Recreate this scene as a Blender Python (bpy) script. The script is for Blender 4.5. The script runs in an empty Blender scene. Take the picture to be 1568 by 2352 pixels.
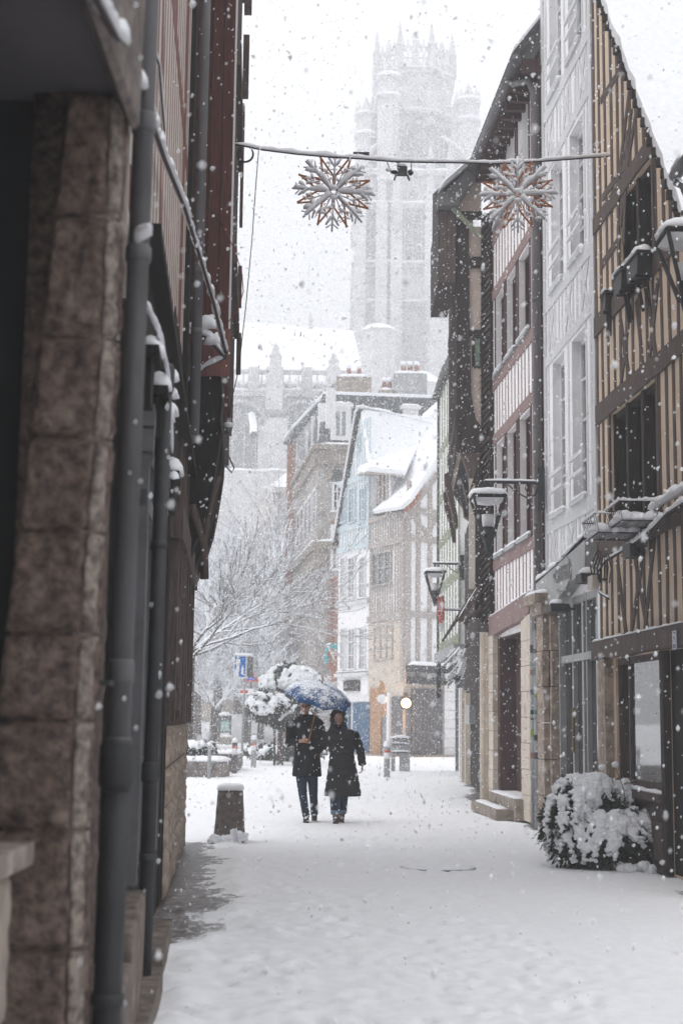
import bpy, bmesh, math, random
import numpy as np
from mathutils import Vector, Matrix, noise as mnoise
from mathutils.geometry import tessellate_polygon
random.seed(7)
rng = np.random.default_rng(11)
SC = bpy.context.scene
COL = SC.collection
V = Vector

# ------------------------------------------------------------------ camera (measured from the photograph)
FX, CX, CY = 3267.0, 784.0, 1176.0
PITCH = math.atan((1645.0 - CY) / FX)
ROLL, CAMH = 0.012, 1.6
CAMP = V((0, 0, CAMH))
CAMM = (Matrix.Rotation(math.pi / 2 + PITCH, 3, 'X') @ Matrix.Rotation(ROLL, 3, 'Z'))

def ray(px, py):
    return CAMM @ V(((px - CX) / FX, -(py - CY) / FX, -1.0))
def G(px, py, z=0.0):                       # measured ground point
    v = ray(px, py); return CAMP + v * ((z - CAMH) / v.z)
def at(px, py, Y):                          # measured point at a known distance up the street
    v = ray(px, py); return CAMP + v * (Y / v.y)

# ------------------------------------------------------------------ tags
def tag(o, label=None, cat=None, group=None, kind=None):
    if label: o['label'] = label
    if cat: o['category'] = cat
    if group: o['group'] = group
    if kind: o['kind'] = kind
    return o

def thing(name, label, cat, loc=(0, 0, 0), group=None):
    o = bpy.data.objects.new(name, None)
    o.empty_display_size = .2
    COL.objects.link(o); o.location = loc
    return tag(o, label, cat, group)

def wloc(o):
    p = V((0, 0, 0))
    while o is not None:
        p += V(o.location); o = o.parent
    return p

def copy_tree(o, parent=None):
    c = o.copy(); COL.objects.link(c); c.parent = parent
    for ch in o.children:
        copy_tree(ch, c)
    return c

# ------------------------------------------------------------------ mesh builder (world coordinates in, local out)
class MB:
    def __init__(s): s.v = []; s.f = []
    def add(s, vs, fs):
        n = len(s.v); s.v += [tuple(x) for x in vs]; s.f += [tuple(i + n for i in f) for f in fs]
    def hexa(s, a, b):                      # two quads (same winding)
        s.add(list(a) + list(b), [(3, 2, 1, 0), (4, 5, 6, 7), (0, 1, 5, 4), (1, 2, 6, 5), (2, 3, 7, 6), (3, 0, 4, 7)])
    def box(s, x0, x1, y0, y1, z0, z1):
        s.hexa([V((x0, y0, z0)), V((x1, y0, z0)), V((x1, y1, z0)), V((x0, y1, z0))],
               [V((x0, y0, z1)), V((x1, y0, z1)), V((x1, y1, z1)), V((x0, y1, z1))])
    def prism(s, pts, d):                   # polygon pts swept by vector d
        n = len(pts); d = V(d)
        s.add([V(p) for p in pts] + [V(p) + d for p in pts],
              [tuple(range(n - 1, -1, -1)), tuple(range(n, 2 * n))] + [(i, (i + 1) % n, n + (i + 1) % n, n + i) for i in range(n)])
    def loft(s, rings, close=True, cap=True):
        n = len(rings[0]); base = []
        for r in rings: base += list(r)
        fs = []
        for i in range(len(rings) - 1):
            for j in range(n if close else n - 1):
                k = (j + 1) % n
                fs.append((i * n + j, i * n + k, (i + 1) * n + k, (i + 1) * n + j))
        if cap:
            fs.append(tuple(range(n - 1, -1, -1))); m = (len(rings) - 1) * n
            fs.append(tuple(range(m, m + n)))
        s.add(base, fs)
    def tube(s, pts, r, seg=8, cap=True):
        pts = [V(p) for p in pts]
        if not isinstance(r, (list, tuple)): r = [r] * len(pts)
        rings = []; up = None
        for i, p in enumerate(pts):
            t = (pts[min(i + 1, len(pts) - 1)] - pts[max(i - 1, 0)])
            if t.length < 1e-9: t = V((0, 0, 1))
            t.normalize()
            if up is None:
                up = V((0, 0, 1)) if abs(t.z) < .9 else V((1, 0, 0))
            a = t.cross(up)
            if a.length < 1e-5: a = t.cross(V((0, 1, 0.01)))
            a.normalize(); b = a.cross(t).normalized(); up = b
            rings.append([p + (a * math.cos(2 * math.pi * k / seg) + b * math.sin(2 * math.pi * k / seg)) * r[i] for k in range(seg)])
        s.loft(rings, True, cap)
    def ell(s, c, rx, ry, rz, n=8, m=5, M=None):     # ellipsoid
        c = V(c); vs = []; fs = []
        for i in range(m + 1):
            th = math.pi * i / m
            for j in range(n):
                ph = 2 * math.pi * j / n
                q = V((rx * math.sin(th) * math.cos(ph), ry * math.sin(th) * math.sin(ph), rz * math.cos(th)))
                if M is not None: q = M @ q
                vs.append(c + q)
        for i in range(m):
            for j in range(n):
                k = (j + 1) % n
                fs.append((i * n + j, (i + 1) * n + j, (i + 1) * n + k, i * n + k))
        s.add(vs, fs)
    def build(s, name, mat, parent=None, smooth=False, **kw):
        off = wloc(parent) if parent else V((0, 0, 0))
        me = bpy.data.meshes.new(name)
        me.from_pydata([(x[0] - off.x, x[1] - off.y, x[2] - off.z) for x in s.v], [], s.f)
        me.validate(); 
        bm = bmesh.new(); bm.from_mesh(me); bmesh.ops.recalc_face_normals(bm, faces=bm.faces); bm.to_mesh(me); bm.free()
        if smooth: me.polygons.foreach_set('use_smooth', [True] * len(me.polygons))
        me.materials.append(mat)
        o = bpy.data.objects.new(name, me); COL.objects.link(o)
        if parent: o.parent = parent
        for k, x in kw.items(): o[k] = x
        return o

def rebase(o, loc):                          # put a top-level mesh's origin at its base
    loc = V(loc); o.data.transform(Matrix.Translation(-loc)); o.location = loc; return o

def remesh(o, vox, smooth_it=0, disp=0.0, dscale=.08):
    m = o.modifiers.new('remesh', 'REMESH'); m.mode = 'VOXEL'; m.voxel_size = vox; m.use_smooth_shade = True
    if smooth_it:
        k = o.modifiers.new('smooth', 'SMOOTH'); k.iterations = smooth_it; k.factor = .5
    if disp:
        t = bpy.data.textures.new('lumps', 'CLOUDS'); t.noise_scale = dscale; t.noise_depth = 2
        d = o.modifiers.new('disp', 'DISPLACE'); d.texture = t; d.strength = disp; d.texture_coords = 'LOCAL'; d.mid_level = .5
    return o

# ------------------------------------------------------------------ a vertical wall plane
class Fac:
    def __init__(s, p0, p1):
        s.p = V((p0[0], p0[1], 0)); d = V((p1[0], p1[1], 0)) - s.p
        s.L = d.length; s.d = d.normalized()
        n = V((s.d.y, -s.d.x, 0))
        if n.dot(-s.p) < 0: n = -n
        s.n = n
    def P(s, u, z, o=0.0): return s.p + s.d * u + s.n * o + V((0, 0, z))
    def uz(s, px, py, o=0.0):
        v = ray(px, py); q = s.p + s.n * o
        t = (q - V((0, 0, 0))).dot(s.n) / v.dot(s.n)
        w = CAMP + v * t
        return ((w - q).dot(s.d), w.z)
    def u(s, px, py=1500, o=0.0): return s.uz(px, py, o)[0]
    def z(s, px, py, o=0.0): return s.uz(px, py, o)[1]
    def box(s, mb, u0, u1, z0, z1, o0, o1):
        mb.hexa([s.P(u0, z0, o0), s.P(u1, z0, o0), s.P(u1, z1, o0), s.P(u0, z1, o0)],
                [s.P(u0, z0, o1), s.P(u1, z0, o1), s.P(u1, z1, o1), s.P(u0, z1, o1)])
    def poly(s, mb, pts, o0, o1):
        mb.prism([s.P(u, z, o0) for u, z in pts], s.n * (o1 - o0))
    def beam(s, mb, a, b, w, o0=0.0, o1=.03, wob=.01, seg=None):
        a = V(a); b = V(b); L = (b - a).length
        if L < 1e-4: return
        n = seg or max(2, int(L / .5)); t = (b - a) / L; q = V((-t.y, t.x))
        o1 = o1 * random.uniform(.9, 1.1)
        rings = []; sh = random.uniform(-wob, wob)
        for i in range(n + 1):
            c = a + (b - a) * (i / n)
            sh = sh * .6 + random.uniform(-wob, wob)
            if i in (0, n): sh *= .3
            w1 = w * (1 + random.uniform(-.10, .10)); 
            lo = c + q * (sh - w1 / 2); hi = c + q * (sh + w1 / 2)
            rings.append([s.P(lo.x, lo.y, o0), s.P(hi.x, hi.y, o0), s.P(hi.x, hi.y, o1), s.P(lo.x, lo.y, o1)])
        mb.loft(rings, True, True)
    def wall(s, mb, outer, holes=(), t=.22):
        loops = [[V((u, z, 0)) for u, z in outer]] + [[V((a, c, 0)), V((b, c, 0)), V((b, d, 0)), V((a, d, 0))] for a, b, c, d in holes]
        flat = [p for l in loops for p in l]
        tris = tessellate_polygon(loops)
        mb.add([s.P(p.x, p.y, 0) for p in flat], [tuple(x) for x in tris])
        for l in loops:
            n = len(l)
            for i in range(n):
                a, b = l[i], l[(i + 1) % n]
                mb.add([s.P(a.x, a.y, 0), s.P(b.x, b.y, 0), s.P(b.x, b.y, -t), s.P(a.x, a.y, -t)], [(0, 1, 2, 3)])
    def studs(s, mb, u0, u1, z0, z1, sp, w, skip=(), o1=.02, o0=0.0, wob=.008, tilt=.0):
        n = max(1, int(round((u1 - u0) / sp)))
        for i in range(n + 1):
            u = u0 + (u1 - u0) * i / n + random.uniform(-.02, .02)
            za = z0(u) if callable(z0) else z0
            zb = z1(u) if callable(z1) else z1
            spans = [(za, zb)]
            for a, b, c, d in skip:
                if a - .02 < u < b + .02:
                    ns = []
                    for x, y in spans:
                        if d <= x or c >= y: ns.append((x, y)); continue
                        if c > x: ns.append((x, c))
                        if d < y: ns.append((d, y))
                    spans = ns
            for x, y in spans:
                if y - x > .1:
                    k = random.uniform(-tilt, tilt)
                    s.beam(mb, (u, x), (u + k, y), w, o0, o1, wob)

def strip(mb, pts, w, h, seg=7, jit=.35, step=.07, back=0.0):
    """lumpy snow lying along a line"""
    P = [V(p) for p in pts]; out = []
    for a, b in zip(P[:-1], P[1:]):
        n = max(1, int((b - a).length / step))
        for i in range(n): out.append(a + (b - a) * (i / n))
    out.append(P[-1])
    rings = []
    for i, p in enumerate(out):
        t = (out[min(i + 1, len(out) - 1)] - out[max(0, i - 1)]); t.z = t.z if abs(t.z) < .9 * t.length else 0
        t = t.normalized() if t.length > 1e-6 else V((1, 0, 0))
        a = t.cross(V((0, 0, 1)))
        a = a.normalized() if a.length > 1e-4 else V((1, 0, 0))
        e = .35 if i in (0, len(out) - 1) else 1.0
        k = 1 + jit * (mnoise.noise(V((p.x * 6.1, p.y * 6.1, p.z * 6.1 + 3))) * 1.3 + random.uniform(-.35, .35))
        hh = max(.25 * h, h * k) * e; ww = w * (1 + .4 * (k - 1)) * e
        r = []
        for j in range(seg):
            th = math.pi * j / (seg - 1)
            r.append(p + a * (math.cos(th) * ww / 2) + V((0, 0, math.sin(th) * hh)))
        r.append(p - V((0, 0, h * .12)))
        rings.append(r)
    mb.loft(rings, True, True)

def slab(mb, pts, t):
    pts = [V(p) for p in pts]
    n = (pts[1] - pts[0]).cross(pts[2] - pts[0]).normalized()
    if n.z < 0: n = -n
    mb.prism(pts, n * t)

# ------------------------------------------------------------------ materials
def pm(name, c1, c2=None, scale=6, rough=.85, bump=.3, stretch=(1, 1, 1), snow=None, metallic=0.0, spec=.3,
       c3=None, s3=1.3, amt3=.5, bdist=.02, detail=6, thr=(.38, .62), transmission=0.0, em=None, snoise=9):
    m = bpy.data.materials.new(name); m.use_nodes = True
    nt = m.node_tree; N = nt.nodes; L = nt.links; N.clear()
    out = N.new('ShaderNodeOutputMaterial'); b = N.new('ShaderNodeBsdfPrincipled'); L.new(b.outputs[0], out.inputs[0])
    b.inputs['Roughness'].default_value = rough; b.inputs['Metallic'].default_value = metallic
    b.inputs['Specular IOR Level'].default_value = spec
    tc = N.new('ShaderNodeTexCoord'); mp = N.new('ShaderNodeMapping'); mp.inputs['Scale'].default_value = stretch
    L.new(tc.outputs['Object'], mp.inputs[0])
    nz = N.new('ShaderNodeTexNoise'); nz.inputs['Scale'].default_value = scale; nz.inputs['Detail'].default_value = detail
    nz.inputs['Roughness'].default_value = .62
    L.new(mp.outputs[0], nz.inputs['Vector'])
    cr = N.new('ShaderNodeValToRGB'); cr.color_ramp.elements[0].position = thr[0]; cr.color_ramp.elements[1].position = thr[1]
    c2 = c2 or tuple(x * .7 for x in c1)
    cr.color_ramp.elements[0].color = (*c2, 1); cr.color_ramp.elements[1].color = (*c1, 1)
    L.new(nz.outputs['Fac'], cr.inputs[0]); col = cr.outputs[0]
    if c3:
        n3 = N.new('ShaderNodeTexNoise'); n3.inputs['Scale'].default_value = s3; n3.inputs['Detail'].default_value = 8
        n3.inputs['Roughness'].default_value = .7
        L.new(tc.outputs['Object'], n3.inputs['Vector'])
        r3 = N.new('ShaderNodeMapRange'); r3.inputs[1].default_value = 1 - amt3 - .06 if amt3 > .5 else .62 - amt3 * .2; r3.inputs[2].default_value = r3.inputs[1].default_value + .1
        L.new(n3.outputs['Fac'], r3.inputs[0])
        mx = N.new('ShaderNodeMix'); mx.data_type = 'RGBA'; L.new(r3.outputs[0], mx.inputs[0]); L.new(col, mx.inputs[6]); mx.inputs[7].default_value = (*c3, 1)
        col = mx.outputs[2]
    if snow is not None:
        ge = N.new('ShaderNodeNewGeometry'); sp = N.new('ShaderNodeSeparateXYZ'); L.new(ge.outputs['Normal'], sp.inputs[0])
        n4 = N.new('ShaderNodeTexNoise'); n4.inputs['Scale'].default_value = snoise; n4.inputs['Detail'].default_value = 4
        L.new(tc.outputs['Object'], n4.inputs['Vector'])
        ad = N.new('ShaderNodeMath'); ad.operation = 'MULTIPLY_ADD'; L.new(n4.outputs['Fac'], ad.inputs[0]); ad.inputs[1].default_value = 1.4; L.new(sp.outputs['Z'], ad.inputs[2])
        r4 = N.new('ShaderNodeMapRange'); r4.inputs[1].default_value = snow + .7; r4.inputs[2].default_value = snow + .8
        L.new(ad.outputs[0], r4.inputs[0])
        mx = N.new('ShaderNodeMix'); mx.data_type = 'RGBA'; L.new(r4.outputs[0], mx.inputs[0]); L.new(col, mx.inputs[6]); mx.inputs[7].default_value = (.84, .86, .9, 1)
        col = mx.outputs[2]
    L.new(col, b.inputs['Base Color'])
    if bump:
        bp = N.new('ShaderNodeBump'); bp.inputs['Strength'].default_value = bump; bp.inputs['Distance'].default_value = bdist
        L.new(nz.outputs['Fac'], bp.inputs['Height']); L.new(bp.outputs[0], b.inputs['Normal'])
    if em:
        b.inputs['Emission Color'].default_value = (*em[0], 1); b.inputs['Emission Strength'].default_value = em[1]
    return m

WOOD = (9, 9, .7)
M = {}
M['snow'] = pm('snow', (.90, .91, .935), (.83, .845, .88), 14, .75, .35, bdist=.012)
M['stone_near'] = pm('weathered_sandstone', (.195, .140, .115), (.064, .047, .042), 22, .95, 1.0, bdist=.03, c3=(.25, .195, .16), s3=7, amt3=.3, detail=10)
M['stone_edge'] = pm('eroded_pale_stone', (.34, .285, .245), (.12, .098, .088), 24, .95, .9, bdist=.02, c3=(.09, .075, .07), s3=9, amt3=.3)
M['stone_lt'] = pm('paler_stone', (.40, .34, .29), (.27, .225, .19), 6, .95, .5)
M['stone_blk2'] = pm('dark_worn_stone', (.20, .165, .14), (.10, .082, .072), 9, .95, .6, c3=(.28, .24, .2), s3=4, amt3=.25)
M['w_left'] = pm('black_shade_toned_timber', (.030, .025, .024), (.014, .012, .012), 6, .9, .6, WOOD)  # darker copy of w_dark: shade of the left side put into the colour
M['stone_block'] = pm('grey_limestone', (.36, .31, .26), (.21, .18, .16), 7, .92, .5, c3=(.13, .11, .10), s3=3, amt3=.3)
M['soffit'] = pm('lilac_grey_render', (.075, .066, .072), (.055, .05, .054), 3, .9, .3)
M['void'] = pm('near_black_shade_fill', (.012, .013, .013), (.008, .009, .009), 3, .9, 0)  # near-black fill: shade of recesses and interiors as colour; also a dark window frame
M['zinc'] = pm('zinc_pipe', (.135, .13, .135), (.085, .083, .088), 5, .55, .12, (1, 1, .3), spec=.5)
M['zinc_lt'] = pm('pale_zinc', (.38, .385, .395), (.27, .275, .285), 5, .55, .12, (1, 1, .3), spec=.5)
M['iron'] = pm('black_iron', (.028, .029, .032), (.018, .018, .020), 9, .6, .2, spec=.5)
M['iron_snow'] = pm('frosted_iron', (.045, .045, .05), (.03, .03, .03), 9, .6, .2, snow=.75)
M['w_red'] = pm('oxblood_timber', (.135, .05, .042), (.085, .032, .028), 6, .85, .4, WOOD)
M['w_redlt'] = pm('red_timber', (.26, .12, .10), (.17, .07, .06), 6, .85, .4, WOOD)
M['p_cream'] = pm('cream_plaster', (.62, .57, .52), (.52, .47, .42), 8, .9, .2, c3=(.45, .40, .36), s3=2, amt3=.3)
M['w_dark'] = pm('dark_brown_timber', (.055, .042, .038), (.026, .020, .019), 6, .9, .6, WOOD)
M['w_brown'] = pm('brown_timber', (.145, .108, .096), (.075, .055, .050), 6, .9, .6, WOOD, c3=(.15, .125, .11), s3=5, amt3=.25)
M['p_tan'] = pm('tan_plaster', (.74, .59, .455), (.67, .525, .40), 5, .9, .2, c3=(.58, .47, .38), s3=1.6, amt3=.3)
M['p_white'] = pm('white_plaster', (.90, .895, .90), (.83, .82, .83), 5, .85, .2, c3=(.70, .69, .68), s3=1.7, amt3=.25)
M['w_grey'] = pm('pale_grey_timber', (.72, .725, .735), (.58, .58, .59), 6, .85, .5, WOOD, c3=(.36, .36, .36), s3=6, amt3=.15)
M['w_greydk'] = pm('darker_grey_timber', (.34, .34, .345), (.25, .25, .25), 6, .85, .5, WOOD)  # darker grey for the carved border, letters and verge
M['w_mauve'] = pm('mauve_timber', (.33, .235, .225), (.19, .125, .12), 6, .85, .5, WOOD, c3=(.17, .11, .105), s3=5, amt3=.3)
M['w_maroon'] = pm('maroon_timber', (.085, .046, .047), (.048, .026, .027), 6, .85, .5, WOOD)
M['p_pink'] = pm('pale_rose_white_plaster', (.86, .84, .84), (.78, .75, .75), 5, .85, .2)
M['p_beige'] = pm('beige_plaster', (.60, .50, .44), (.53, .44, .38), 4, .9, .15)
M['slate'] = pm('slate_shingle', (.10, .095, .095), (.05, .046, .046), 8, .8, .5, snow=1.05)
M['shingle'] = pm('weathered_wood_shingle', (.17, .145, .13), (.06, .05, .045), 8, .85, .6)
M['glass'] = pm('dark_window_glass', (.022, .025, .028), (.016, .018, .02), 2, .06, .02, spec=.6)
M['glass_lt'] = pm('grey_window_glass', (.24, .25, .26), (.18, .19, .20), 2, .08, .02, spec=.6)
M['glass_purple'] = pm('violet_window_glass', (.055, .05, .065), (.035, .032, .042), 2, .08, .02, spec=.6)
M['glass_mirror'] = pm('reflecting_shop_glass', (.05, .055, .06), (.035, .04, .045), 2, .03, .0, spec=1.0)
M['glass_mirror'].node_tree.nodes['Principled BSDF'].inputs['IOR'].default_value = 2.2
M['paint_white'] = pm('white_paint', (.78, .78, .79), (.70, .70, .71), 6, .6, .15)
M['shop_grey'] = pm('grey_shopfront_paint', (.15, .15, .16), (.11, .11, .115), 5, .55, .15)
M['shop_greylt'] = pm('light_grey_shop_paint', (.40, .405, .40), (.33, .33, .33), 4, .6, .15, c3=(.46, .46, .45), s3=3, amt3=.3)
M['s_cream'] = pm('cream_ashlar', (.64, .57, .49), (.55, .48, .41), 5, .9, .25, c3=(.42, .34, .28), s3=2.4, amt3=.3)
M['s_old'] = pm('eroded_stone', (.46, .38, .31), (.24, .19, .16), 8, .95, .8, c3=(.16, .13, .115), s3=6, amt3=.3)
M['concrete'] = pm('weathered_concrete', (.20, .17, .155), (.11, .092, .085), 12, .95, .6, c3=(.26, .23, .21), s3=4, amt3=.35)
M['green_t'] = pm('sage_timber', (.30, .32, .235), (.23, .25, .18), 6, .85, .3, WOOD)
M['blue_t'] = pm('pale_blue_timber', (.57, .65, .69), (.51, .59, .63), 6, .85, .3, WOOD)
M['taupe'] = pm('taupe_timber', (.46, .42, .39), (.37, .33, .31), 6, .85, .3, WOOD)  # lightened: haze over the far timbers is put into the colour
M['stone_far'] = pm('grey_brown_masonry', (.42, .39, .365), (.27, .245, .23), 1.6, .9, .2, c3=(.15, .12, .11), s3=.6, amt3=.3)
M['abbey'] = pm('abbey_limestone', (.60, .59, .59), (.49, .485, .49), .7, .9, .2, c3=(.36, .36, .365), s3=.25, amt3=.35, snow=.62, snoise=1.2)
M['abbey_dk'] = pm('abbey_dark_opening', (.30, .30, .31), (.25, .25, .26), 1, .6, 0)
M['mansard'] = pm('mansard_slate', (.09, .095, .105), (.05, .053, .06), 5, .7, .3, snow=.85)
M['brick'] = pm('red_brick', (.40, .19, .13), (.29, .13, .09), 7, .9, .3, c3=(.46, .30, .24), s3=5, amt3=.3)
M['bark'] = pm('bark', (.10, .075, .062), (.05, .037, .032), 9, .95, .6, (1, 1, .4))
M['bark_snow'] = pm('snowy_bark', (.085, .068, .06), (.045, .036, .033), 9, .95, .4, snow=-.22, snoise=4)
M['twig_snow'] = pm('snowy_twig', (.30, .29, .29), (.20, .19, .19), 9, .95, .2, snow=-.42, snoise=2)
M['leaf'] = pm('evergreen_leaf', (.035, .048, .024), (.015, .02, .013), 20, .6, .2, spec=.4)
M['leaf_snow'] = pm('snowy_leaf', (.045, .055, .035), (.02, .024, .016), 20, .7, .2, snow=.05, snoise=3)
M['orange'] = pm('ochre_orange_paint', (.44, .26, .14), (.36, .20, .11), 4, .8, .2, c3=(.50, .38, .28), s3=3, amt3=.3)
M['blue_door'] = pm('blue_door_paint', (.045, .12, .23), (.03, .085, .17), 4, .7, .2)
M['shutter'] = pm('metal_shutter', (.14, .13, .135), (.10, .095, .10), 5, .6, .2)
M['sign_red'] = pm('red_enamel', (.60, .075, .035), (.50, .06, .03), 5, .4, .1)
M['plate_blue'] = pm('blue_enamel', (.11, .11, .26), (.09, .09, .21), 5, .4, .05)
M['wire'] = pm('dark_cable', (.045, .03, .034), (.03, .02, .022), 9, .7, 0)
M['wire_red'] = pm('red_cable', (.25, .05, .07), (.18, .04, .05), 9, .7, 0)
M['copper'] = pm('orange_light_rope', (.42, .17, .06), (.30, .11, .045), 20, .6, .2, snow=.93, snoise=25)
M['tube_white'] = pm('frosted_light_tube', (.55, .56, .60), (.42, .43, .47), 20, .5, .2, snow=.35, snoise=20)
HAZE, SKY, SUN, EXPO, NF1, NF2 = .0034, 1.6, .7, 0.37, 150000, 1100000
# ================================================================== RIGHT SIDE OF THE STREET
def RP(y): return (4.41 - .0615 * y, y)
RF = Fac(RP(9), RP(34))

def window(F, par, u0, u1, z0, z1, fm, gm, rec=.12, fw=.05, nx=2, nz=3, bw=.022, sill=.06, snow=True, sm=None, inner=None):
    fr = MB(); a = -rec; b = -rec + .045
    F.box(fr, u0, u0 + fw, z0, z1, a, b); F.box(fr, u1 - fw, u1, z0, z1, a, b)
    F.box(fr, u0 + fw, u1 - fw, z1 - fw, z1, a, b); F.box(fr, u0 + fw, u1 - fw, z0, z0 + fw, a, b)
    for i in range(1, nx):
        c = u0 + (u1 - u0) * i / nx; w = bw * (1.8 if i * 2 == nx else 1)
        F.box(fr, c - w / 2, c + w / 2, z0 + fw, z1 - fw, a + .004, b - .004)
    for i in range(1, nz):
        c = z0 + (z1 - z0) * i / nz
        F.box(fr, u0 + fw, u1 - fw, c - bw / 2, c + bw / 2, a + .008, b - .01)
    w = fr.build('window', M[fm], par)
    g = MB(); F.box(g, u0 + .005, u1 - .005, z0 + .005, z1 - .005, a - .03, a - .002); g.build('pane', M[gm], w)
    if sill:
        s = MB(); F.box(s, u0 - .03, u1 + .03, z0 - .06, z0 - .002, -rec, sill); s.build('sill', M[sm or fm], w)
        if snow:
            q = MB(); strip(q, [F.P(u0 - .02, z0, sill * .35), F.P(u1 + .02, z0, sill * .35)], .11, .05); q.build('snow', M['snow'], w, True)
    return w

def rect(F, pxa, pxb, pyref_bottom, pyref_top, pxm=None):
    """rectangle on wall from two pixel columns and bottom/top rows read at column pxm"""
    ua, ub = sorted((F.u(pxa), F.u(pxb))); m = pxm if pxm is not None else (pxa + pxb) / 2
    return ua, ub, F.z(m, pyref_bottom), F.z(m, pyref_top)

# ------------------------------------------------------------------ R1 brown and tan half-timbered house
uB = RF.u(1378)
h1 = thing('half_timbered_house', 'tan house with dark brown crossed timbers and a steep snowy gable, at the right edge', 'house', RF.P(2, 0))
v0, v1 = RF.uz(1415, 0), RF.uz(1568, 392)
sl = (v1[1] - v0[1]) / (v1[0] - v0[0])
vz = lambda u: v0[1] + sl * (u - v0[0])
ue = v0[0] + (5.7 - v0[1]) / sl
zl = RF.z(1470, 1455)                                   # ledge over the shop
w1 = (RF.u(1519), RF.u(1410), RF.z(1465, 1197), RF.z(1465, 900))
w2 = (RF.u(1519), RF.u(1440), RF.z(1480, 605), RF.z(1480, 380))
shop = (RF.u(1530), RF.u(1412), RF.z(1470, 1808) - .02, zl - .24)
door = (RF.u(1530) - 1.5, RF.u(1535), .02, zl - .24)
wl = MB(); RF.wall(wl, [(ue, 0), (uB, 0), (uB, vz(uB)), (ue, 5.7)], [w1, w2, shop, door], .35)
wl.build('wall', M['p_tan'], h1)
tb = MB()
zb = [RF.z(1470, 1165 - 0), RF.z(1476, 862), RF.z(1476, 645), RF.z(1464, 388)]
holes = [w1, w2]
# storey beams
for zz, hh, oo in ((w1[2] - .13, .24, .035), (w1[3] + .13, .25, .03), (w2[2] - .12, .25, .03), (w2[3] + .12, .22, .028)):
    top = min(uB, v0[0] + (zz + .1 - v0[1]) / sl) if zz > vz(uB) else uB
    lo = max(ue, v0[0] + (zz + .12 - v0[1]) / sl if zz + .12 > 5.7 else ue)
    RF.beam(tb, (lo, zz), (uB, zz), hh, 0, oo, .012)
zbm = [w1[2] - .25, w1[3] + .25, w2[2] - .25, w2[3] + .23]
ztop = lambda u: vz(u) - .08
# ground->1st panel studs, window zone studs, between etc
RF.studs(tb, ue + .1, uB - .08, zl + .02, w1[2] - .24, .29, .085, (), .010, tilt=.03, wob=.016)
RF.studs(tb, ue + .1, uB - .07, w1[2] - .02, w1[3] + .02, .28, .085, ((w1[0] - .06, w1[1] + .06, 0, 20),), .010)
RF.studs(tb, ue + .1, uB - .07, w1[3] + .24, w2[2] - .24, .29, .085, (), .010, tilt=.03, wob=.016)
RF.studs(tb, ue + .6, uB - .07, w2[2] - .02, lambda u: min(w2[3] + .02, ztop(u)), .28, .10, ((w2[0] - .06, w2[1] + .06, 0, 20),), .010, tilt=.02)
RF.studs(tb, v0[0] + (w2[3] + .5 - v0[1]) / sl, uB - .07, w2[3] + .22, ztop, .30, .10, (), .010, tilt=.02)
# window posts, mullions
for w in (w1, w2):
    RF.beam(tb, (w[0] - .045, w[2]), (w[0] - .045, w[3]), .09, 0, .022, .005)
    RF.beam(tb, (w[1] + .045, w[2]), (w[1] + .045, w[3]), .09, 0, .022, .005)
# braces
def brace(mb, F, p, q, w=.10, o=.016): F.beam(mb, F.uz(*p), F.uz(*q), w, 0, o, .015)
for p, q in (((1452, 1245), (1490, 1465)), ((1482, 1240), (1452, 1440)), ((1418, 1285), (1440, 1470)), ((1505, 1215), (1480, 1460)),
             ((1424, 730), (1448, 890)), ((1448, 700), (1425, 895)), ((1486, 650), (1512, 860)), ((1512, 640), (1488, 860)), ((1462, 690), (1476, 850)),
             ((1462, 70), (1418, 440)), ((1474, 180), (1434, 420)), ((1470, 160), (1520, 300)), ((1380, 232), (1462, 100)), ((1384, 455), (1440, 370)),
             ((1382, 610), (1425, 545)), ((1470, 95), (1452, 200)), ((1528, 400), (1560, 520)), ((1425, 520), (1450, 250)), ((1432, 560), (1440, 300))):
    brace(tb, RF, p, q)
tb.build('timber_frame', M['w_brown'], h1)
# windows
for w, gm in ((w1, 'glass'), (w2, 'glass')):
    n = 3 if w is w1 else 2
    fr = MB()
    for i in range(n + 1):
        c = w[0] + (w[1] - w[0]) * i / n
        RF.box(fr, c - .05, c + .05, w[2], w[3], -.16, -.02 if 0 < i < n else -.03)
    RF.box(fr, w[0], w[1], w[2], w[2] + .07, -.155, -.05); RF.box(fr, w[0], w[1], w[3] - .07, w[3], -.155, -.05)
    wo = fr.build('window', M['w_dark'], h1)
    g = MB(); RF.box(g, w[0], w[1], w[2], w[3], -.22, -.165); g.build('pane', M[gm], wo)
# shop lintel with snow
lt = MB(); RF.beam(lt, (ue + .05, zl - .12), (uB - .0, zl - .12), .235, 0, .13, .008); lt.build('lintel', M['w_brown'], h1)
sn = MB(); strip(sn, [RF.P(uB - .02, zl - .002, .10), RF.P(ue + .1, zl - .002, .10)], .06, .022, jit=.7); sn.build('snow', M['snow'], h1, True)
# weathered posts at the left of the shop
po = MB()
RF.beam(po, (RF.u(1387), 0), (RF.u(1387), zl - .24), .20, .0, .07, .02); RF.beam(po, (RF.u(1404), .1), (RF.u(1401), zl - .24), .17, .0, .10, .012)
po.build('post', M['s_old'], h1)
po = MB(); RF.box(po, door[1] - .03, shop[0] + .02, 0, zl - .24, .0, .08); po.build('post', M['w_dark'], h1)
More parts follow.
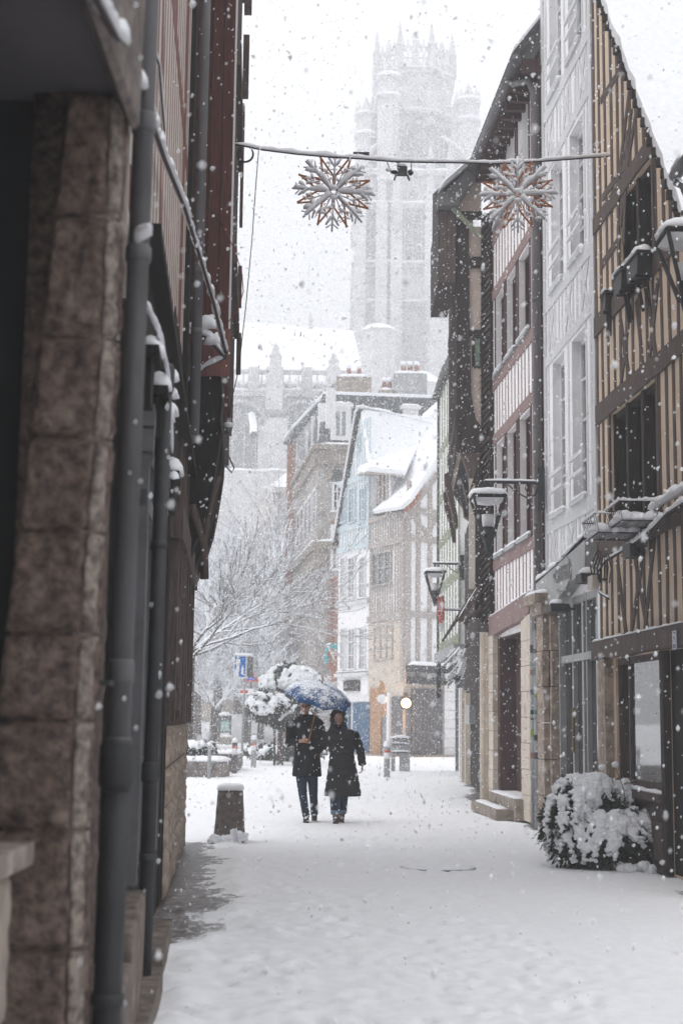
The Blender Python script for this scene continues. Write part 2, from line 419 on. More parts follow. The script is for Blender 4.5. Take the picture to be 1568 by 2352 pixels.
# shop window: frame, pane, sill; panel below
fr = MB(); a, b, c, d = shop
um = RF.u(1440)
RF.box(fr, a, a + .07, c, d, -.1, .0); RF.box(fr, b - .05, b, c, d, -.2, -.03); RF.box(fr, um - .03, um + .03, c, d, -.1, -.01)
RF.box(fr, a + .07, b - .05, d - .08, d, -.2, -.02); RF.box(fr, a + .07, b - .05, c, c + .09, -.2, .0)
sw = fr.build('shop_window', M['w_brown'], h1)
g = MB(); RF.box(g, a + .01, um, c, d, -.06, -.04); g.build('pane', M['glass_mirror'], sw)
g = MB(); RF.box(g, um, b, c, d, -.4, -.34); g.build('pane', M['glass'], sw)
s = MB(); RF.box(s, a - .02, b + .01, c - .09, c - .002, -.1, .12); s.build('sill', M['w_brown'], sw)
q = MB(); strip(q, [RF.P(a, c, .06), RF.P(b - .2, c, .06)], .10, .03, jit=.7); q.build('snow', M['snow'], sw, True)
bp = MB(); RF.box(bp, a, b, .0, c - .10, .003, .04); RF.box(bp, a + .1, a + .42, .12, c - .3, .04, .06); bp.build('panel', M['w_brown'], h1)
dr = MB(); RF.box(dr, door[0], door[1], door[2], door[3], -.1, -.02); RF.box(dr, door[0] + .15, door[1] - .15, .9, 2.0, -.02, -.008); dr.build('door', M['w_left'], h1)
# oval picture sticker on the dark pane
st = MB(); cu, cz = RF.uz(1436, 1556, -.3)
RF.poly(st, [(cu + .14 * math.cos(k * math.pi / 12), cz + .26 * math.sin(k * math.pi / 12)) for k in range(24)], -.335, -.325)
stk = tag(rebase(st.build('oval_sticker', M['paint_white']), RF.P(cu, cz, -.33)), 'white oval sticker with red and blue shapes inside the dark shop window', 'sticker')
st = MB(); RF.poly(st, [(cu + .09, cz - .02), (cu + .07, cz - .16), (cu, cz - .19), (cu, cz - .02)], -.324, -.320); st.build('red_patch', pm('sticker_red', (.5, .05, .05), rough=.5, bump=0), stk)
st = MB(); RF.poly(st, [(cu - .01, cz + .12), (cu + .08, cz), (cu - .12, cz - .05), (cu - .05, cz + .1)], -.318, -.314); st.build('blue_patch', pm('sticker_blue', (.02, .10, .25), rough=.5, bump=0), stk)
st = MB(); RF.poly(st, [(cu + .06, cz + .05), (cu - .05, cz + .05), (cu - .04, cz + .2), (cu + .05, cz + .2)], -.312, -.308); st.build('brown_patch', pm('sticker_brown', (.12, .04, .02), rough=.5, bump=0), stk)
# roof: near slope, snow, verge board
uT = uB + .3
rf = MB(); slab(rf, [RF.P(ue - .35, vz(ue - .35) + .02, .22), RF.P(uT, vz(uT) + .02, .22), RF.P(uT, vz(uT) + .02, -8), RF.P(ue - .35, vz(ue - .35) + .02, -8)], .12)
rf.build('roof', M['w_dark'], h1)
sn = MB(); K = 40; rows = []
for j in range(14):
    o = .28 - 8.3 * (j / 13) ** 1.6; row = []
    for i in range(K + 1):
        u = ue - .38 + (uT - ue + .42) * i / K
        nn = mnoise.noise(V((u * 1.7, o * 1.7, 0))) * .05 + mnoise.noise(V((u * 7, o * 7, 2))) * .015
        row.append(RF.P(u, vz(u) + .33 + nn, o + (0 if j else mnoise.noise(V((u * 5, 0, 0))) * .04)))
    rows.append(row)
base = [[p - V((0, 0, .14 if j else .16)) for p in r] for j, r in enumerate(rows)]
for r0, r1 in zip(rows[:-1], rows[1:]):
    n = len(sn.v); sn.v += [tuple(p) for p in r0 + r1]; sn.f += [(n + i, n + i + 1, n + K + 2 + i, n + K + 1 + i) for i in range(K)]
n = len(sn.v); sn.v += [tuple(p) for p in rows[0] + base[0]]; sn.f += [(n + i, n + i + 1, n + K + 2 + i, n + K + 1 + i) for i in range(K)]
sn.build('roof_snow', M['snow'], h1, True)
vb = MB(); RF.beam(vb, (ue - .3, vz(ue - .3) - .03), (uT, vz(uT) - .03), .12, .0, .20, .01)
for i in range(40):
    u = ue + (uB - ue) * i / 39; RF.box(vb, u - .03, u + .035, vz(u) + .10, vz(u) + .19, .18, .30 + random.uniform(0, .03))
vb.build('verge_board', M['w_dark'], h1)
bk = MB(); RF.box(bk, ue, uB - .01, 0, 5.5, -.8, -.4); bk.build('inner_wall', M['void'], h1)
# zinc corner piece and snow high at the right edge
# ------------------------------------------------------------------ text helper
def lettering(body, F, u, z, o, size, mat, parent, name='lettering', ext=.006, sx=1.0, vertical=False, flip=True, gap=1.0):
    objs = list(body) if vertical else [body]
    mbs = MB()
    for k, s in enumerate(objs):
        cu = bpy.data.curves.new('txt', 'FONT'); cu.body = s; cu.size = size; cu.align_x = 'CENTER'; cu.align_y = 'CENTER'; cu.extrude = ext; cu.resolution_u = 3
        to = bpy.data.objects.new('txt', cu); COL.objects.link(to)
        dg = bpy.context.evaluated_depsgraph_get(); me = bpy.data.meshes.new_from_object(to.evaluated_get(dg))
        sg = -1 if flip else 1
        zz = z - (k - (len(objs) - 1) / 2) * size * gap if vertical else z
        vs = [F.P(u + sg * v.co.x * sx, zz + v.co.y, o + v.co.z) for v in me.vertices]
        mbs.add(vs, [tuple(p.vertices) for p in me.polygons])
        bpy.data.objects.remove(to); bpy.data.meshes.remove(me); bpy.data.curves.remove(cu)
    return mbs.build(name, mat, parent)

hn = MB(); cu, cz = RF.uz(1548, 1470, .14); RF.box(hn, cu - .075, cu + .075, cz - .1, cz + .1, .132, .142)
for (a_, b_, c_, d_) in ((-.068, .068, .085, .093), (-.068, .068, -.093, -.085), (-.068, -.062, -.085, .085), (.062, .068, -.085, .085)):
    pass
plate = tag(rebase(hn.build('house_number_plate', M['plate_blue']), RF.P(cu, cz, .14)), 'small blue enamel plate with number 52 on the dark lintel', 'house number')
fr = MB()
for (a_, b_, c_, d_) in ((-.066, .066, .084, .090), (-.066, .066, -.090, -.084), (-.066, -.060, -.084, .084), (.060, .066, -.084, .084)):
    RF.box(fr, cu + a_, cu + b_, cz + c_, cz + d_, .142, .146)
fr.build('border', M['paint_white'], plate)
lettering('52', RF, cu, cz, .144, .13, M['paint_white'], plate, 'number')

# ------------------------------------------------------------------ R2 white painted half-timbered house
uC = RF.u(1256)
h2 = thing('half_timbered_house', 'white and pale grey half-timbered house with tall windows over a grey shop fascia', 'house', RF.P((uB + uC) / 2, 0))
cols = [(RF.u(1352), RF.u(1320)), (RF.u(1302), RF.u(1274))]
zf = []
for i, (pa, pb, pc, pd) in enumerate(((1142, 757, 0, 0), (572, 260, 0, 0))):
    zf.append((RF.z(1336, pa), RF.z(1336, pb)))
zf.append((zf[1][1] + (zf[1][0] - zf[0][1]), zf[1][1] + (zf[1][0] - zf[0][1]) + 1.9))
wins = [(c[0], c[1], z[0], z[1]) for z in zf for c in cols]
z2b = RF.z(1310, 1350) ; z2t = RF.z(1310, 1290)
sh = (uB + .12, RF.u(1287), .45, RF.z(1325, 1368))
wl = MB(); RF.wall(wl, [(uB + .004, 0), (uC, 0), (uC, 14.5), (uB + .004, 14.5)], wins + [sh], .3); wl.build('wall', M['p_white'], h2)
tb = MB(); tg = MB()
for k, (za, zb_) in enumerate(zf):
    RF.beam(tb, (uB + .03, za - .16), (uC, za - .13), .2, 0, .022, .012)
    RF.beam(tb, (uB + .03, zb_ + .14), (uC, zb_ + .12), .16, 0, .02, .012)
    lo = z2t if k == 0 else zf[k - 1][1] + .22
    RF.studs(tb, uB + .08, uC - .08, lo, za - .25, .24, .10, (), .009, tilt=.05, wob=.012)
    RF.studs(tb, uB + .08, uC - .08, za - .05, zb_ + .06, .22, .085, [(w[0] - .05, w[1] + .05, 0, 30) for w in wins], .009, wob=.012)
    for c in (uB + .35, (cols[0][1] + cols[1][0]) / 2 - .3, uC - .75):
        RF.beam(tb, (c, lo), (c + .42, za - .26), .09, 0, .015, .015); RF.beam(tb, (c + .42, lo), (c, za - .26), .09, 0, .013, .015)
RF.beam(tb, (uB + .08, 3.6), (uB + .08, 14), .16, 0, .025, .012); RF.beam(tb, (uC - .09, 3), (uC - .09, 14), .16, 0, .025, .012)
tb.build('timber_frame', M['w_grey'], h2)
for w in wins:
    wo = window(RF, h2, w[0], w[1], w[2], w[3], 'paint_white', 'glass_lt', rec=.16, fw=.07, nx=2, nz=4, bw=.03, sill=.06, sm='w_grey')
    g = MB()
    for dz in (.32, .56):
        RF.box(g, w[0] - .01, w[1] + .01, w[2] + dz, w[2] + dz + .045, .03, .07)
    g.build('guard_rail', M['paint_white'], wo)
    gs = MB(); strip(gs, [RF.P(w[0], w[2] + .605, .05), RF.P(w[1], w[2] + .605, .05)], .05, .02); gs.build('snow', M['snow'], wo, True)
# fascia with carved oval and letters
fa = MB(); fz0 = RF.z(1310, 1368); ft0, ft1 = RF.z(1256, 1342), RF.z(1372, 1240)
RF.poly(fa, [(uB + .1, RF.z(1366, 1312)), (RF.u(1335), RF.z(1335, 1340)), (RF.u(1312), RF.z(1312, 1372)), (RF.u(1262), RF.z(1262, 1402)), (uC + .02, RF.z(1256, 1396)), (uC + .02, ft0), (uB + .03, ft1)], .0, .17)
fas = fa.build('shop_fascia', M['shop_greylt'], h2)
cu, cz = RF.u(1322), RF.z(1322, 1318)
ov = MB(); 
for k in range(28):
    a0, a1 = 2 * math.pi * k / 28, 2 * math.pi * (k + 1) / 28
    RF.beam(ov, (cu + .55 * math.cos(a0), cz + .24 * math.sin(a0)), (cu + .55 * math.cos(a1), cz + .24 * math.sin(a1)), .02, .168, .182, .0, seg=2)
ov.build('carved_border', M['w_greydk'], fas)
lettering('CH·IAUSY', RF, cu, cz, .176, .30, M['w_greydk'], fas, ext=.008, sx=.72)
# cable bundle with snow on top of the fascia
cb = MB(); line = [(uC + .03, ft0 + .02), (RF.u(1290), RF.z(1290, 1313)), (RF.u(1320), RF.z(1320, 1288)), (RF.u(1350), RF.z(1350, 1255)), (uB + .02, ft1 + .04)]
for k in range(3):
    cb.tube([RF.P(u + .0, z + .02 + .015 * math.sin(i * 2.1 + k * 2), .14 + .02 * math.cos(i * 1.7 + k * 2.1)) for i, (u, z) in enumerate(line)], .014, 6)
cb.build('cable_bundle', M['w_dark'], h2)
sn = MB(); strip(sn, [RF.P(u, z + .035, .14) for u, z in line], .10, .045, jit=.9); sn.build('snow', M['snow'], h2, True)
# shop window with mullions
fr = MB(); a, b, c, d = sh
zt = RF.z(1325, 1510)
RF.box(fr, a, a + .07, c, d, -.12, -.0); RF.box(fr, b - .06, b, c, d, -.12, .03)
for px, w in ((1314, .035), (1337, .05), (1346, .02)):
    u = RF.u(px); RF.box(fr, u - w, u + w, c, d, -.1, -.0)
RF.box(fr, a + .07, b - .06, zt - .05, zt + .05, -.1, .01); RF.box(fr, a + .07, b - .06, c, c + .12, -.1, -.005); RF.box(fr, a + .07, b - .06, d - .1, d, -.1, -.004)
sw = fr.build('shop_window', M['shop_greylt'], h2)
g = MB(); RF.box(g, a, b, c, d, -.09, -.06); g.build('pane', M['glass_mirror'], sw)
for px in (1300, 1328):
    g = MB(); u = RF.u(px); RF.box(g, u - .10, u + .10, c, zt - .06, -.058, -.04); g.build('curtain', M['w_dark'], sw)
hd = MB(); u = RF.u(1317); hd.tube([RF.P(u, 1.15, .02), RF.P(u, 1.75, .02)], .018, 8); hd.tube([RF.P(u, 1.2, -.03), RF.P(u, 1.2, .02)], .01, 6); hd.tube([RF.P(u, 1.7, -.03), RF.P(u, 1.7, .02)], .01, 6)
hd.build('door_handle', pm('brass', (.35, .25, .10), rough=.4, metallic=.8, bump=0), sw)
# eroded stone column with capital
cl = MB(); u0, u1 = RF.u(1285), RF.u(1262)
zc = RF.z(1270, 1415)
for i in range(6):
    za, zb_ = zc * i / 6, zc * (i + 1) / 6 - .012
    k = random.uniform(-.02, .02)
    RF.box(cl, u0 - .02 + k, u1 + k, za, zb_, .0, .14 + random.uniform(-.02, .02))
    RF.box(cl, u0 + .12, u1 - .1, za, zb_, .14, .22 + random.uniform(-.02, .02))
RF.box(cl, u0 - .05, u1 + .1, zc, zc + .16, 0, .28); RF.box(cl, u0 + .0, u1 + .22, zc + .16, zc + .30, 0, .36)
cl.build('stone_column', M['s_old'], h2)
sn = MB(); strip(sn, [RF.P(u0, zc + .30, .22), RF.P(u1 + .2, zc + .30, .22)], .26, .07); sn.build('snow', M['snow'], h2, True)
bk = MB(); RF.box(bk, uB + .02, uC - .02, 0, 14.3, -.9, -.5); bk.build('inner_wall', M['void'], h2)
for k, (px, py) in enumerate(((1277, 1398), (1347, 1330))):
    fl = thing('floodlight', ('black floodlight with snow on its hood under the left end of the grey fascia', 'black floodlight with two snow lumps under the right end of the fascia')[k], 'floodlight', RF.P(RF.u(px), RF.z(px, py), .25), 'floodlights under the grey fascia')
    m = MB(); u, z = RF.uz(px, py, .25); RF.poly(m, [(u - .17, z - .05), (u + .17, z - .05), (u + .14, z + .06), (u - .14, z + .06)], .10, .36); m.build('housing', M['iron'], fl)
    m = MB(); m.tube([RF.P(u, z, .0), RF.P(u, z, .12)], .015, 6); m.build('bracket', M['iron'], fl)
    m = MB(); strip(m, [RF.P(u - .12, z + .06, .25), RF.P(u + .12, z + .06, .25)], .2, .08); m.build('snow', M['snow'], fl, True)

# ------------------------------------------------------------------ R3 oxblood house
uD = RF.u(1135)
h3 = thing('half_timbered_house', 'white and maroon striped house with rows of three maroon windows and a recessed doorway', 'house', RF.P((uC + uD) / 2, 0))
c3 = [tuple(sorted((RF.u(a), RF.u(b)))) for a, b in ((1141, 1161), (1167, 1189), (1196, 1222))]
z1 = (RF.z(1210, 1232), RF.z(1210, 945)); z2 = (RF.z(1210, 762), RF.z(1210, 565)); z3 = (RF.z(1214, 372), RF.z(1214, 200))
rows3 = [(z1, 'w_maroon'), (z2, 'glass_purple'), (z3, 'glass_purple')]
wins = [(c[0], c[1], z[0], z[1]) for z, _ in rows3 for c in c3]
dz = RF.z(1180, 1455); dh = (RF.u(1209), RF.u(1151), .35, dz)
zt3 = RF.z(1160, 205, .42) + .05
wl = MB(); RF.wall(wl, [(uC + .004, 0), (uD, 0), (uD, zt3), (uC + .004, zt3)], wins + [dh], .26); wl.build('wall', M['p_pink'], h3)
tb = MB(); td = MB()
lz = RF.z(1180, 1385)
for k, (z, gm) in enumerate(rows3):
    lo = lz if k == 0 else rows3[k - 1][0][1] + .25
    RF.beam(tb, (uC + .05, z[0] - .16), (uD, z[0] - .16), .2, 0, .022, .008)
    RF.beam(tb, (uC + .05, z[1] + .13), (uD, z[1] + .13), .2, 0, .022, .008)
    RF.studs(tb, uC + .35, uD - .05, lo, z[0] - .25, .30, .065, (), .007, wob=.010)
    for c in c3:
        for uu in (c[0] - .05, c[1] + .05): RF.beam(td, (uu, z[0] - .06), (uu, z[1] + .03), .085, 0, .014, .004)
RF.beam(tb, (RF.u(1229), lz), (RF.u(1229), zt3), .07, 0, .018, .01)
RF.beam(td, (uC + .13, 2.9), (uC + .13, zt3), .20, 0, .05, .006)
RF.beam(tb, (RF.u(1240), lz + 1.5), (RF.u(1236), zt3 - .5), .08, 0, .014, .03)
tb.build('timber_frame', M['w_mauve'], h3); td.build('timber_posts', M['w_maroon'], h3)
for k, (z, gm) in enumerate(rows3):
    for c in c3:
        wo = window(RF, h3, c[0], c[1], z[0], z[1], 'w_maroon', gm, rec=.15, fw=.06, nx=2, nz=1, bw=.035, sill=.07, sm='zinc_lt')
        if k: continue
li = MB(); RF.poly(li, [RF.uz(1136, 1466), RF.uz(1134, 1419), RF.uz(1231, 1357), RF.uz(1229, 1406), RF.uz(1210, 1426), RF.uz(1170, 1444)], .0, .11); li.build('lintel', M['w_mauve'], h3)
sn = MB(); strip(sn, [RF.P(*RF.uz(1134, 1419), .07), RF.P(*RF.uz(1231, 1357), .07)], .09, .03, jit=.9); sn.build('snow', M['snow'], h3, True)
dd = MB(); RF.box(dd, dh[0], dh[1], dh[2], dh[3], -.30, -.25); RF.box(dd, dh[0] + .1, dh[1] - .1, dh[2] + .25, dh[3] - .2, -.25, -.235); do = dd.build('door', M['w_maroon'], h3)
dd = MB(); RF.box(dd, dh[0] + .2, (dh[0] + dh[1]) / 2 + .2, 1.0, dh[3] - .35, -.234, -.225); do2 = dd.build('pane', M['glass'], do)
dd = MB(); dd.ell(RF.P(dh[0] + .12, 1.35, -.2), .03, .03, .03); dd.build('handle', M['iron'], do)
jb = MB(); RF.box(jb, dh[1] + .0, dh[1] + .22, dh[2], dh[3], -.2, .03); RF.box(jb, dh[1] - .03, dh[1] - .001, dh[2], dh[3], -.25, .0); RF.box(jb, dh[0] + .01, dh[1] - .03, dh[3] - .03, dh[3] - .001, -.25, .0)
jb.build('door_jamb', M['w_maroon'], h3)
def ashlar(mb, F, u0, u1, z0, z1, n, o0, o1):
    for i in range(n):
        F.box(mb, u0, u1, z0 + (z1 - z0) * i / n, z0 + (z1 - z0) * (i + 1) / n - .008, o0, o1 + random.uniform(-.004, .004))
pl = MB(); ashlar(pl, RF, dh[1] + .22, uD + .02, 0.02, RF.z(1140, 1460), 9, .0, .12); pl.build('stone_pilaster', M['s_cream'], h3)
pl = MB(); ashlar(pl, RF, RF.u(1230), dh[0], 0.02, RF.z(1220, 1412), 8, .0, .10); pl.build('stone_pilaster', M['s_cream'], h3)
st = MB(); RF.box(st, dh[0] - .15, dh[1] + .1, 0.0, .33, -.24, .22); RF.box(st, dh[0] + .05, dh[1] + .3, 0, .16, .22, .5); st.build('doorstep', M['stone_block'], h3)
sn = MB(); strip(sn, [RF.P(dh[0] + .1, .33, .1), RF.P(dh[1], .33, .1)], .2, .03); strip(sn, [RF.P(dh[0] + .2, .16, .36), RF.P(dh[1] + .2, .16, .36)], .2, .03); sn.build('snow', M['snow'], h3, True)
# eave, gutter, roof
ga, gb = RF.uz(1232, -10, .75), RF.uz(1090, 390, .75)
gz = RF.z(1160, 205, .42)
ev = MB(); RF.box(ev, uC + .02, uD + .1, gz - .02, gz + .10, -.2, .36); 
for i in range(14):
    u = uC + (uD - uC) * i / 13; RF.box(ev, u - .05, u + .05, gz - .16, gz - .025, -.1, .33)
ev.build('eave', M['w_maroon'], h3)
gt = MB(); gt.tube([RF.P(uC - .1, gz + .03, .43), RF.P(uD + .15, gz + .03, .43)], .085, 10); gt.build('gutter', M['zinc'], h3, True)
rf = MB(); slab(rf, [RF.P(uC + .01, gz + .12, .40), RF.P(uD + .15, gz + .12, .40), RF.P(uD + .15, gz + 5.4, -3.5), RF.P(uC + .01, gz + 5.4, -3.5)], .1); rf.build('roof', M['slate'], h3)
rf = MB(); slab(rf, [RF.P(uC + .02, gz + .24, .36), RF.P(uD + .14, gz + .24, .36), RF.P(uD + .14, gz + 5.52, -3.5), RF.P(uC + .02, gz + 5.52, -3.5)], .1); rf.build('roof_snow', M['snow'], h3)
dp = MB(); ud = uC + .02
dp.tube([RF.P(ud + .5, gz - .05, .43), RF.P(ud + .4, gz - .16, .40), RF.P(ud + .1, gz - .22, .2), RF.P(ud, gz - .5, .13)] + [RF.P(ud, z, .13) for z in (9, 7, 5, 3.6, 3.2)], .05, 10)
for z in (10, 8, 6, 4.5): dp.tube([RF.P(ud, z, .13), RF.P(ud, z + .05, .13)], .06, 10)
dp.build('downpipe', M['zinc'], h3, True)
for px, w, zt_, mt in ((1243, .04, 3.3, 'zinc_lt'), (1253, .05, 2.9, 'zinc_lt')):
    m = MB(); u = RF.u(px); m.tube([RF.P(u, .0, .14), RF.P(u, zt_, .14)], w, 10)
    for z in (.7, 1.6, 2.4): m.tube([RF.P(u, z, .14), RF.P(u, z + .06, .14)], w + .012, 10)
    pi = m.build('downpipe', M[mt], h3, True)
    for k in range(6):
        z = 1.0 + k * .31 + random.uniform(-.04, .04); q = MB(); q.tube([RF.P(u, z, .14), RF.P(u, z + random.uniform(.06, .16), .14)], w + .003, 10, False)
        q.build('sticker', pm('sticker_%d' % k, random.choice([(.10, .09, .10), (.30, .36, .12), (.14, .24, .28), (.36, .20, .16), (.5, .5, .5), (.2, .17, .3), (.05, .05, .05)]), rough=.6, bump=0), pi)
m = MB(); u = RF.u(1233); m.tube([RF.P(u, 0, .05), RF.P(u + .02, 1.5, .05), RF.P(u, 3.3, .05)], .06, 6); m.build('dark_conduit', M['w_dark'], h3, True)
bk = MB(); RF.box(bk, uC + .02, uD - .02, 0, zt3 - .2, -.8, -.5); bk.build('inner_wall', M['void'], h3)

# ------------------------------------------------------------------ R4 dark brown jettied house
yq = 26.15
QF = Fac((1.6, yq), (3.3, yq))
h4 = thing('half_timbered_house', 'dark brown jettied house with curved brackets, cream panels and a ragged shingled corner', 'house', (2.9, yq + .2, 0))
def qpoly(mb, pts, o0, o1, F=QF): F.poly(mb, [F.uz(x, y) for x, y in pts], o0, o1)
yz = lambda py: CAMH + (at(1080, py, yq).z - CAMH)
# body of upper floors
bd = MB(); xl = at(1049, 900, yq).x; zbk = at(1060, 1040, yq).z
bd.hexa([V((xl, yq, zbk)), V((4.4, yq, zbk)), V((4.4, 31, zbk)), V((2.36, 31, zbk))], [V((xl, yq, 10.9)), V((4.4, yq, 10.9)), V((4.4, 31, 10.9)), V((2.36, 31, 10.9))]); bd.build('upper_wall', M['p_beige'], h4)
bd = MB(); bd.hexa([V((2.86, yq + .02, 0)), V((6, yq + .02, 0)), V((6, 38, 0)), V((3.32, 38, 0))], [V((2.86, yq + .02, zbk)), V((6, yq + .02, zbk)), V((6, 38, zbk)), V((3.32, 38, zbk))]); bd.build('ground_wall', M['w_dark'], h4)
m = MB()
qpoly(m, [(1048, 505), (1075, 505), (1078, 780), (1081, 905), (1090, 960), (1106, 985), (1106, 1040), (1048, 1040)], 0, .05)
qpoly(m, [(1075, 592), (1106, 592), (1106, 616), (1075, 616)], 0, .07)
qpoly(m, [(1060, 488), (1106, 488), (1106, 505), (1060, 505)], 0, .07)
qpoly(m, [(1074, 760), (1106, 760), (1106, 772), (1074, 772)], 0, .08)
qpoly(m, [(1122, 500), (1138, 495), (1138, 1420), (1122, 1420)], 0, .10)
qpoly(m, [(1076, 1130), (1106, 1040), (1106, 1420), (1090, 1420), (1090, 1110)], -.02, .045)
m.build('timber_frame', M['w_dark'], h4)
m = MB(); qpoly(m, [(1083, 774), (1103, 774), (1103, 846), (1083, 846)], .0, .02); wq = m.build('window', M['void'], h4)
m = MB(); qpoly(m, [(1090, 778), (1101, 778), (1101, 842), (1090, 842)], .02, .03); m.build('pane', pm('green_glass', (.25, .31, .25), (.12, .15, .12), 9, .2, 0), wq)
m = MB(); qpoly(m, [(1076, 1100), (1091, 1100), (1091, 1353), (1076, 1353)], .0, .04); m.build('cream_strip', M['p_cream'], h4)
# curved brackets under the jetty, several along the facade
for k, dy in enumerate((0, 2.3, 4.4)):
    m = MB(); pts = [(1048, 985), (1106, 985), (1106, 1130), (1078, 1110), (1074, 1085), (1062, 1052), (1051, 1020)]
    P = [QF.P(*QF.uz(x, y), .03) + V((dy * .065, dy, 0)) for x, y in pts]; m.prism(P, (0, .25, 0)); m.build('bracket', M['w_brown'], h4)
    m = MB(); pts = [(1031, 1065), (1040, 1060), (1052, 1110), (1062, 1165), (1063, 1193), (1055, 1190), (1046, 1140), (1034, 1100)]
    if k < 2:
        P = [QF.P(*QF.uz(x, y), .03) + V((dy * .065, dy + 1.2, 0)) for x, y in pts]; m.prism(P, (0, .22, 0)); m.build('bracket', M['w_brown'], h4)
m = MB(); z_, z__ = at(1050, 1165, yq).z, zbk
m.hexa([V((xl + .1, yq + .3, zbk - .02)), V((3.2, yq + .3, z_)), V((3.1, 31, z_)), V((2.45, 31, zbk - .02))], [V((xl + .1, yq + .3, zbk + .05)), V((3.2, yq + .3, zbk + .05)), V((3.1, 31, zbk + .05)), V((2.45, 31, zbk + .05))]); m.build('jetty_underside', M['void'], h4)  # shade under the jetty is painted on as near-black
# street facade stripes (seen edge on)
SF = Fac((xl, yq + .03), (2.36, 31)); SF.n = -SF.n if SF.n.x > 0 else SF.n
m = MB(); SF.studs(m, .1, SF.L - .1, zbk, 10.6, .42, .16, (), .012, wob=.01)
for z in (zbk + .1, 7.2, 9.8): SF.beam(m, (.05, z), (SF.L, z), .24, 0, .03)
m.build('street_timbers', M['w_dark'], h4)
# shingles on the corner, ragged
m = MB(); y0_, y1_ = 496, 1430; n = 62
for i in range(n):
    py = y0_ + (y1_ - y0_) * i / n
    a = QF.uz(1105 + 2 * math.sin(i * .7), py + 16); b = QF.uz(1123, py - 4); k = random.uniform(-.02, .02)
    h = (QF.z(1110, py) - QF.z(1110, py + 11))
    if random.random() < .04: continue
    QF.poly(m, [(a[0] - .035 + k, a[1] - h * .9), (b[0], b[1] - h * .6), (b[0], b[1] + h * .25), (a[0] + .02, a[1] + h * .1)], .04 + random.uniform(0, .015), .105 + random.uniform(0, .05))
m.build('shingles', M['shingle'], h4)
m = MB(); qpoly(m, [(1104, 496), (1124, 490), (1124, 1430), (1104, 1430)], 0, .045); m.build('shingle_backing', M['w_dark'], h4)
# hoist dormer box, zinc verge, roof
m = MB(); a, b = QF.uz(1005, 655), QF.uz(1033, 489)
m.box(at(1005, 600, yq).x, at(1046, 600, yq).x, yq - .1, yq + 2.2, a[1], b[1]); m.build('hoist_dormer', M['w_dark'], h4)
for k in range(4):
    m = MB(); x = at(1005, 600, yq).x + .31 * k / 4 + .02; m.box(x, x + .07, yq - .115, yq - .102, a[1] + .02, b[1] - .01); m.build('board', M['w_brown'], h4)
m = MB(); qpoly(m, [(1002, 488), (1002, 461), (1022, 455), (1050, 472), (1050, 487)], .05, .40); qpoly(m, [(1022, 455), (1096, 376), (1108, 392), (1052, 470), (1046, 478)], .06, .36)
m.build('zinc_verge', M['zinc'], h4)
m = MB(); QF.beam(m, QF.uz(1038, 490), QF.uz(1104, 557), .07, .2, .27, .0); m.build('strut', M['green_t'], h4)
m = MB(); qpoly(m, [(1056, 470), (1104, 398), (1104, 487), (1060, 487)], -.02, .03); m.build('gable_panel', M['p_beige'], h4)
# roof plane behind the verge
m = MB(); pa, pb = at(1003, 456, yq - .2), at(1098, 372, yq - .2)
slab(m, [pa, pb, pb + V((.28, 4.6, 0)), pa + V((.28, 4.6, 0))], .12); m.build('roof', M['slate'], h4)
m = MB()
for k in range(6):
    q = pa + V((.02 + k * .05, .0 + k * .75, .10)); q2 = pb + V((.02 + k * .05, k * .75, .10)); strip(m, [q, q2], .8, .10, jit=.2, step=.12)
m.build('roof_snow', M['snow'], h4, True)
# small pent roof over the shop with beams
m = MB(); slab(m, [at(1050, 1428, yq - .25), at(1096, 1352, yq - .25), at(1096, 1352, yq - .25) + V((.25, 7, 0)), at(1050, 1428, yq - .25) + V((.25, 7, 0))], .05); m.build('pent_roof', M['w_dark'], h4)
m = MB(); qpoly(m, [(1048, 1425), (1094, 1350), (1100, 1362), (1056, 1436)], .22, .30); qpoly(m, [(1062, 1432), (1100, 1392), (1103, 1400), (1068, 1440)], .1, .2); m.build('rafter', M['w_brown'], h4)
m = MB(); strip(m, [at(1052, 1420, yq - .3), at(1094, 1350, yq - .3)], .07, .03, jit=1); m.build('snow', M['snow'], h4, True)
# ground floor bits: cream posts, beige pipes, utility box
gf = Fac((2.86, yq + .02), (3.32, 38))
for px, w, zt_ in ((1069, .25, 2.3), (1078, .2, 2.2)):
    m = MB(); u = gf.u(px); gf.box(m, u - w, u + w, 0, zt_, 0, .12); m.build('post', M['s_cream'], h4)
m = MB(); gf.box(m, gf.u(1061), gf.u(1063) , 0, 2.4, 0, .1); m.build('post', M['p_white'], h4)
m = MB(); gf.box(m, gf.u(1091), gf.u(1082), 1.45, 1.9, .0, .14); m.build('utility_box', M['zinc_lt'], h4)
for px, w in ((1108, .06), (1116, .05)):
    m = MB(); p = at(px, 1500, yq - .12); m.tube([V((p.x, p.y, 0)), V((p.x, p.y, 3.15))], w, 10); m.build('downpipe', M['s_cream'], h4, True)

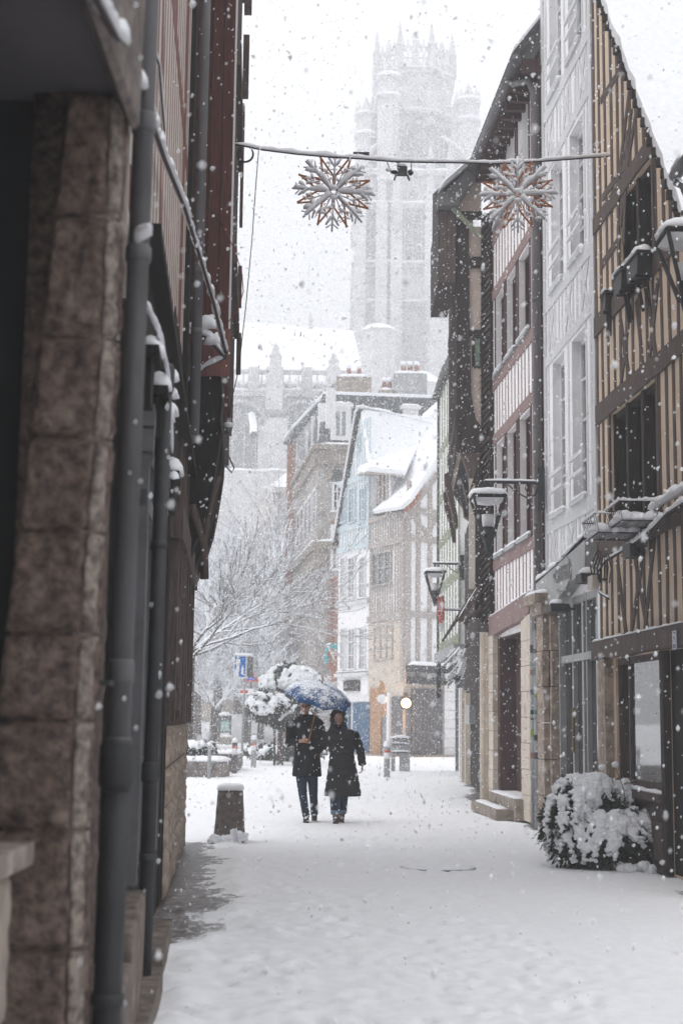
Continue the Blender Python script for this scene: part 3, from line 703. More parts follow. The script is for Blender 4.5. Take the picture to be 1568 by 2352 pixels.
# ------------------------------------------------------------------ R5 sage green and white house
h5 = thing('half_timbered_house', 'narrow white and sage green timbered house just beyond the dark brown house', 'house', (3.2, 41, 0))
TF = Fac((3.2, 38.3), (3.07, 44.2))
zb5, zt5 = at(1040, 1482, 39).z, at(1010, 915, 44).z
m = MB(); m.hexa([TF.P(0, 0, -.5), TF.P(TF.L, 0, -.5), TF.P(TF.L, 0, -6), TF.P(0, 0, -6)], [TF.P(0, zb5, -.5), TF.P(TF.L, zb5, -.5), TF.P(TF.L, zb5, -6), TF.P(0, zb5, -6)]); m.build('ground_wall', M['mansard'], h5)
m = MB(); m.hexa([TF.P(0, zb5, 0), TF.P(TF.L, zb5, 0), TF.P(TF.L, zb5, -6), TF.P(0, zb5, -6)], [TF.P(0, zt5, 0), TF.P(TF.L, zt5, 0), TF.P(TF.L, zt5, -6), TF.P(0, zt5, -6)]); m.build('upper_wall', M['p_white'], h5)
m = MB(); TF.studs(m, .1, TF.L - .1, zb5, zt5, .8, .30, (), .015, wob=.01)
for z in (zb5 + .15, 5.5, 6.9, 8.3, 9.8): TF.beam(m, (.05, z), (TF.L, z), .28, 0, .02)
m.build('timber_frame', M['green_t'], h5)
m = MB(); TF.box(m, 0, TF.L, zb5 - .3, zb5, -.5, .15); m.build('ledge', M['zinc_lt'], h5)
p = at(1001, 1000, 44.3); m = MB(); m.tube([V((p.x + .1, 44.3, 2.2)), V((p.x + .1, 44.3, zt5 + .1))], .07, 8); m.build('downpipe', M['iron'], h5, True)
m = MB(); slab(m, [at(1001, 920, 44.4), at(1022, 852, 44.4), at(1022, 852, 44.4) + V((.3, -6, 0)), at(1001, 920, 44.4) + V((.3, -6, 0))], .15)
m.build('roof', M['slate'], h5)
m = MB(); slab(m, [at(1001, 918, 44.5), at(1033, 850, 44.5), at(1034, 862, 44.5), at(1014, 925, 44.5)], .2); m.build('verge', M['w_greydk'], h5)
m = MB(); strip(m, [at(1018, 852, 44.4), at(1036, 846, 44.4)], .5, .12); m.build('snow', M['snow'], h5, True)
# ================================================================== LEFT SIDE OF THE STREET
def LP(y): return (-1.14 - .075 * (y - 7.4), y)
LF = Fac(LP(0.4), LP(20))
U0 = .4
lu = lambda px, py=1500, o=0.0: LF.u(px, py, o)
# ------------------------------------------------------------------ L1 rough stone pier building
YP = 5.0
l1 = thing('stone_house', 'nearest house on the left, rough blurred brown sandstone pier under a dark lilac overhang', 'house', (-1.3, YP, 0))
def block_face(mb, f, nu, nz, amp=.02, s1=9, s2=26):
    """rough stone face; f(a, b, h) -> point for a, b in 0..1 and relief h"""
    g = []
    for j in range(nz + 1):
        row = []
        for i in range(nu + 1):
            p = f(i / nu, j / nz, 0); e = min(i, nu - i, j, nz - j)
            h = mnoise.noise(p * s1) * amp + mnoise.noise(p * s2) * amp * .7 + .012 if e else -.02
            row.append(f(i / nu, j / nz, h))
        g.append(row)
    b = len(mb.v)
    for r in g: mb.v += [tuple(p) for p in r]
    mb.f += [(b + j * (nu + 1) + i, b + j * (nu + 1) + i + 1, b + (j + 1) * (nu + 1) + i + 1, b + (j + 1) * (nu + 1) + i) for j in range(nz) for i in range(nu)]
def rough_block(mb, F, u0, u1, z0, z1, o, amp=.02, n=9):
    block_face(mb, lambda a, b, h: F.P(u0 + (u1 - u0) * a, z0 + (z1 - z0) * b, o + h), max(3, int((u1 - u0) / .04)), max(3, int((z1 - z0) / .04)), amp)
redge = [(292, 100), (281, 360), (266, 815), (234, 1211), (210, 1607), (196, 1950), (190, 2352), (188, 2600)]
rex = [(at(x, y, YP).z, at(x, y, YP).x) for x, y in redge][::-1]
def rx_(z):
    for (za, xa), (zb, xb) in zip(rex[:-1], rex[1:]):
        if z <= zb: return xa + (xb - xa) * max(0, min(1, (z - za) / (zb - za)))
    return rex[-1][1]
def lx_(z): return -1.19 if z < 1.7 else -1.19 + (z - 1.7) * .075
joints = [-.02, .35] + [at(120, y, YP).z for y in (2185, 1908, 1655, 1455, 1218, 1000, 770, 490, 206)]
m = MB(); m2_ = MB()
for k, (za, zb) in enumerate(zip(joints[:-1], joints[1:])):
    g_ = .006
    fr_ = lambda a, b, h, za=za, zb=zb: V((lx_(za + (zb - za) * b) * (1 - a) + (rx_(za + (zb - za) * b) - .055) * a, YP - h, za + g_ + (zb - za - 2 * g_) * b))
    block_face(m, fr_, 16, 12, .022)
    fr2 = lambda a, b, h, za=za, zb=zb: V((rx_(za + (zb - za) * b) - .062 + .06 * a, YP + .02 - h + .05 * a * a, za + g_ + (zb - za - 2 * g_) * b))
    block_face(m2_, fr2, 5, 14, .03, 14, 40)
    sd = lambda a, b, h, za=za, zb=zb: V((rx_(za + (zb - za) * b) + h * .6 - .02 * a, YP + .06 + .10 * a, za + g_ + (zb - za - 2 * g_) * b))
    block_face(m, sd, 10, 10, .02)
m.box(-1.16, -.97, YP + .03, 5.9, -.05, at(120, 206, YP).z)
m.build('stone_wall', M['stone_near'], l1, True); m2_.build('eroded_edge', M['stone_edge'], l1, True)
zs_ = at(105, 1932, YP).z; zt1 = at(120, 206, YP).z
m = MB(); m.box(-3, -1.0, YP + .1, YP + .6, zs_ - .3, zt1); m.box(-3.0, -2.6, 1, YP + .2, zs_, zt1); m.build('opening_shade_fill', M['void'], l1)  # black boxes stand in for the shade inside the opening
m = MB(); m.prism([V((-2.0, y, z)) for y, z in ((2.2, zs_ - .075), (YP - .02, zs_ - .075), (YP - .02, zs_), (2.2, zs_))], (.965, 0, 0)); m.build('sill', M['stone_block'], l1)
m = MB(); F_ = Fac((-1.09, 2.2), (-1.10, YP)); rough_block(m, F_, .1, 1.5, .0, zs_ - .08, 0, .01); rough_block(m, F_, 1.52, 2.72, .0, .55, 0, .01); rough_block(m, F_, 1.52, 2.72, .56, zs_ - .08, 0, .01); m.build('parapet_wall', M['stone_lt'], l1, True)
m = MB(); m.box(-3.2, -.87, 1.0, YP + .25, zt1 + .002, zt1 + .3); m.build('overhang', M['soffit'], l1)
m = MB(); m.prism([V((x, 1.0, z)) for x, z in ((-.868, zt1 + .0), (-.80, zt1 - .12), (-.775, zt1 - .10), (-.765, zt1 + .5), (-.868, zt1 + .5))], (0, YP + .08 - 1.0, 0)); m.build('fascia_beam', M['concrete'], l1)
m = MB(); m.box(-3.2, -.86, 1.0, YP + .2, zt1 + .3, 9.5); m.build('upper_wall', M['p_cream'], l1)
e1 = 5.55 - U0
m = MB(); LF.box(m, e1, e1 + 1.45, 0, 9.5, -.6, -.06)
for i in range(26): rough_block(m, LF, e1, e1 + 1.45, i * .36, i * .36 + .352, -.05, .016)
m.build('quoin_wall', M['stone_near'], l1, True)
e1 += .83
def pipe(parent, u, o, r, z0, z1, mat, name='downpipe', collars=(), lean=0.0):
    m = MB(); du = lambda z: u + lean * (z - 1.5); m.tube([LF.P(du(z), z, o) for z in (z0, (z0 + z1) / 2, z1)], r, 16)
    for z, h, k in collars: m.tube([LF.P(du(z), z, o), LF.P(du(z), z + h * .15, o), LF.P(du(z + h), z + h * .85, o), LF.P(du(z + h), z + h, o)], [r * 1.02, r * k, r * k, r * 1.02], 16)
    p = m.build(name, M[mat], parent, True); return p
# ------------------------------------------------------------------ L2 red and cream house with the dark shopfront
uA, uL3 = e1 + .62, 14.9 - U0
l2 = thing('half_timbered_house', 'red and cream striped left house with a dark arched shopfront and grey drainpipes', 'house', LF.P(10, 0))
u_p1 = lu(272, 1700, .14)
pz = LF.z(262, 1725, .14)
pipe(l2, u_p1, .14, .055, 0.05, pz, 'iron', collars=[(pz - .16, .2, 1.32), (.5, .05, 1.15)], lean=.10)
pipe(l2, u_p1, .14, .047, pz, 10, 'zinc', collars=[(LF.z(270, 1570, .14), .1, 1.12), (LF.z(300, 520, .14), .08, 1.2), (LF.z(310, 180, .14), .1, 1.15), (pz + .02, .03, 1.1)], lean=.10)
m = MB(); p = at(316, 300, 7.4); m.ell(p, .055, .08, .06, 10, 6); m.ell(p + V((.01, 0, -.05)), .05, .07, .04, 10, 6); z = LF.z(300, 520, .14); strip(m, [LF.P(u_p1 - .05, z + .08, .2), LF.P(u_p1 + .1, z + .06, .14)], .08, .04); strip(m, [LF.P(u_p1 - .06, pz + .02, .14), LF.P(u_p1 + .06, pz + .02, .14)], .14, .02)
m.build('snow', M['snow'], l2, True)
m = MB(); z = LF.z(314, 335, .14); p = at(316, 320, 7.45); m.tube([p + V((-.2, 0, -.05)), p + V((-.02, 0, -.06)), p + V((0, 0, -.16))], .055, 10); m.build('pipe_branch', M['iron'], l2, True)
m = MB(); LF.box(m, u_p1 - .25, u_p1 - .03, LF.z(235, 1573, .1), LF.z(235, 1573, .1) + .02, 0, .12); m.build('pipe_bracket', M['iron'], l2)
zled = LF.z(372, 885)                      # ledge with snowy caps
m = MB(); LF.box(m, uA, uL3, zled, 12.5, -.5, 0); m.build('upper_wall', M['p_cream'], l2)
m = MB()
LF.studs(m, uA + .3, uL3 - .9, zled + .3, 7.1, .34, .09, (), .0015, tilt=.02)
LF.studs(m, uA + .3, uL3 - .9, 7.3, 12, .34, .09, (), .0015, tilt=.02)
for z in (zled + .2, 7.2, 9.9): LF.beam(m, (uA + .02, z), (uL3, z), .22, 0, .004)
LF.beam(m, (uL3 - 1.6, 12), (uL3 - 1.6, zled), .34, 0, .005); LF.beam(m, (9.2 - U0, 7.0), (9.9 - U0, 4.6), .22, 0, .0025); LF.beam(m, (10.4 - U0, 12), (11.2 - U0, 7.3), .22, 0, .003)
m.build('timber_frame', M['w_redlt'], l2)
m = MB(); LF.box(m, uL3 - .6, uL3 + .1, zled, 12.5, 0, .05); m.build('edge_board', M['w_left'], l2)
# ledge and modillions with snow
m = MB(); LF.poly(m, [(uA + .2, zled - .0), (uL3, zled), (uL3, zled + .07), (uA + .2, zled + .07)], 0, .16); LF.box(m, uA + .2, uL3, zled - .5, zled - .005, 0, .06); m.build('cornice', M['w_left'], l2)
caps = [LF.uz(354, 792, .12), LF.uz(376, 885, .12), LF.uz(386, 950, .12), LF.uz(404, 1080, .12)]
for k, (u, z) in enumerate(caps):
    m = MB(); LF.poly(m, [(u - .05, z - .07), (u + .30, z - .07), (u + .30, z - .01), (u - .05, z - .01)], .0, .15); LF.poly(m, [(u, z - .32), (u + .22, z - .32), (u + .25, z - .075), (u - .02, z - .075)], .0, .11); mo = m.build('modillion', M['w_left'], l2)
    m = MB(); strip(m, [LF.P(u - .03, z - .01, .085), LF.P(u + .30, z - .01, .085)], .16, .10, jit=.7, step=.04); m.build('snow', M['snow'], mo, True)
m = MB()
pl_ = [LF.P(*LF.uz(331, 690, .1), .1)] + [LF.P(u + .1, z + .1, .14) for u, z in caps[:2]] + [LF.P(*LF.uz(396, 1040, .16), .16)]
strip(m, pl_, .03, .03, jit=.5); m.build('snow', M['snow'], l2, True)
# upper and lower second drainpipe
u_p2 = 13.3 - U0
pipe(l2, u_p2, .17, .052, 4.2, 11.8, 'zinc', collars=[(LF.z(425, 225, .17), .1, 1.15), (LF.z(415, 800, .17), .06, 1.12), (LF.z(420, 420, .17), .05, 1.08)])
u_p3 = lu(351, 1650, .12)
pipe(l2, u_p3, .12, .045, 0.05, 3.75, 'iron', collars=[(3.6, .2, 1.3), (2.6, .05, 1.15), (1.2, .12, 1.25), (.75, .05, 1.15)], lean=.12)
for k, (px, py) in enumerate(((402, 905), (404, 935), (396, 880), (398, 1104))):
    pass
m = MB()
for px, py, w in ((399, 880, .12), (401, 915, .16), (398, 955, .2), (402, 1104, .08)):
    u, z = LF.uz(px, py, .14); strip(m, [LF.P(u - w, z, .13), LF.P(u + w, z + .03, .13)], .08, .05, step=.03, jit=1.0)
m.build('snow', M['snow'], l2, True)
# ground floor of L2: quoins, grey arched frame, dark glass, stone blocks
g0, g1 = uA, uL3
aw = (lu(300, 1700), lu(348, 1700)); zsp = LF.z(348, 1120)
m = MB(); LF.wall(m, [(g0, 0), (g1, 0), (g1, zled - .4), (g0, zled - .4)], [(aw[0], aw[1], .55, zsp)], .3); m.build('ground_wall', M['w_left'], l2)
fr = MB()
for u, w in ((aw[0] + .02, .06), (aw[1] - .05, .07), ((aw[0] + aw[1]) / 2, .035)):
    LF.box(fr, u - w, u + w, .62, zsp, -.1, .06 if w > .04 else -.0)
LF.box(fr, aw[0], aw[1], zsp - .06, zsp + .04, -.1, .075); LF.box(fr, aw[0] - .04, aw[1] + .04, LF.z(340, 1195) - .05, LF.z(340, 1195) + .05, -.1, .05)
fo = fr.build('shop_window', M['shop_grey'], l2)
n = 12; pts = []
cu_, r_ = (aw[0] + aw[1]) / 2, (aw[1] - aw[0]) / 2
m = MB()
for i in range(n):
    a0, a1 = math.pi * i / n, math.pi * (i + 1) / n
    LF.beam(m, (cu_ + r_ * math.cos(a0), zsp + .55 * math.sin(a0)), (cu_ + r_ * math.cos(a1), zsp + .55 * math.sin(a1)), .11, .0, .08, 0, seg=1)
LF.poly(m, [(cu_ + (r_ - .03) * math.cos(math.pi * i / n), zsp + .04 + .5 * math.sin(math.pi * i / n)) for i in range(n + 1)], .0, .03)
m.build('arch', M['shop_grey'], fo)
m = MB(); LF.box(m, aw[0], aw[1], .6, zsp, -.24, -.12); m.build('pane', M['glass'], fo)
m = MB(); 
for u in (aw[0] + .25, aw[0] + .95): LF.box(m, u - .02, u + .02, .45, 1.35, .06, .1)
m.build('handrail', M['zinc_lt'], l2)
for k, (ua, ub, zt_, oo) in enumerate(((u_p1 + .15, u_p1 + .75, .52, .22), (u_p1 + .95, u_p1 + 1.75, .62, .2), (u_p1 + 2.0, u_p1 + 2.7, .60, .16))):
    m = MB(); LF.box(m, ua, ub, 0, zt_, 0, oo - .04); bo = m.build('stone_block', M['stone_blk2'], l2); bv = bo.modifiers.new('bevel', 'BEVEL'); bv.width = .02; bv.segments = 2
m = MB(); LF.box(m, u_p1 - .1, u_p3 + .1, -.02, .13, 0, .22); LF.box(m, u_p3 + .5, u_p3 + 1.9, .0, .16, 0, .20); m.build('step', M['stone_blk2'], l2)
# ------------------------------------------------------------------ L3 oxblood jettied corner house
l3 = thing('half_timbered_house', 'oxblood jettied corner house with dark curved timber coving and a stone foot', 'house', LF.P(16.4 - U0, 0))
ys = 14.9
SQ = Fac((-1.9, ys), (-1.0, ys))
xe0, xe1 = at(533, 400, ys).x, at(546, 400, 18.2).x
xb = LP(ys)[0] - .3
zj = at(470, 864, ys).z
m = MB(); m.hexa([V((xb, ys, zj)), V((xe0, ys, zj)), V((xe1, 18.2, zj)), V((xb - .4, 18.2, zj))], [V((xb, ys, 12.5)), V((xe0, ys, 12.5)), V((xe1, 18.2, 12.5)), V((xb - .4, 18.2, 12.5))]); m.build('upper_wall', M['w_red'], l3)
OF = Fac((xe0, ys), (xe1, 18.2))
m = MB(); OF.box(m, .0, .10, zj, 12.4, .0, .02); m.build('corner_trim', M['paint_white'], l3)
m = MB()
OF.studs(m, .25, OF.L - .1, zj + .1, 12.3, .34, .12, (), .012)
for z in (6.6, 8.9, 11.3): OF.beam(m, (.1, z), (OF.L, z), .22, 0, .07)
for za, zb_, o in ((6.0, 6.5, .10), (6.9, 7.4, .09), (8.0, 9.6, .08), (9.8, 10.6, .12), (11.0, 12.3, .14)): OF.box(m, OF.L - .3, OF.L - .05, za, zb_, .04, o)
m.build('timber_frame', M['w_brown'], l3)
# vertical board joints on the side wall
m = MB()
for px in (452, 478, 505): 
    u, _ = SQ.uz(px, 500); SQ.box(m, u - .004, u + .004, zj + .5, 12.4, .0005, .006)
m.build('board_joint', M['w_left'], l3)
m = MB(); SQ.box(m, SQ.u(416), SQ.u(512), zj - .0, zj + .52, .002, .02); m.build('lower_board', M['w_redlt'], l3)
# lower walls
zk = 3.15
m = MB(); m.hexa([LF.P(ys - U0 - 2.6, 0, .01), LF.P(17.95 - U0, 0, .01), LF.P(17.95 - U0, 0, -1), LF.P(ys - U0 - 2.6, 0, -1)], [LF.P(ys - U0 - 2.6, zj, .01), LF.P(17.95 - U0, zj, .01), LF.P(17.95 - U0, zj, -1), LF.P(ys - U0 - 2.6, zj, -1)]); m.build('ground_wall', M['w_left'], l3)
m = MB()
for i, (z0, z1_) in enumerate(((.0, .42), (.43, .78), (.79, 1.12), (1.13, 1.5))):
    u = ys - U0 - 2.2
    while u < 17.5 - U0:
        w = random.uniform(.5, 1.0); rough_block(m, LF, u, min(u + w, 17.9 - U0), z0, z1_, .04, .02); u += w + .01
m.build('stone_base', M['s_old'], l3, True)
m = MB(); rough_block(m, LF, ys - U0 - 1.0, 17.9 - U0, 1.52, 1.92, .05, .01); m.build('sill_beam', M['w_brown'], l3)
m = MB()
for u in np.arange(ys - U0 - 2.2, 18 - U0, .52): LF.beam(m, (u, 1.5), (u + random.uniform(-.03, .03), 4.2), .16, .01, .09, .015)
LF.beam(m, (ys - U0 - 2.4, 3.3), (17.95 - U0, 3.3), .3, .01, .13); LF.beam(m, (ys - U0 - 1.8, 1.6), (ys - U0 - 1.0, 3.2), .14, .01, .11)
m.build('timber_frame', M['w_brown'], l3)
# coving: brackets and soffit following the measured silhouette
prof = [(415, 862), (514, 862), (515, 930), (513, 1010), (512, 1095), (505, 1140), (498, 1185), (488, 1235), (470, 1290), (452, 1335), (440, 1352), (436, 1400), (423, 1400), (418, 1360), (400, 1300)]
for k, yy in enumerate((ys + .02, 16.5, 17.8)):
    P = []
    for x, y in prof:
        p = at(x, y, 17.9); q = V((p.x, p.y, p.z))
        dx = (yy - 17.9) * (-.075)
        P.append(V((q.x + dx, yy, q.z)))
    m = MB(); m.prism(P, (0, .22, 0)); m.build('coving_bracket', M['w_dark'] if k == 2 else M['w_left'], l3)
P = [at(x, y, 17.9) for x, y in ((512, 1080), (500, 1150), (480, 1240), (452, 1320), (436, 1370))]
m = MB()
for a, b in zip(P[:-1], P[1:]):
    f = lambda p, yy: V((p.x - .06 + (yy - 17.9) * (-.075), yy, p.z + .05))
    m.hexa([f(a, ys + .2), f(b, ys + .2), f(b, 17.9), f(a, 17.9)], [f(a, ys + .2) + V((-.3, 0, .1)), f(b, ys + .2) + V((-.3, 0, .1)), f(b, 17.9) + V((-.3, 0, .1)), f(a, 17.9) + V((-.3, 0, .1))])
m.build('coving', M['w_left'], l3)
m = MB(); m.tube([at(505, 1095, ys), at(492, 1130, ys), at(478, 1190, ys), at(470, 1250, ys), at(466, 1290, ys)], .03, 6); m.tube([at(440, 1160, ys), at(455, 1210, ys), at(468, 1250, ys), at(470, 1330, ys)], .05, 6)
m.build('curved_brace', M['w_brown'], l3, True)
p = at(427, 1500, 17.95)
m = MB(); m.tube([V((p.x, 17.9, .3)), V((p.x, 17.9, 3.0))], .052, 10); m.build('downpipe', M['zinc_lt'], l3, True)
m = MB(); m.tube([V((p.x, 17.9, 0)), V((p.x, 17.9, .32))], .062, 10); m.build('pipe_foot', M['w_brown'], l3, True)
# flue pipe and gutter details on the facade top
m = MB(); c = at(543, 247, 17.0); m.tube([c + V((-.25, 0, 0)), c + V((.0, 0, 0))], .12, 14); m.tube([c, c + V((.1, 0, 0))], .055, 12); m.build('flue', M['zinc_lt'], l3, True)
# ================================================================== HOUSES OF THE SQUARE
def pt(px, py, Y): return at(px, py, Y)
# corner of the cream house, its street face runs to the upper left, then the blue gable house
C0 = V((2.62, 58.0)); dl = V((-.42, .9)).normalized()
KF = Fac((C0.x, C0.y), (C0.x + dl.x * 12, C0.y + dl.y * 12))
uM = KF.u(848); uE = KF.u(775)
# ------------------------------------------------------------------ M2 cream house
m2 = thing('half_timbered_house', 'cream and taupe half-timbered corner house with a steep snowy roof and a grey shuttered shop', 'house', (C0.x, C0.y, 0))
dr_ = V((.75, .66)).normalized(); GFa = Fac((C0.x, C0.y), (C0.x + dr_.x * 9, C0.y + dr_.y * 9))
ze = KF.z(890, 1180)
bk_ = V((dr_.x * 7, dr_.y * 7))
zband = [KF.z(885, 1420), KF.z(885, 1248)]
m = MB(); A = KF.P(0, 0); B = KF.P(uM, 0); D = V((A.x + bk_.x, A.y + bk_.y, 0)); E_ = V((B.x + bk_.x, B.y + bk_.y, 0)); up = V((0, 0, ze))
m.hexa([A, B, E_, D], [A + up, B + up, E_ + up, D + up]); m.build('wall', M['p_white'], m2)
m = MB(); KF.box(m, .0, uM, 0, zband[0], .003, .05); GFa.box(m, .0, 6.5, 2.4, 3.2, .003, .03); m.build('stone_front', M['s_cream'], m2)
m = MB()
KF.beam(m, (.02, zband[0] + .05), (uM, zband[0]), .30, 0, .16); KF.beam(m, (.02, zband[1]), (uM, zband[1]), .26, 0, .1); KF.beam(m, (0, ze - .12), (uM, ze - .12), .2, 0, .12)
KF.studs(m, .15, uM - .05, zband[0] + .2, zband[1] - .12, .24, .10, ((KF.u(905), KF.u(855), KF.z(880, 1342), KF.z(880, 1268)),), .04)
KF.studs(m, .15, uM - .05, zband[1] + .12, ze - .2, .24, .10, (), .04)
for z in (zband[0] + .1, GFa.z(965, 1238), GFa.z(965, 1175)): GFa.beam(m, (.05, z), (6.5, z), .26, 0, .08)
for px in (936, 958, 985):
    GFa.beam(m, (GFa.u(px), 3.2), (GFa.u(px), ze + 1.2), .22, 0, .06)
GFa.beam(m, GFa.uz(975, 1235), GFa.uz(1003, 1185), .2, 0, .055); GFa.beam(m, GFa.uz(960, 1145), GFa.uz(1003, 1090), .28, 0, .055); GFa.beam(m, GFa.uz(940, 1180), GFa.uz(985, 1230), .2, 0, .05)
KF.beam(m, (.1, 3), (.1, ze), .24, .0, .09); GFa.beam(m, (.1, 0), (.1, ze + .2), .24, 0, .09)
m.build('timber_frame', M['taupe'], m2)
def farwin(F, par, pa, pb, yb, yt, fm='taupe', gm='glass_lt', nx=2, nz=3, o=.06, fw=.06):
    ua, ub = sorted((F.u(pa), F.u(pb))); pm_ = (pa + pb) / 2; z0, z1_ = F.z(pm_, yb), F.z(pm_, yt)
    fr = MB(); F.box(fr, ua, ua + fw, z0, z1_, .003, o + .05); F.box(fr, ub - fw, ub, z0, z1_, .003, o + .05); F.box(fr, ua + fw, ub - fw, z1_ - fw, z1_, .003, o + .05); F.box(fr, ua - .05, ub + .05, z0 - fw, z0, .003, o + .09)
    for i in range(1, nx): c = ua + (ub - ua) * i / nx; F.box(fr, c - .03, c + .03, z0, z1_ - fw, .006, o + .035)
    for i in range(1, nz): c = z0 + (z1_ - z0) * i / nz; F.box(fr, ua + fw, ub - fw, c - .022, c + .022, .009, o + .03)
    w = fr.build('window', M[fm], par); g = MB(); F.box(g, ua + fw * .6, ub - fw * .6, z0, z1_ - fw * .6, .004, .02 if o < .1 else .05); g.build('pane', M[gm], w); return w
farwin(KF, m2, 856, 900, 1342, 1268, nx=3, nz=2)
farwin(KF, m2, 862, 905, 1512, 1438, nx=3, nz=3)
# gable panel of the right face
m = MB(); GFa.poly(m, [(0, ze), (7, ze), (7, ze + 6), GFa.uz(1007, 1050), GFa.uz(955, 1125)], -.2, .0); m.build('gable', M['p_white'], m2)
# roof: lower eave strip on the street face, gablet slope, snow
Y0 = 58
def roofpoly(par, pts, t=.18, mat='snow', name='roof_snow'):
    m = MB(); slab(m, [pt(*p) for p in pts], t); return m.build(name, M[mat], par)
def planepoly(par, pxs, p0, p1, p2, t=.18, mat='snow', name='roof_snow'):
    n = (p1 - p0).cross(p2 - p0).normalized(); out_ = []
    for x, y in pxs:
        v = ray(x, y); out_.append(CAMP + v * ((p0 - CAMP).dot(n) / v.dot(n)))
    m = MB(); slab(m, out_, t); return m.build(name, M[mat], par)
pa_, pb_, pc_ = KF.P(-.1, ze + .05, .35), KF.P(uM, ze + .05, .35), GFa.P(*GFa.uz(1007, 1056), .0)
planepoly(m2, [(860, 1180), (926, 1169), (945, 1153), (1010, 1056), (1013, 925), (975, 958), (935, 1085), (893, 1152)], pa_, pb_, pc_)
m = MB(); slab(m, [pt(859, 1183, 60.9), pt(925, 1173, 57.4), pt(946, 1158, 57.6), pt(1010, 1060, 61.3), pt(1010, 1064, 61.6), pt(860, 1187, 61.2)], .05); m.build('roof', M['slate'], m2)
m = MB(); m.tube([pt(928, 1170, 57.5), pt(946, 1157, 57.6), pt(975, 1108, 59.5), pt(1010, 1056, 61.3)], .14, 5); m.build('verge_board', M['brick'], m2)
# dormer
m = MB(); m.hexa([pt(870, 1165, 60.3), pt(895, 1160, 59.2), pt(925, 1120, 62), pt(900, 1120, 63)], [pt(868, 1090, 60.3), pt(895, 1085, 59.2), pt(925, 1090, 62), pt(900, 1090, 63)]); do_ = m.build('dormer', M['p_white'], m2)
for a in (871, 880, 889):
    m = MB(); m.tube([pt(a, 1158, 59.9 - (a - 871) * .03), pt(a, 1092, 59.9 - (a - 871) * .03)], .09, 4); m.build('post', M['taupe'], do_)
m = MB(); m.hexa([pt(882, 1150, 59.75), pt(888, 1149, 59.5), pt(888, 1149, 59.7), pt(882, 1150, 59.9)], [pt(882, 1098, 59.75), pt(888, 1097, 59.5), pt(888, 1097, 59.7), pt(882, 1098, 59.9)]); m.build('pane', M['glass'], do_)
roofpoly(m2, [(818, 1089, 61.2), (843, 1083, 59.5), (930, 1092, 58.9), (960, 1026, 64), (880, 1018, 66)], .22)
m = MB(); slab(m, [pt(818, 1093, 61.2), pt(843, 1087, 59.4), pt(930, 1096, 58.8), pt(880, 1096, 62)], .06); m.build('dormer_eave', M['taupe'], m2)
# ------------------------------------------------------------------ M1 pale blue gable house
m1 = thing('half_timbered_house', 'pale blue gabled house with tall narrow windows beside the cream corner house', 'house', (KF.P((uM + uE) / 2, 0)))
pk = KF.uz(829, 947); zB = KF.z(810, 1258)
m = MB(); KF.poly(m, [(uM + .01, 0), (uE, 0), (uE, KF.z(777, 1235)), pk, (uM + .01, KF.z(846, 1075))], -.3, .0); m.build('wall', M['p_white'], m1)
bx = V((dr_.x * 7, dr_.y * 7, 0))
m = MB(); m.hexa([KF.P(uM + .01, 0, -.3), KF.P(uE, 0, -.3), KF.P(uE, 0, -.3) + bx, KF.P(uM + .01, 0, -.3) + bx], [KF.P(uM + .01, 9.8, -.3), KF.P(uE, 9.8, -.3), KF.P(uE, 9.8, -.3) + bx, KF.P(uM + .01, 9.8, -.3) + bx]); m.build('side_wall', M['p_white'], m1)
m = MB()
zA, zA2 = KF.z(810, 1210), KF.z(812, 1108)
for z in (zA, zA2 + .1): KF.beam(m, (uM + .02, z), (uE - .05, z), .28, 0, .08)
KF.beam(m, (uM + .02, zB), (uE - .02, zB), .24, 0, .12)
tz = lambda u: pk[1] + (KF.z(777, 1235) - pk[1]) * max(0, (u - pk[0])) / (uE - pk[0]) - .15 if u > pk[0] else pk[1] - .4
KF.studs(m, uM + .1, uE - .15, zB + .1, zA - .1, .26, .10, (), .04)
KF.studs(m, uM + .1, uE - .5, zA2 + .2, tz, .26, .10, (), .04)
KF.studs(m, uM + .1, uE - .3, zA + .1, zA2, .26, .10, (), .03)
KF.box(m, uM, uM + .14, zB, KF.z(846, 1085), .0, .1)
m.build('timber_frame', M['blue_t'], m1)
for (a, b) in ((782, 793), (800, 815), (825, 838)):
    farwin(KF, m1, a, b, 1200, 1122, 'blue_t', 'glass_lt', 2, 3)
    farwin(KF, m1, a + 1, b + 1, 1372, 1280, 'paint_white', 'glass_lt', 2, 3)
    farwin(KF, m1, a + 3, b + 3, 1536, 1443, 'paint_white', 'glass_lt', 2, 3)
farwin(KF, m1, 819, 825, 1035, 1000, 'blue_t', 'glass_lt', 1, 2)
m = MB()
for y in (1388, 1552): KF.box(m, uM, uE, KF.z(812, y) - .05, KF.z(812, y) + .12, .003, .16)
m.build('cornice', M['w_grey'], m1)
m = MB()
for y in (1385, 1549): strip(m, [KF.P(uM, KF.z(812, y) + .12, .08), KF.P(uE, KF.z(812, y) + .12, .08)], .16, .05, step=.2)
m.build('snow', M['snow'], m1, True)
m = MB(); KF.box(m, KF.u(828), KF.u(794), KF.z(811, 1587), KF.z(811, 1562), .003, .10); sg = m.build('shop_sign', M['w_dark'], m1)
dr2 = MB(); KF.box(dr2, KF.u(854), KF.u(817), .02, KF.z(836, 1614), .05, .12); d1 = dr2.build('door', M['blue_door'], m1)
dr2 = MB(); KF.box(dr2, KF.u(808), KF.u(778), .02, KF.z(800, 1614), .05, .12); d1 = dr2.build('door', M['blue_door'], m1)
m = MB(); KF.box(m, KF.u(856), KF.u(776), KF.z(816, 1612), KF.z(816, 1598), .003, .16); m.build('door_lintel', M['paint_white'], m1)
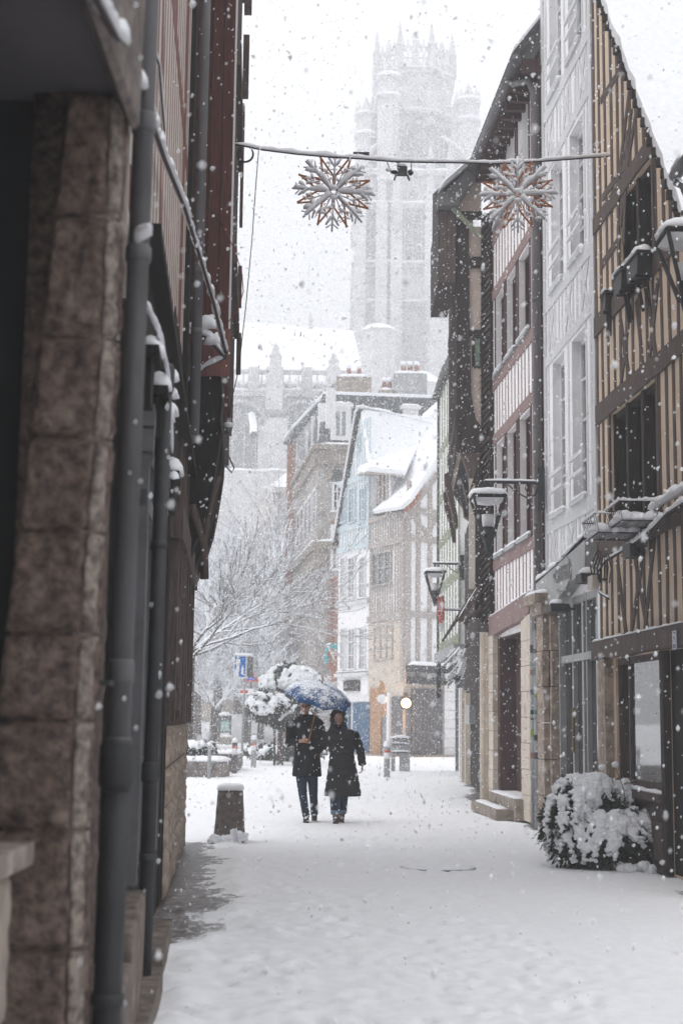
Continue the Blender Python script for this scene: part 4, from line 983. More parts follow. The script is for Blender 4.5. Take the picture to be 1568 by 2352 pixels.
# M1 roof
m = MB(); g0_ = KF.P(uE + .15, KF.z(777, 1235) - .35, .2); g1_ = KF.P(pk[0], pk[1] + .05, .2); bx2 = V((dr_.x * 5.6, dr_.y * 5.6, 0))
slab(m, [g0_, g1_, g1_ + bx2, g0_ + bx2], .14); m.build('roof', M['slate'], m1)
rr = g1_ + V((dr_.x * 5.6, dr_.y * 5.6, -.1))
planepoly(m1, [(829, 946), (900, 954), (975, 961), (1008, 940), (1012, 1010), (935, 1094), (846, 1086)], g1_ + V((0, 0, .1)), rr + V((0, 0, .1)), KF.P(uM - .1, KF.z(846, 1080), .22))
m = MB(); strip(m, [g0_ + V((0, 0, .12)), g1_ + V((0, 0, .16))], .22, .07, step=.2); strip(m, [g1_ + V((0, 0, .2)), rr + V((0, 0, .1))], .4, .14, step=.3); m.build('snow', M['snow'], m1, True)
# shop front of the cream house
m = MB(); KF.box(m, KF.u(882) , KF.u(857), .02, KF.z(870, 1580), .055, .14); m.build('ochre_pilaster', M['orange'], m2)
m = MB(); KF.box(m, KF.u(897), KF.u(883), .02, KF.z(890, 1590), .055, .09); m.build('shop_window', M['glass_lt'], m2)
m = MB(); KF.box(m, KF.u(904), KF.u(898), .02, KF.z(900, 1590), .055, .2); m.build('pilaster', M['paint_white'], m2)
m = MB(); GFa.box(m, .0, GFa.u(939), .02, GFa.z(932, 1600), .055, .1); KF.box(m, .0, KF.u(905), .02, KF.z(915, 1600), .055, .11); dd_ = m.build('door', M['shop_grey'], m2)
m = MB(); GFa.box(m, GFa.u(942), GFa.u(1010), .10, GFa.z(975, 1582), .055, .10)
m.build('shutter', M['shutter'], m2)
m = MB()
for i in range(9): u = GFa.u(942) + (GFa.u(1010) - GFa.u(942)) * i / 8; GFa.box(m, u - .02, u + .02, .1, GFa.z(975, 1582), .10, .13)
m.build('shutter_ribs', M['zinc'], m2)
m = MB(); GFa.box(m, GFa.u(930), GFa.u(1016), GFa.z(975, 1572), GFa.z(975, 1556), .055, .25); GFa.box(m, GFa.u(928), GFa.u(1018), GFa.z(975, 1545), GFa.z(975, 1530), .055, .5); m.build('shop_canopy', M['iron'], m2)
m = MB(); strip(m, [GFa.P(GFa.u(928), GFa.z(975, 1530), .3), GFa.P(GFa.u(1018), GFa.z(975, 1530), .3)], .5, .16, step=.2, jit=.2); m.build('snow', M['snow'], m2, True)
m = MB()
u = GFa.u(1016); k = 0
while k < 9: GFa.box(m, u, GFa.u(1042), k * .38, k * .38 + .365, .055, .12); k += 1
m.build('stone_pier', M['paint_white'], m2)
m = MB(); GFa.box(m, GFa.u(1042), GFa.u(1042) + 1.6, 0, 3.4, .0, .05); m.build('dark_door', M['glass'], m2)
m = MB(); KF.box(m, -.2, uE, -.02, .08, 0, .5); GFa.box(m, -.1, 8, -.02, .07, 0, .5); m.build('plinth', M['stone_block'], m2)
# lit round lamp in the shop doorway
lp = thing('wall_lamp', 'lit round warm lamp glowing beside the grey shop door', 'lamp', pt(932, 1615, 57.6))
m = MB(); m.ell(pt(932, 1615, 57.5), .19, .19, .19, 16, 10); m.build('globe', pm('lit_globe', (1, .75, .45), bump=0, em=((1.0, .62, .30), 9)), lp, True)
m = MB(); c = pt(932, 1615, 57.72); m.tube([c + V((0, 0, .02)), c + V((0, .03, .02))], .26, 16); m.tube([c + V((0, 0, .2)), c + V((0, .0, .42))], .09, 8); m.build('bracket', M['w_dark'], lp, True)
pld = bpy.data.lights.new('lamp_glow', 'POINT'); pld.energy = 40; pld.color = (1, .6, .3); pld.shadow_soft_size = .2; plo = bpy.data.objects.new('lamp_glow', pld); COL.objects.link(plo); plo.location = pt(932, 1615, 57.1)
cone = thing('hanging_shop_sign', 'slim orange and white hanging sign before the glass shop window', 'sign', pt(877, 1620, 57))
m = MB(); c = pt(877, 1598, 57); 
m.ell(pt(877, 1585, 57), .13, .06, .36, 10, 8); m.ell(pt(877, 1628, 57), .14, .06, .38, 10, 8); m.build('board', M['orange'], cone, True)
m = MB(); m.ell(pt(877, 1606, 56.97), .19, .07, .20, 12, 8); m.build('disc', M['paint_white'], cone, True)
# ------------------------------------------------------------------ M3 tall stone corner building with mansard
m3 = thing('stone_building', 'tall grey brown stone building with slate mansard, white dormers and red brick edge', 'building', (0, 80, 0))
cr = at(731, 1023, 75.0)
F3 = Fac((cr.x, 75), (cr.x + 9, 76.0)); F3s = Fac((cr.x, 75), (-2.98, 88.5))
zc3 = cr.z
m = MB(); b0 = F3.P(0, 0); b1 = F3.P(9, 0); b2 = b1 + V((0, 14, 0)); b3 = F3s.P(F3s.L, 0); h = V((0, 0, zc3))
m.hexa([b0, b1, b2, b3], [b0 + h, b1 + h, b2 + h, b3 + h]); m.build('wall', M['stone_far'], m3)
m = MB()
for F_, L_ in ((F3, 9), (F3s, F3s.L)):
    F_.box(m, -.25 if F_ is F3 else .0, L_, zc3 - .25, zc3 + .02, .0, .35); F_.box(m, 0, L_, zc3 - 1.0, zc3 - .26, .0, .18); F_.box(m, 0, L_, zc3 - 5.6, zc3 - 5.2, .0, .25); F_.box(m, 0, L_, zc3 - 6.6, zc3 - 5.61, .0, .08)
m.build('cornice', M['stone_block'], m3)
m = MB()
for F_, L_ in ((F3, 9), (F3s, F3s.L)):
    for z, w in ((zc3 + .02, .3), (zc3 - 5.2, .22)): strip(m, [F_.P(0, z, .16), F_.P(L_, z, .16)], w * 1.3, .14, step=.4, jit=.15)
m.build('snow', M['snow'], m3, True)
# mansard
zm = at(760, 905, 75.6).z
t0, t1 = F3.P(.25, zm, -.6), F3.P(9, zm, -.6); t3 = F3s.P(F3s.L, zm, -.9); t2 = t1 + V((0, 13, 0))
m = MB(); m.hexa([b0 + h, b1 + h, b2 + h, b3 + h], [t0, t1, t2, t3]); m.build('mansard', M['mansard'], m3)
m = MB(); m.prism([t0 + V((.3, .3, 0)), t1 + V((0, .3, 0)), t2, t3 + V((.3, 0, 0))], (0, 0, .25)); m.build('roof_snow', M['snow'], m3)
m = MB(); c = at(780, 905, 77); m.add([at(700, 925, 80), at(860, 905, 80), at(860, 905, 88), at(700, 925, 88), at(800, 866, 83), at(785, 868, 86)], [(0, 1, 4), (1, 2, 5, 4), (2, 3, 5), (3, 0, 4, 5)]); m.build('roof', M['mansard'], m3)
def dormer(F, pa, pb, yb, yt, par):
    ua, ub = sorted((F.u(pa), F.u(pb))); pm_ = (pa + pb) / 2; z0, z1_ = F.z(pm_, yb), F.z(pm_, yt)
    m = MB(); F.box(m, ua, ub, z0, z1_, -.5, .02); F.box(m, ua - .12, ub + .12, z1_, z1_ + .2, -.6, .12); d = m.build('dormer', M['paint_white'], par)
    m = MB(); F.box(m, ua + .3, ub - .3, z0 + .25, z1_ - .25, .02, .035); w = m.build('pane', M['glass_lt'], d)
    m = MB(); F.box(m, (ua + ub) / 2 - .05, (ua + ub) / 2 + .05, z0 + .25, z1_ - .25, .035, .07); m.build('mullion', M['paint_white'], d)
    m = MB(); strip(m, [F.P(ua - .1, z1_ + .2, -.1), F.P(ub + .1, z1_ + .2, -.1)], .4, .12, step=.2); m.build('snow', M['snow'], d, True)
dormer(F3, 752, 800, 1011, 935, m3); dormer(F3, 922, 958, 985, 940, m3)
for px in (740, 722, 707, 695): 
    u = F3s.u(px); m = MB(); F3s.box(m, u - .18, u + .18, zc3 + .3, zc3 + 2.4, -.5, -.02); m.build('dormer', M['paint_white'], m3)
# windows
farwin(F3, m3, 757, 782, 1172, 1108, 'paint_white', 'glass', 2, 3, fw=.12)
ar = MB(); cu_, cz_ = F3.u(769), F3.z(769, 1104)
F3.poly(ar, [(cu_ + .30 * math.cos(math.pi * i / 10), cz_ + .70 * math.sin(math.pi * i / 10)) for i in range(11)], .0, .05); ar.build('arched_light', M['glass'], m3)
ar = MB()
for i in range(10):
    a0, a1 = math.pi * i / 10, math.pi * (i + 1) / 10
    F3.beam(ar, (cu_ + .48 * math.cos(a0), cz_ + .92 * math.sin(a0)), (cu_ + .48 * math.cos(a1), cz_ + .92 * math.sin(a1)), .22, 0, .14, 0, seg=1)
ar.build('window_arch', M['stone_block'], m3)
farwin(F3, m3, 755, 774, 1305, 1205, 'paint_white', 'glass', 1, 2, fw=.15)
m = MB(); F3.box(m, F3.u(757), F3.u(775), F3.z(766, 1218), F3.z(766, 1195), .003, .1); F3.box(m, F3.u(753), F3.u(759), F3.z(756, 1540), F3.z(756, 1320), .003, .1); F3.box(m, F3.u(764), F3.u(773), F3.z(768, 1540), F3.z(768, 1320), .003, .1); m.build('brick_band', M['brick'], m3)
for row in ((1.6, 3.8), (6.1, 8.6), (11.0, 13.4)):
    for u in np.arange(.9, F3s.L - 1.6, 2.3):
        m = MB(); zb_ = zc3 - row[1] - .4; F3s.box(m, u, u + 1.15, zb_, zb_ + 1.9, .0, .012); w = m.build('window', M['glass'], m3)
        m = MB(); F3s.box(m, u - .2, u - .0, zb_ - .1, zb_ + 1.9, .003, .022); F3s.box(m, u + 1.15, u + 1.38, zb_ - .1, zb_ + 1.9, .003, .022); F3s.box(m, u - .2, u + 1.38, zb_ + 1.9, zb_ + 2.1, .004, .06); m.build('frame', M['stone_block'] if row[0] > 2 else M['paint_white'], w)
m = MB(); uu = F3s.L
xa, xb_ = at(657, 1200, 88.4).x, at(676, 1200, 88.4).x
m.box(xa, xb_, 88.0, 89.2, 0, at(664, 1008, 88.4).z); m.build('brick_stack', M['brick'], m3)
m = MB(); m.prism([at(650, 1018, 88.2), at(672, 985, 88.2), at(745, 908, 78), at(752, 906, 78), at(690, 990, 86), at(668, 1022, 88.2)], (0, .4, 0)); m.build('roof_edge', M['mansard'], m3)
m = MB(); m.tube([at(652, 1012, 88.0), at(672, 982, 88.0), at(745, 904, 77.8)], .12, 5); m.build('snow', M['snow'], m3)
# chimneys on M3
for px, py, n_, w_, lab in ((812, 905, 2, 2.0, 'wide stone chimney with snow and orange pots on the slate roof'), (888, 912, 2, 1.0, 'pair of orange chimney pots on the flat roof edge'), (941, 925, 3, 1.9, 'tall pale chimney with stacked orange pots at the right of the slate roof')):
    b = at(px, py, 80); c_ = MB(); hh = {812: .9, 888: .3, 941: 1.6}[px]
    c_.box(b.x - w_ / 2, b.x + w_ / 2, 79.5, 80.6, b.z - .6, b.z + hh); ch = c_.build('chimney', M['stone_block'] if px != 941 else M['zinc_lt'], m3)
    c_ = MB(); strip(c_, [V((b.x - w_ / 2, 80, b.z + hh)), V((b.x + w_ / 2, 80, b.z + hh))], 1.0, .25, step=.3, jit=.2); c_.build('snow', M['snow'], ch, True)
    for i in range(n_):
        x = b.x + (i - (n_ - 1) / 2) * w_ / n_ * .6; c_ = MB(); c_.tube([V((x, 80, b.z + hh)), V((x, 80, b.z + hh + .6)), V((x, 80, b.z + hh + .65))], [.16, .12, .17], 8); po_ = c_.build('chimney_pot', M['brick'], ch, True)
        c_ = MB(); c_.ell(V((x, 80, b.z + hh + .70)), .20, .20, .16, 8, 4); c_.build('snow', M['snow'], ch, True)
# ------------------------------------------------------------------ M4 small pale pavilion behind
m4 = thing('stone_building', 'small pale stone pavilion with a hipped snowy roof behind the bare trees', 'building', (-5, 96, 0))
Y4 = 96
a, b, c = at(628, 1120, Y4), at(664, 1120, Y4), at(593, 1165, Y4 + 7)
m = MB(); m.hexa([V((a.x, Y4, 0)), V((b.x, Y4, 0)), V((b.x, Y4 + 7, 0)), V((c.x, Y4 + 7, 0))], [V((a.x, Y4, a.z)), V((b.x, Y4, a.z)), V((b.x, Y4 + 7, a.z)), V((c.x, Y4 + 7, a.z))]); m.build('wall', M['s_cream'], m4)
F4 = Fac((a.x, Y4), (b.x, Y4)); m = MB()
for z in np.arange(1, 14, 2.2): F4.box(m, 0, .3, z, z + 1.4, .0, .1)
F4.box(m, .0, .5, 2, a.z - .3, .1, .12); m.build('dark_pilaster', M['stone_far'], m4)
for py in (1200, 1290, 1370):
    farwin(F4, m4, 640, 655, py + 40, py, 'stone_block', 'glass_lt', 1, 2)
m = MB(); m.add([a + V((-.4, -.3, 0)), b + V((1, -.3, 0)), V((c.x - .3, Y4 + 7, a.z)), at(668, 1078, Y4 + 2), at(668, 1078, Y4 + 6)], [(0, 1, 3), (0, 3, 4, 2), (0, 2, 1)]); m.build('roof', M['snow'], m4)
m = MB(); F4.box(m, -.5, 1.4, a.z - .35, a.z - .02, 0, .3); m.build('cornice', M['p_cream'], m4)
# ================================================================== ABBEY
YT = 168.0
def tx(px, Y=YT): return at(px, 1176, Y).x
def tz_(py, Y=YT): return at(784, py, Y).z
def ngon(cx, cy, r, n=8, ph=math.pi / 8, sx=1.0): return [(cx + sx * r * math.cos(ph + 2 * math.pi * k / n), cy + r * math.sin(ph + 2 * math.pi * k / n)) for k in range(n)]
def ngprism(mb, cx, cy, r, z0, z1, n=8, ph=math.pi / 8, r1=None, sx=1.0):
    a = [V((x, y, z0)) for x, y in ngon(cx, cy, r, n, ph, sx)]; b = [V((x, y, z1)) for x, y in ngon(cx, cy, r if r1 is None else r1, n, ph, sx)]
    mb.loft([a, b], True, True)
def pinnacle(mb, x, y, z, w, h, n=4):
    mb.box(x - w / 2, x + w / 2, y - w / 2, y + w / 2, z, z + h * .45)
    ngprism(mb, x, y, w * .78, z + h * .45, z + h * .5, 4, math.pi / 4)
    ngprism(mb, x, y, w * .60, z + h * .5, z + h, 4, math.pi / 4, .03)
    for k in range(4): mb.ell((x, y, z + h * (.56 + .1 * k)), w * (.55 - .1 * k), w * (.55 - .1 * k), w * .12, 5, 3)
tw = thing('church_tower', 'tall gothic stone tower with a crown of pinnacles fading into the falling snow', 'tower', (tx(950), YT + 7, 0))
xc, yc = tx(952), YT + 7.5
R8 = (tx(1045) - tx(862)) / 2 / math.cos(math.pi / 8)
m = MB()
z_sq = tz_(395); z8t = tz_(138); z8m = tz_(300)
# square stage
xl_, xr_ = tx(806), tx(1092)
sq = lambda z0, z1_, e=0: m.box(xl_ - e, xr_ + e, YT - e * .5, YT + 15, z0, z1_)
sq(0, z_sq)
m.box(xl_ - .6, xr_ + .6, YT - .7, YT + 15.5, z_sq - .5, z_sq + .1)
for py in (475, 610, 700): m.box(xl_ - .35, xr_ + .35, YT - .45, YT + 15, tz_(py) - .3, tz_(py) + .25)
ngprism(m, xc, yc, R8, z_sq, z8t)
m.box(tx(808), tx(864), YT + 1.6, YT + 12, z_sq - 1, tz_(268)); m.box(tx(1038), tx(1098), YT + 1.6, YT + 12, z_sq - 1, tz_(262))
for px, py in ((848, 258), (1050, 250)): pinnacle(m, tx(px), YT + 2, tz_(py + 12), 1.0, 4)
for py in (365, 235, 140): ngprism(m, xc, yc, R8 + .45, tz_(py) - .25, tz_(py) + .25)
m.build('tower_wall', M['abbey'], tw)
# buttresses and corner turrets
m = MB()
for px in (820, 870, 905, 985, 1030, 1080):
    x = tx(px); m.box(x - .7, x + .7, YT - 1.4, YT + .1, 0, tz_(470)); m.box(x - .5, x + .5, YT - .9, YT + .1, tz_(470), tz_(405)); pinnacle(m, x, YT - .6, tz_(405), .9, 4.2)
m.build('buttress', M['abbey'], tw)
for px, top, r, lab in ((832, 232, 1.35, 0), (884, 158, 1.45, 0), (1078, 196, 1.4, 0), (1004, 180, .1, 0)):
    if r < 1: continue
    m = MB(); x = tx(px); z = tz_(top); zb_ = tz_(420)
    y = YT + (1.5 if px != 884 else -.2)
    ngprism(m, x, y, r, zb_ - 25 if px != 884 else zb_, z - 1.6, 8)
    for k, zz in enumerate((z - 1.6, z - 4.2)): ngprism(m, x, y, r + .25, zz - .2, zz + .15, 8)
    for k in range(8):
        a = 2 * math.pi * k / 8; pinnacle(m, x + (r - .1) * math.cos(a), y + (r - .1) * math.sin(a), z - 1.6, .34, 1.9)
    ngprism(m, x, y, r * .8, z - 1.5, z + 1.2, 8, r1=.05)
    m.build('turret', M['abbey'], tw)
    m = MB(); 
    for zz in (z - 1.45, z - 4.05): strip(m, [V((x - r - .1, y - r * .8, zz)), V((x, y - r - .3, zz)), V((x + r + .1, y - r * .8, zz))], .5, .35, step=.5)
    m.build('snow', M['snow'], tw, True)
# crown: parapet openwork and pinnacles at each corner and mid side
m = MB(); vs = ngon(xc, yc, R8 + .1)
for i in range(8):
    a, b = V((*vs[i], 0)), V((*vs[(i + 1) % 8], 0)); zb_ = z8t + .2
    for t in (0, .5):
        p = a + (b - a) * t; pinnacle(m, p.x, p.y, zb_, 1.0 if t == 0 else .62, 6.6 if t == 0 else 4.9)
    for z, hh in ((zb_ + .1, .25), (zb_ + 1.5, .2), (zb_ + 3.0, .3)):
        m.tube([a + V((0, 0, z)), b + V((0, 0, z))], hh * .6, 4)
    for k in range(6):
        p, q = a + (b - a) * (k / 6), a + (b - a) * ((k + 1) / 6)
        m.tube([p + V((0, 0, zb_ + .1)), (p + q) / 2 + V((0, 0, zb_ + 1.5)), q + V((0, 0, zb_ + .1))], .12, 4)
        m.tube([p + V((0, 0, zb_ + 3.0)), (p + q) / 2 + V((0, 0, zb_ + 1.6)), q + V((0, 0, zb_ + 3.0))], .11, 4)
        pinnacle(m, (p.x + q.x) / 2, (p.y + q.y) / 2, zb_ + 3.1, .25, 1.1)
m.build('crown', M['abbey'], tw)
# openings with tracery
def gothic(px, yb, yt, w, Y, ngl=2, name='window', gable=True):
    x = tx(px, Y); z0, z1_ = tz_(yb, Y), tz_(yt, Y); w = w / 2
    prof = [(x - w, z0), (x + w, z0), (x + w, z1_ - w * 1.3), (x + w * .75, z1_ - w * .7), (x + w * .35, z1_ - w * .2), (x, z1_), (x - w * .35, z1_ - w * .2), (x - w * .75, z1_ - w * .7), (x - w, z1_ - w * 1.3)]
    m = MB(); m.prism([V((a, Y - .03, b)) for a, b in prof], (0, -.05, 0)); wn = m.build(name, M['abbey_dk'], tw)
    m = MB(); n = len(prof)
    for i in range(n): m.tube([V((prof[i][0], Y - .12, prof[i][1])), V((prof[(i + 1) % n][0], Y - .12, prof[(i + 1) % n][1]))], .16, 4)
    for i in range(1, ngl): xx = x - w + 2 * w * i / ngl; m.tube([V((xx, Y - .12, z0)), V((xx, Y - .12, z1_ - w))], .12, 4)
    for k in range(3): m.ell((x + (k - 1) * w * .45, Y - .12, z1_ - w * (1.0 if k != 1 else .6)), w * .22, .1, w * .22, 8, 4)
    if gable:
        m.tube([V((x - w * 1.35, Y - .3, z1_ - w * 1.2)), V((x, Y - .3, z1_ + w * 1.6)), V((x + w * 1.35, Y - .3, z1_ - w * 1.2))], .2, 4)
        pinnacle(m, x, Y - .3, z1_ + w * 1.5, .4, 1.6)
    m.build('tracery', M['abbey'], wn)
Yo = yc - R8 * math.cos(math.pi / 8)
gothic(958, 372, 262, 3.0, Yo, 3)
gothic(910, 372, 285, 1.3, Yo + .6, 2, gable=False); gothic(1006, 372, 285, 1.3, Yo + .6, 2, gable=False)
for px in (846, 945, 1010, 1055): gothic(px, 600, 460, 2.2 if px != 1055 else 1.4, YT, 2)
gothic(897, 690, 640, 1.6, YT, 2, gable=False)
for px in (930, 975): gothic(px, 352, 312, .8, Yo - .1, 1, gable=False)
# snow on ledges
m = MB()
for py in (395, 470, 605, 695): strip(m, [V((xl_ - .4, YT - .6, tz_(py))), V((xr_ + .4, YT - .6, tz_(py)))], 1.0, .3, step=1.0, jit=.6)
for py in (365, 235, 137):
    z = tz_(py) + .25; vs = ngon(xc, yc, R8 + .35)
    for i in (3, 4, 5, 6): strip(m, [V((*vs[i], z)), V((*vs[(i + 1) % 8], z))], .8, .28, step=.8, jit=.5)
m.build('snow', M['snow'], tw, True)
# flying buttress arcs on the octagon
for s_ in (-1, 1):
    m = MB(); m.tube([V((xc + s_ * 6.5, YT - .4, tz_(380))), V((xc + s_ * 5.5, YT - .4, tz_(345))), V((xc + s_ * 3.2, YT, tz_(312)))], .3, 5); m.build('flying_buttress', M['abbey'], tw)
    m = MB(); strip(m, [V((xc + s_ * 6.5, YT - .4, tz_(378))), V((xc + s_ * 5.5, YT - .4, tz_(343))), V((xc + s_ * 3.2, YT, tz_(310)))], .6, .3, step=.4); m.build('snow', M['snow'], tw, True)
# lower chapels beside the tower
m = MB(); Yc = 150
x0_, x1_ = tx(905, Yc), tx(1030, Yc)
ngprism(m, (x0_ + x1_) / 2, Yc + 4, (x1_ - x0_) / 2 * 1.05, 0, tz_(868, Yc), 14, 0)
ngprism(m, tx(868, 155), 158, 2.0, 0, tz_(745, 155), 8); m.box(tx(985, 160), tx(1040, 160), 160, 166, 0, tz_(640, 160))
pinnacle(m, tx(868, 155), 158, tz_(800, 155), .8, 5)
m.build('apse_chapel', M['abbey'], tw)
m = MB(); ngprism(m, (x0_ + x1_) / 2, Yc + 4, (x1_ - x0_) / 2 * 1.1, tz_(868, Yc), tz_(835, Yc), 14, 0, r1=1.2); ngprism(m, tx(868, 155), 158, 2.2, tz_(745, 155), tz_(732, 155), 8, r1=1.4); m.build('snow', M['snow'], tw)
# ------------------------------------------------------------------ nave
nv = thing('church_nave', 'long gothic nave with a vast snowy roof and spired buttresses behind bare trees', 'church', (-6, 130, 0))
YN = 130
def nx_(px): return tx(px, YN)
def nz_(py): return tz_(py, YN)
zp = nz_(885); xa, xb_ = nx_(380), nx_(838)
NF = Fac((xa, YN), (xb_, YN))
m = MB(); m.box(xa, xb_, YN, YN + 14, 0, zp); m.box(xa, nx_(860), YN - 5, YN, 0, nz_(1105)); m.build('wall', M['abbey'], nv)
m = MB(); m.box(xa, xb_, YN - .5, YN, zp - 1.2, zp - .7); m.box(xa, xb_, YN - .5, YN - .2, zp + .9, zp + 1.2)
x = xa
while x < xb_: m.box(x, x + .14, YN - .45, YN - .25, zp - .7, zp + .9); m.tube([V((x + .07, YN - .35, zp - .6)), V((x + .5, YN - .35, zp + .1)), V((x + .93, YN - .35, zp - .6))], .07, 4); x += .86
for px in (577, 700): x = nx_(px); m.box(x - .5, x + .5, YN - .8, YN - .2, zp - .6, zp + 1.5)
m.build('parapet', M['abbey'], nv)
m = MB(); rz = nz_(712)
m.add([V((xa, YN, zp)), V((xb_ + .2, YN, zp)), V((nx_(812), YN + 7, rz)), V((xa, YN + 7, rz + 1)), V((xb_ + .2, YN + 14, zp)), V((xa, YN + 14, zp))], [(0, 1, 2, 3), (1, 4, 2), (4, 5, 3, 2), (0, 3, 5)]); m.build('roof', M['snow'], nv)
m = MB()
for i in range(14):
    t = i / 13; p = V((xb_ + .2, YN, zp)).lerp(V((nx_(812), YN + 7, rz)), t); m.ell(p, .28, .28, .45, 5, 3)
m.build('hip_crockets', M['abbey'], nv)
m = MB()
for px, top, w in ((628, 798, .95), (762, 818, .8), (703, 668, .4)):
    x = nx_(px)
    if w > .6:
        m.box(x - w * 1.4, x + w * 1.4, YN - 4, YN, 0, zp - 4); m.box(x - w * .8, x + w * .8, YN - 3, YN - .3, zp - 3, zp + 1); pinnacle(m, x, YN - 1.6, zp + 1, w * 1.1, nz_(top) - zp - 1)
    else: pinnacle(m, x, YN + 7, rz, w, nz_(top) - rz)
m.build('buttress', M['abbey'], nv)
for px, wd in ((545, 5.4), (688, 4.2), (800, 3.6)):
    x = nx_(px); w = wd / 2; zt_ = nz_(925); z0 = nz_(1110)
    pr = [(x - w, z0), (x + w, z0)] + [(x + w * math.cos(math.pi * k / 10), zt_ - w * 1.1 + w * 1.1 * math.sin(math.pi * k / 10)) for k in range(11)]
    m = MB(); m.prism([V((a, YN - .02, b)) for a, b in pr], (0, -.06, 0)); wn = m.build('window', M['abbey_dk'], nv)
    m = MB()
    for k in range(1, 5): xx = x - w + 2 * w * k / 5; m.tube([V((xx, YN - .15, z0)), V((xx, YN - .15, zt_ - w * 1.0))], .09, 4)
    for k in range(10):
        a0, a1 = math.pi * k / 10, math.pi * (k + 1) / 10; m.tube([V((x + w * math.cos(a), YN - .2, zt_ - w * 1.1 + w * 1.1 * math.sin(a))) for a in (a0, a1)], .22, 5)
    m.build('tracery', M['abbey'], wn)
m = MB(); m.tube([V((nx_(575), YN - 1, nz_(960))), V((nx_(585), YN - 4, nz_(1000))), V((nx_(588), YN - 6, nz_(1030)))], .35, 5); m.build('flying_buttress', M['bark_snow'], nv)
m = MB()
for z in (zp - .7, zp + 1.2): strip(m, [V((xa, YN - .35, z)), V((xb_, YN - .35, z))], .6, .3, step=.7, jit=.4)
strip(m, [V((xa, YN - 2.5, nz_(1105))), V((nx_(860), YN - 2.5, nz_(1105)))], 5, .5, step=1)
m.build('snow', M['snow'], nv, True)
# ================================================================== TREES AND SHRUBS
def grow(mb, p, d, L, r, lev, rs, gr=.02, spread=.55, kids=(2, 3), droop=0.0, minr=.006, seg=5, wig=.16):
    n = 4 if lev > 0 else 3; pts = [p]; rr = [r]; q = p.copy(); dd = d.copy()
    for i in range(n):
        dd = (dd + V((rs.uniform(-wig, wig), rs.uniform(-wig, wig), rs.uniform(-wig, wig) + gr - droop * (3 - lev) * .1))).normalized()
        q = q + dd * (L / n); pts.append(q.copy()); rr.append(max(minr, r * (1 - .5 * (i + 1) / n)))
    mb.tube(pts, rr, seg if lev > 1 else 4, False)
    if lev <= 0: return
    m_ = rs.randint(*kids)
    for k in range(m_ + (2 if lev >= 2 else 1)):
        t = rs.uniform(.3, 1.0) if k else 1.0
        i = min(n - 1, int(t * n)); b = pts[i].lerp(pts[i + 1], t * n - i if t < 1 else 1)
        ax = V((rs.uniform(-1, 1), rs.uniform(-1, 1), rs.uniform(-.6, .8))).normalized()
        nd = (dd + ax * spread * rs.uniform(.6, 1.3)).normalized()
        grow(mb, b, nd, L * rs.uniform(.6, .82), max(minr, rr[i + 1] * rs.uniform(.55, .8)), lev - 1, rs, gr, spread, kids, droop, minr, seg, wig)
def tree(x, y, h, tr, label, cr, seed, lev=4, limbs=6, bias=(0, 0, 0), lim_len=None, group=None, mat='twig_snow', minr=.008, th=.4, up=.5, name='bare_tree'):
    rs = random.Random(seed)
    t = thing(name, label, 'tree', (x, y, 0), group)
    m = MB(); k = h * th; pts = [V((x, y, -.1)), V((x + rs.uniform(-.05, .05), y, k * .5)), V((x + rs.uniform(-.1, .1), y, k))]
    m.tube(pts, [tr * 1.15, tr, tr * .85], 9); m.build('trunk', M['bark'], t, True)
    m = MB()
    for i in range(limbs):
        a = 2 * math.pi * i / limbs + rs.uniform(-.3, .3)
        d = V((math.cos(a), math.sin(a), up + rs.uniform(-.2, .5))) + V(bias); d.normalize()
        grow(m, pts[-1] + V((0, 0, rs.uniform(-.25, .05))), d, (lim_len or h * .28) * rs.uniform(.8, 1.15), tr * .5, lev - 1, rs, minr=minr, spread=cr)
    m.build('crown', M[mat], t, True); return t
p = at(436, 1600, 47.5)
tree(p.x, 47.5, 6.0, .12, 'slim bare tree beside the left corner house, snowy branches reaching right', .5, 5, 4, 9, (.75, 0, .08), 2.7, mat='bark_snow', minr=.011, th=.62, up=.35)
farlab = ['tall snowy bare tree at the far left behind the pedestrian sign', 'snowy bare tree rising between the abbey nave and the brick edged building', 'broad frosted tree standing before the abbey windows', 'low frosted tree beside the small pale pavilion', 'frosted tree just right of the slim trunk', 'dense snowy tree in front of the tall stone building', 'frosted tree behind the beige boundary wall']
for i, (px, Y, h, tr_) in enumerate(((455, 86, 15, .25), (548, 98, 17, .3), (500, 92, 20, .3), (600, 88, 8.5, .2), (490, 70, 8, .15), (690, 72, 4.2, .12), (565, 84, 9, .2))):
    p = at(px, 1600, Y)
    tree(p.x, Y, h, tr_, farlab[i], .62, 31 + i, 5, 7, (0, 0, .25), h * .24, 'bare trees of the abbey garden', mat='twig_snow', minr=.022, th=.25, up=.6)

def leafball(mb, c, rx, ry, rz, n, size, rs, shell=.55, hang=.3, flat=.0):
    c = V(c)
    for i in range(n):
        while True:
            q = V((rs.uniform(-1, 1), rs.uniform(-1, 1), rs.uniform(-1, 1)))
            if shell < q.length < 1: break
        nn = mnoise.noise(q * 2.3 + c) * .25
        p = c + V((q.x * rx, q.y * ry, q.z * rz)) * (1 + nn)
        if p.z < .01: continue
        d = (q.normalized() + V((rs.uniform(-.7, .7), rs.uniform(-.7, .7), rs.uniform(-.7, .4) - hang))).normalized()
        a = d.cross(V((rs.uniform(-1, 1), rs.uniform(-1, 1), rs.uniform(-1, 1)))).normalized() * size * rs.uniform(.18, .32)
        L_ = size * rs.uniform(.7, 1.4)
        mb.add([p, p + d * L_ * .5 + a, p + d * L_, p + d * L_ * .5 - a], [(0, 1, 2, 3)])
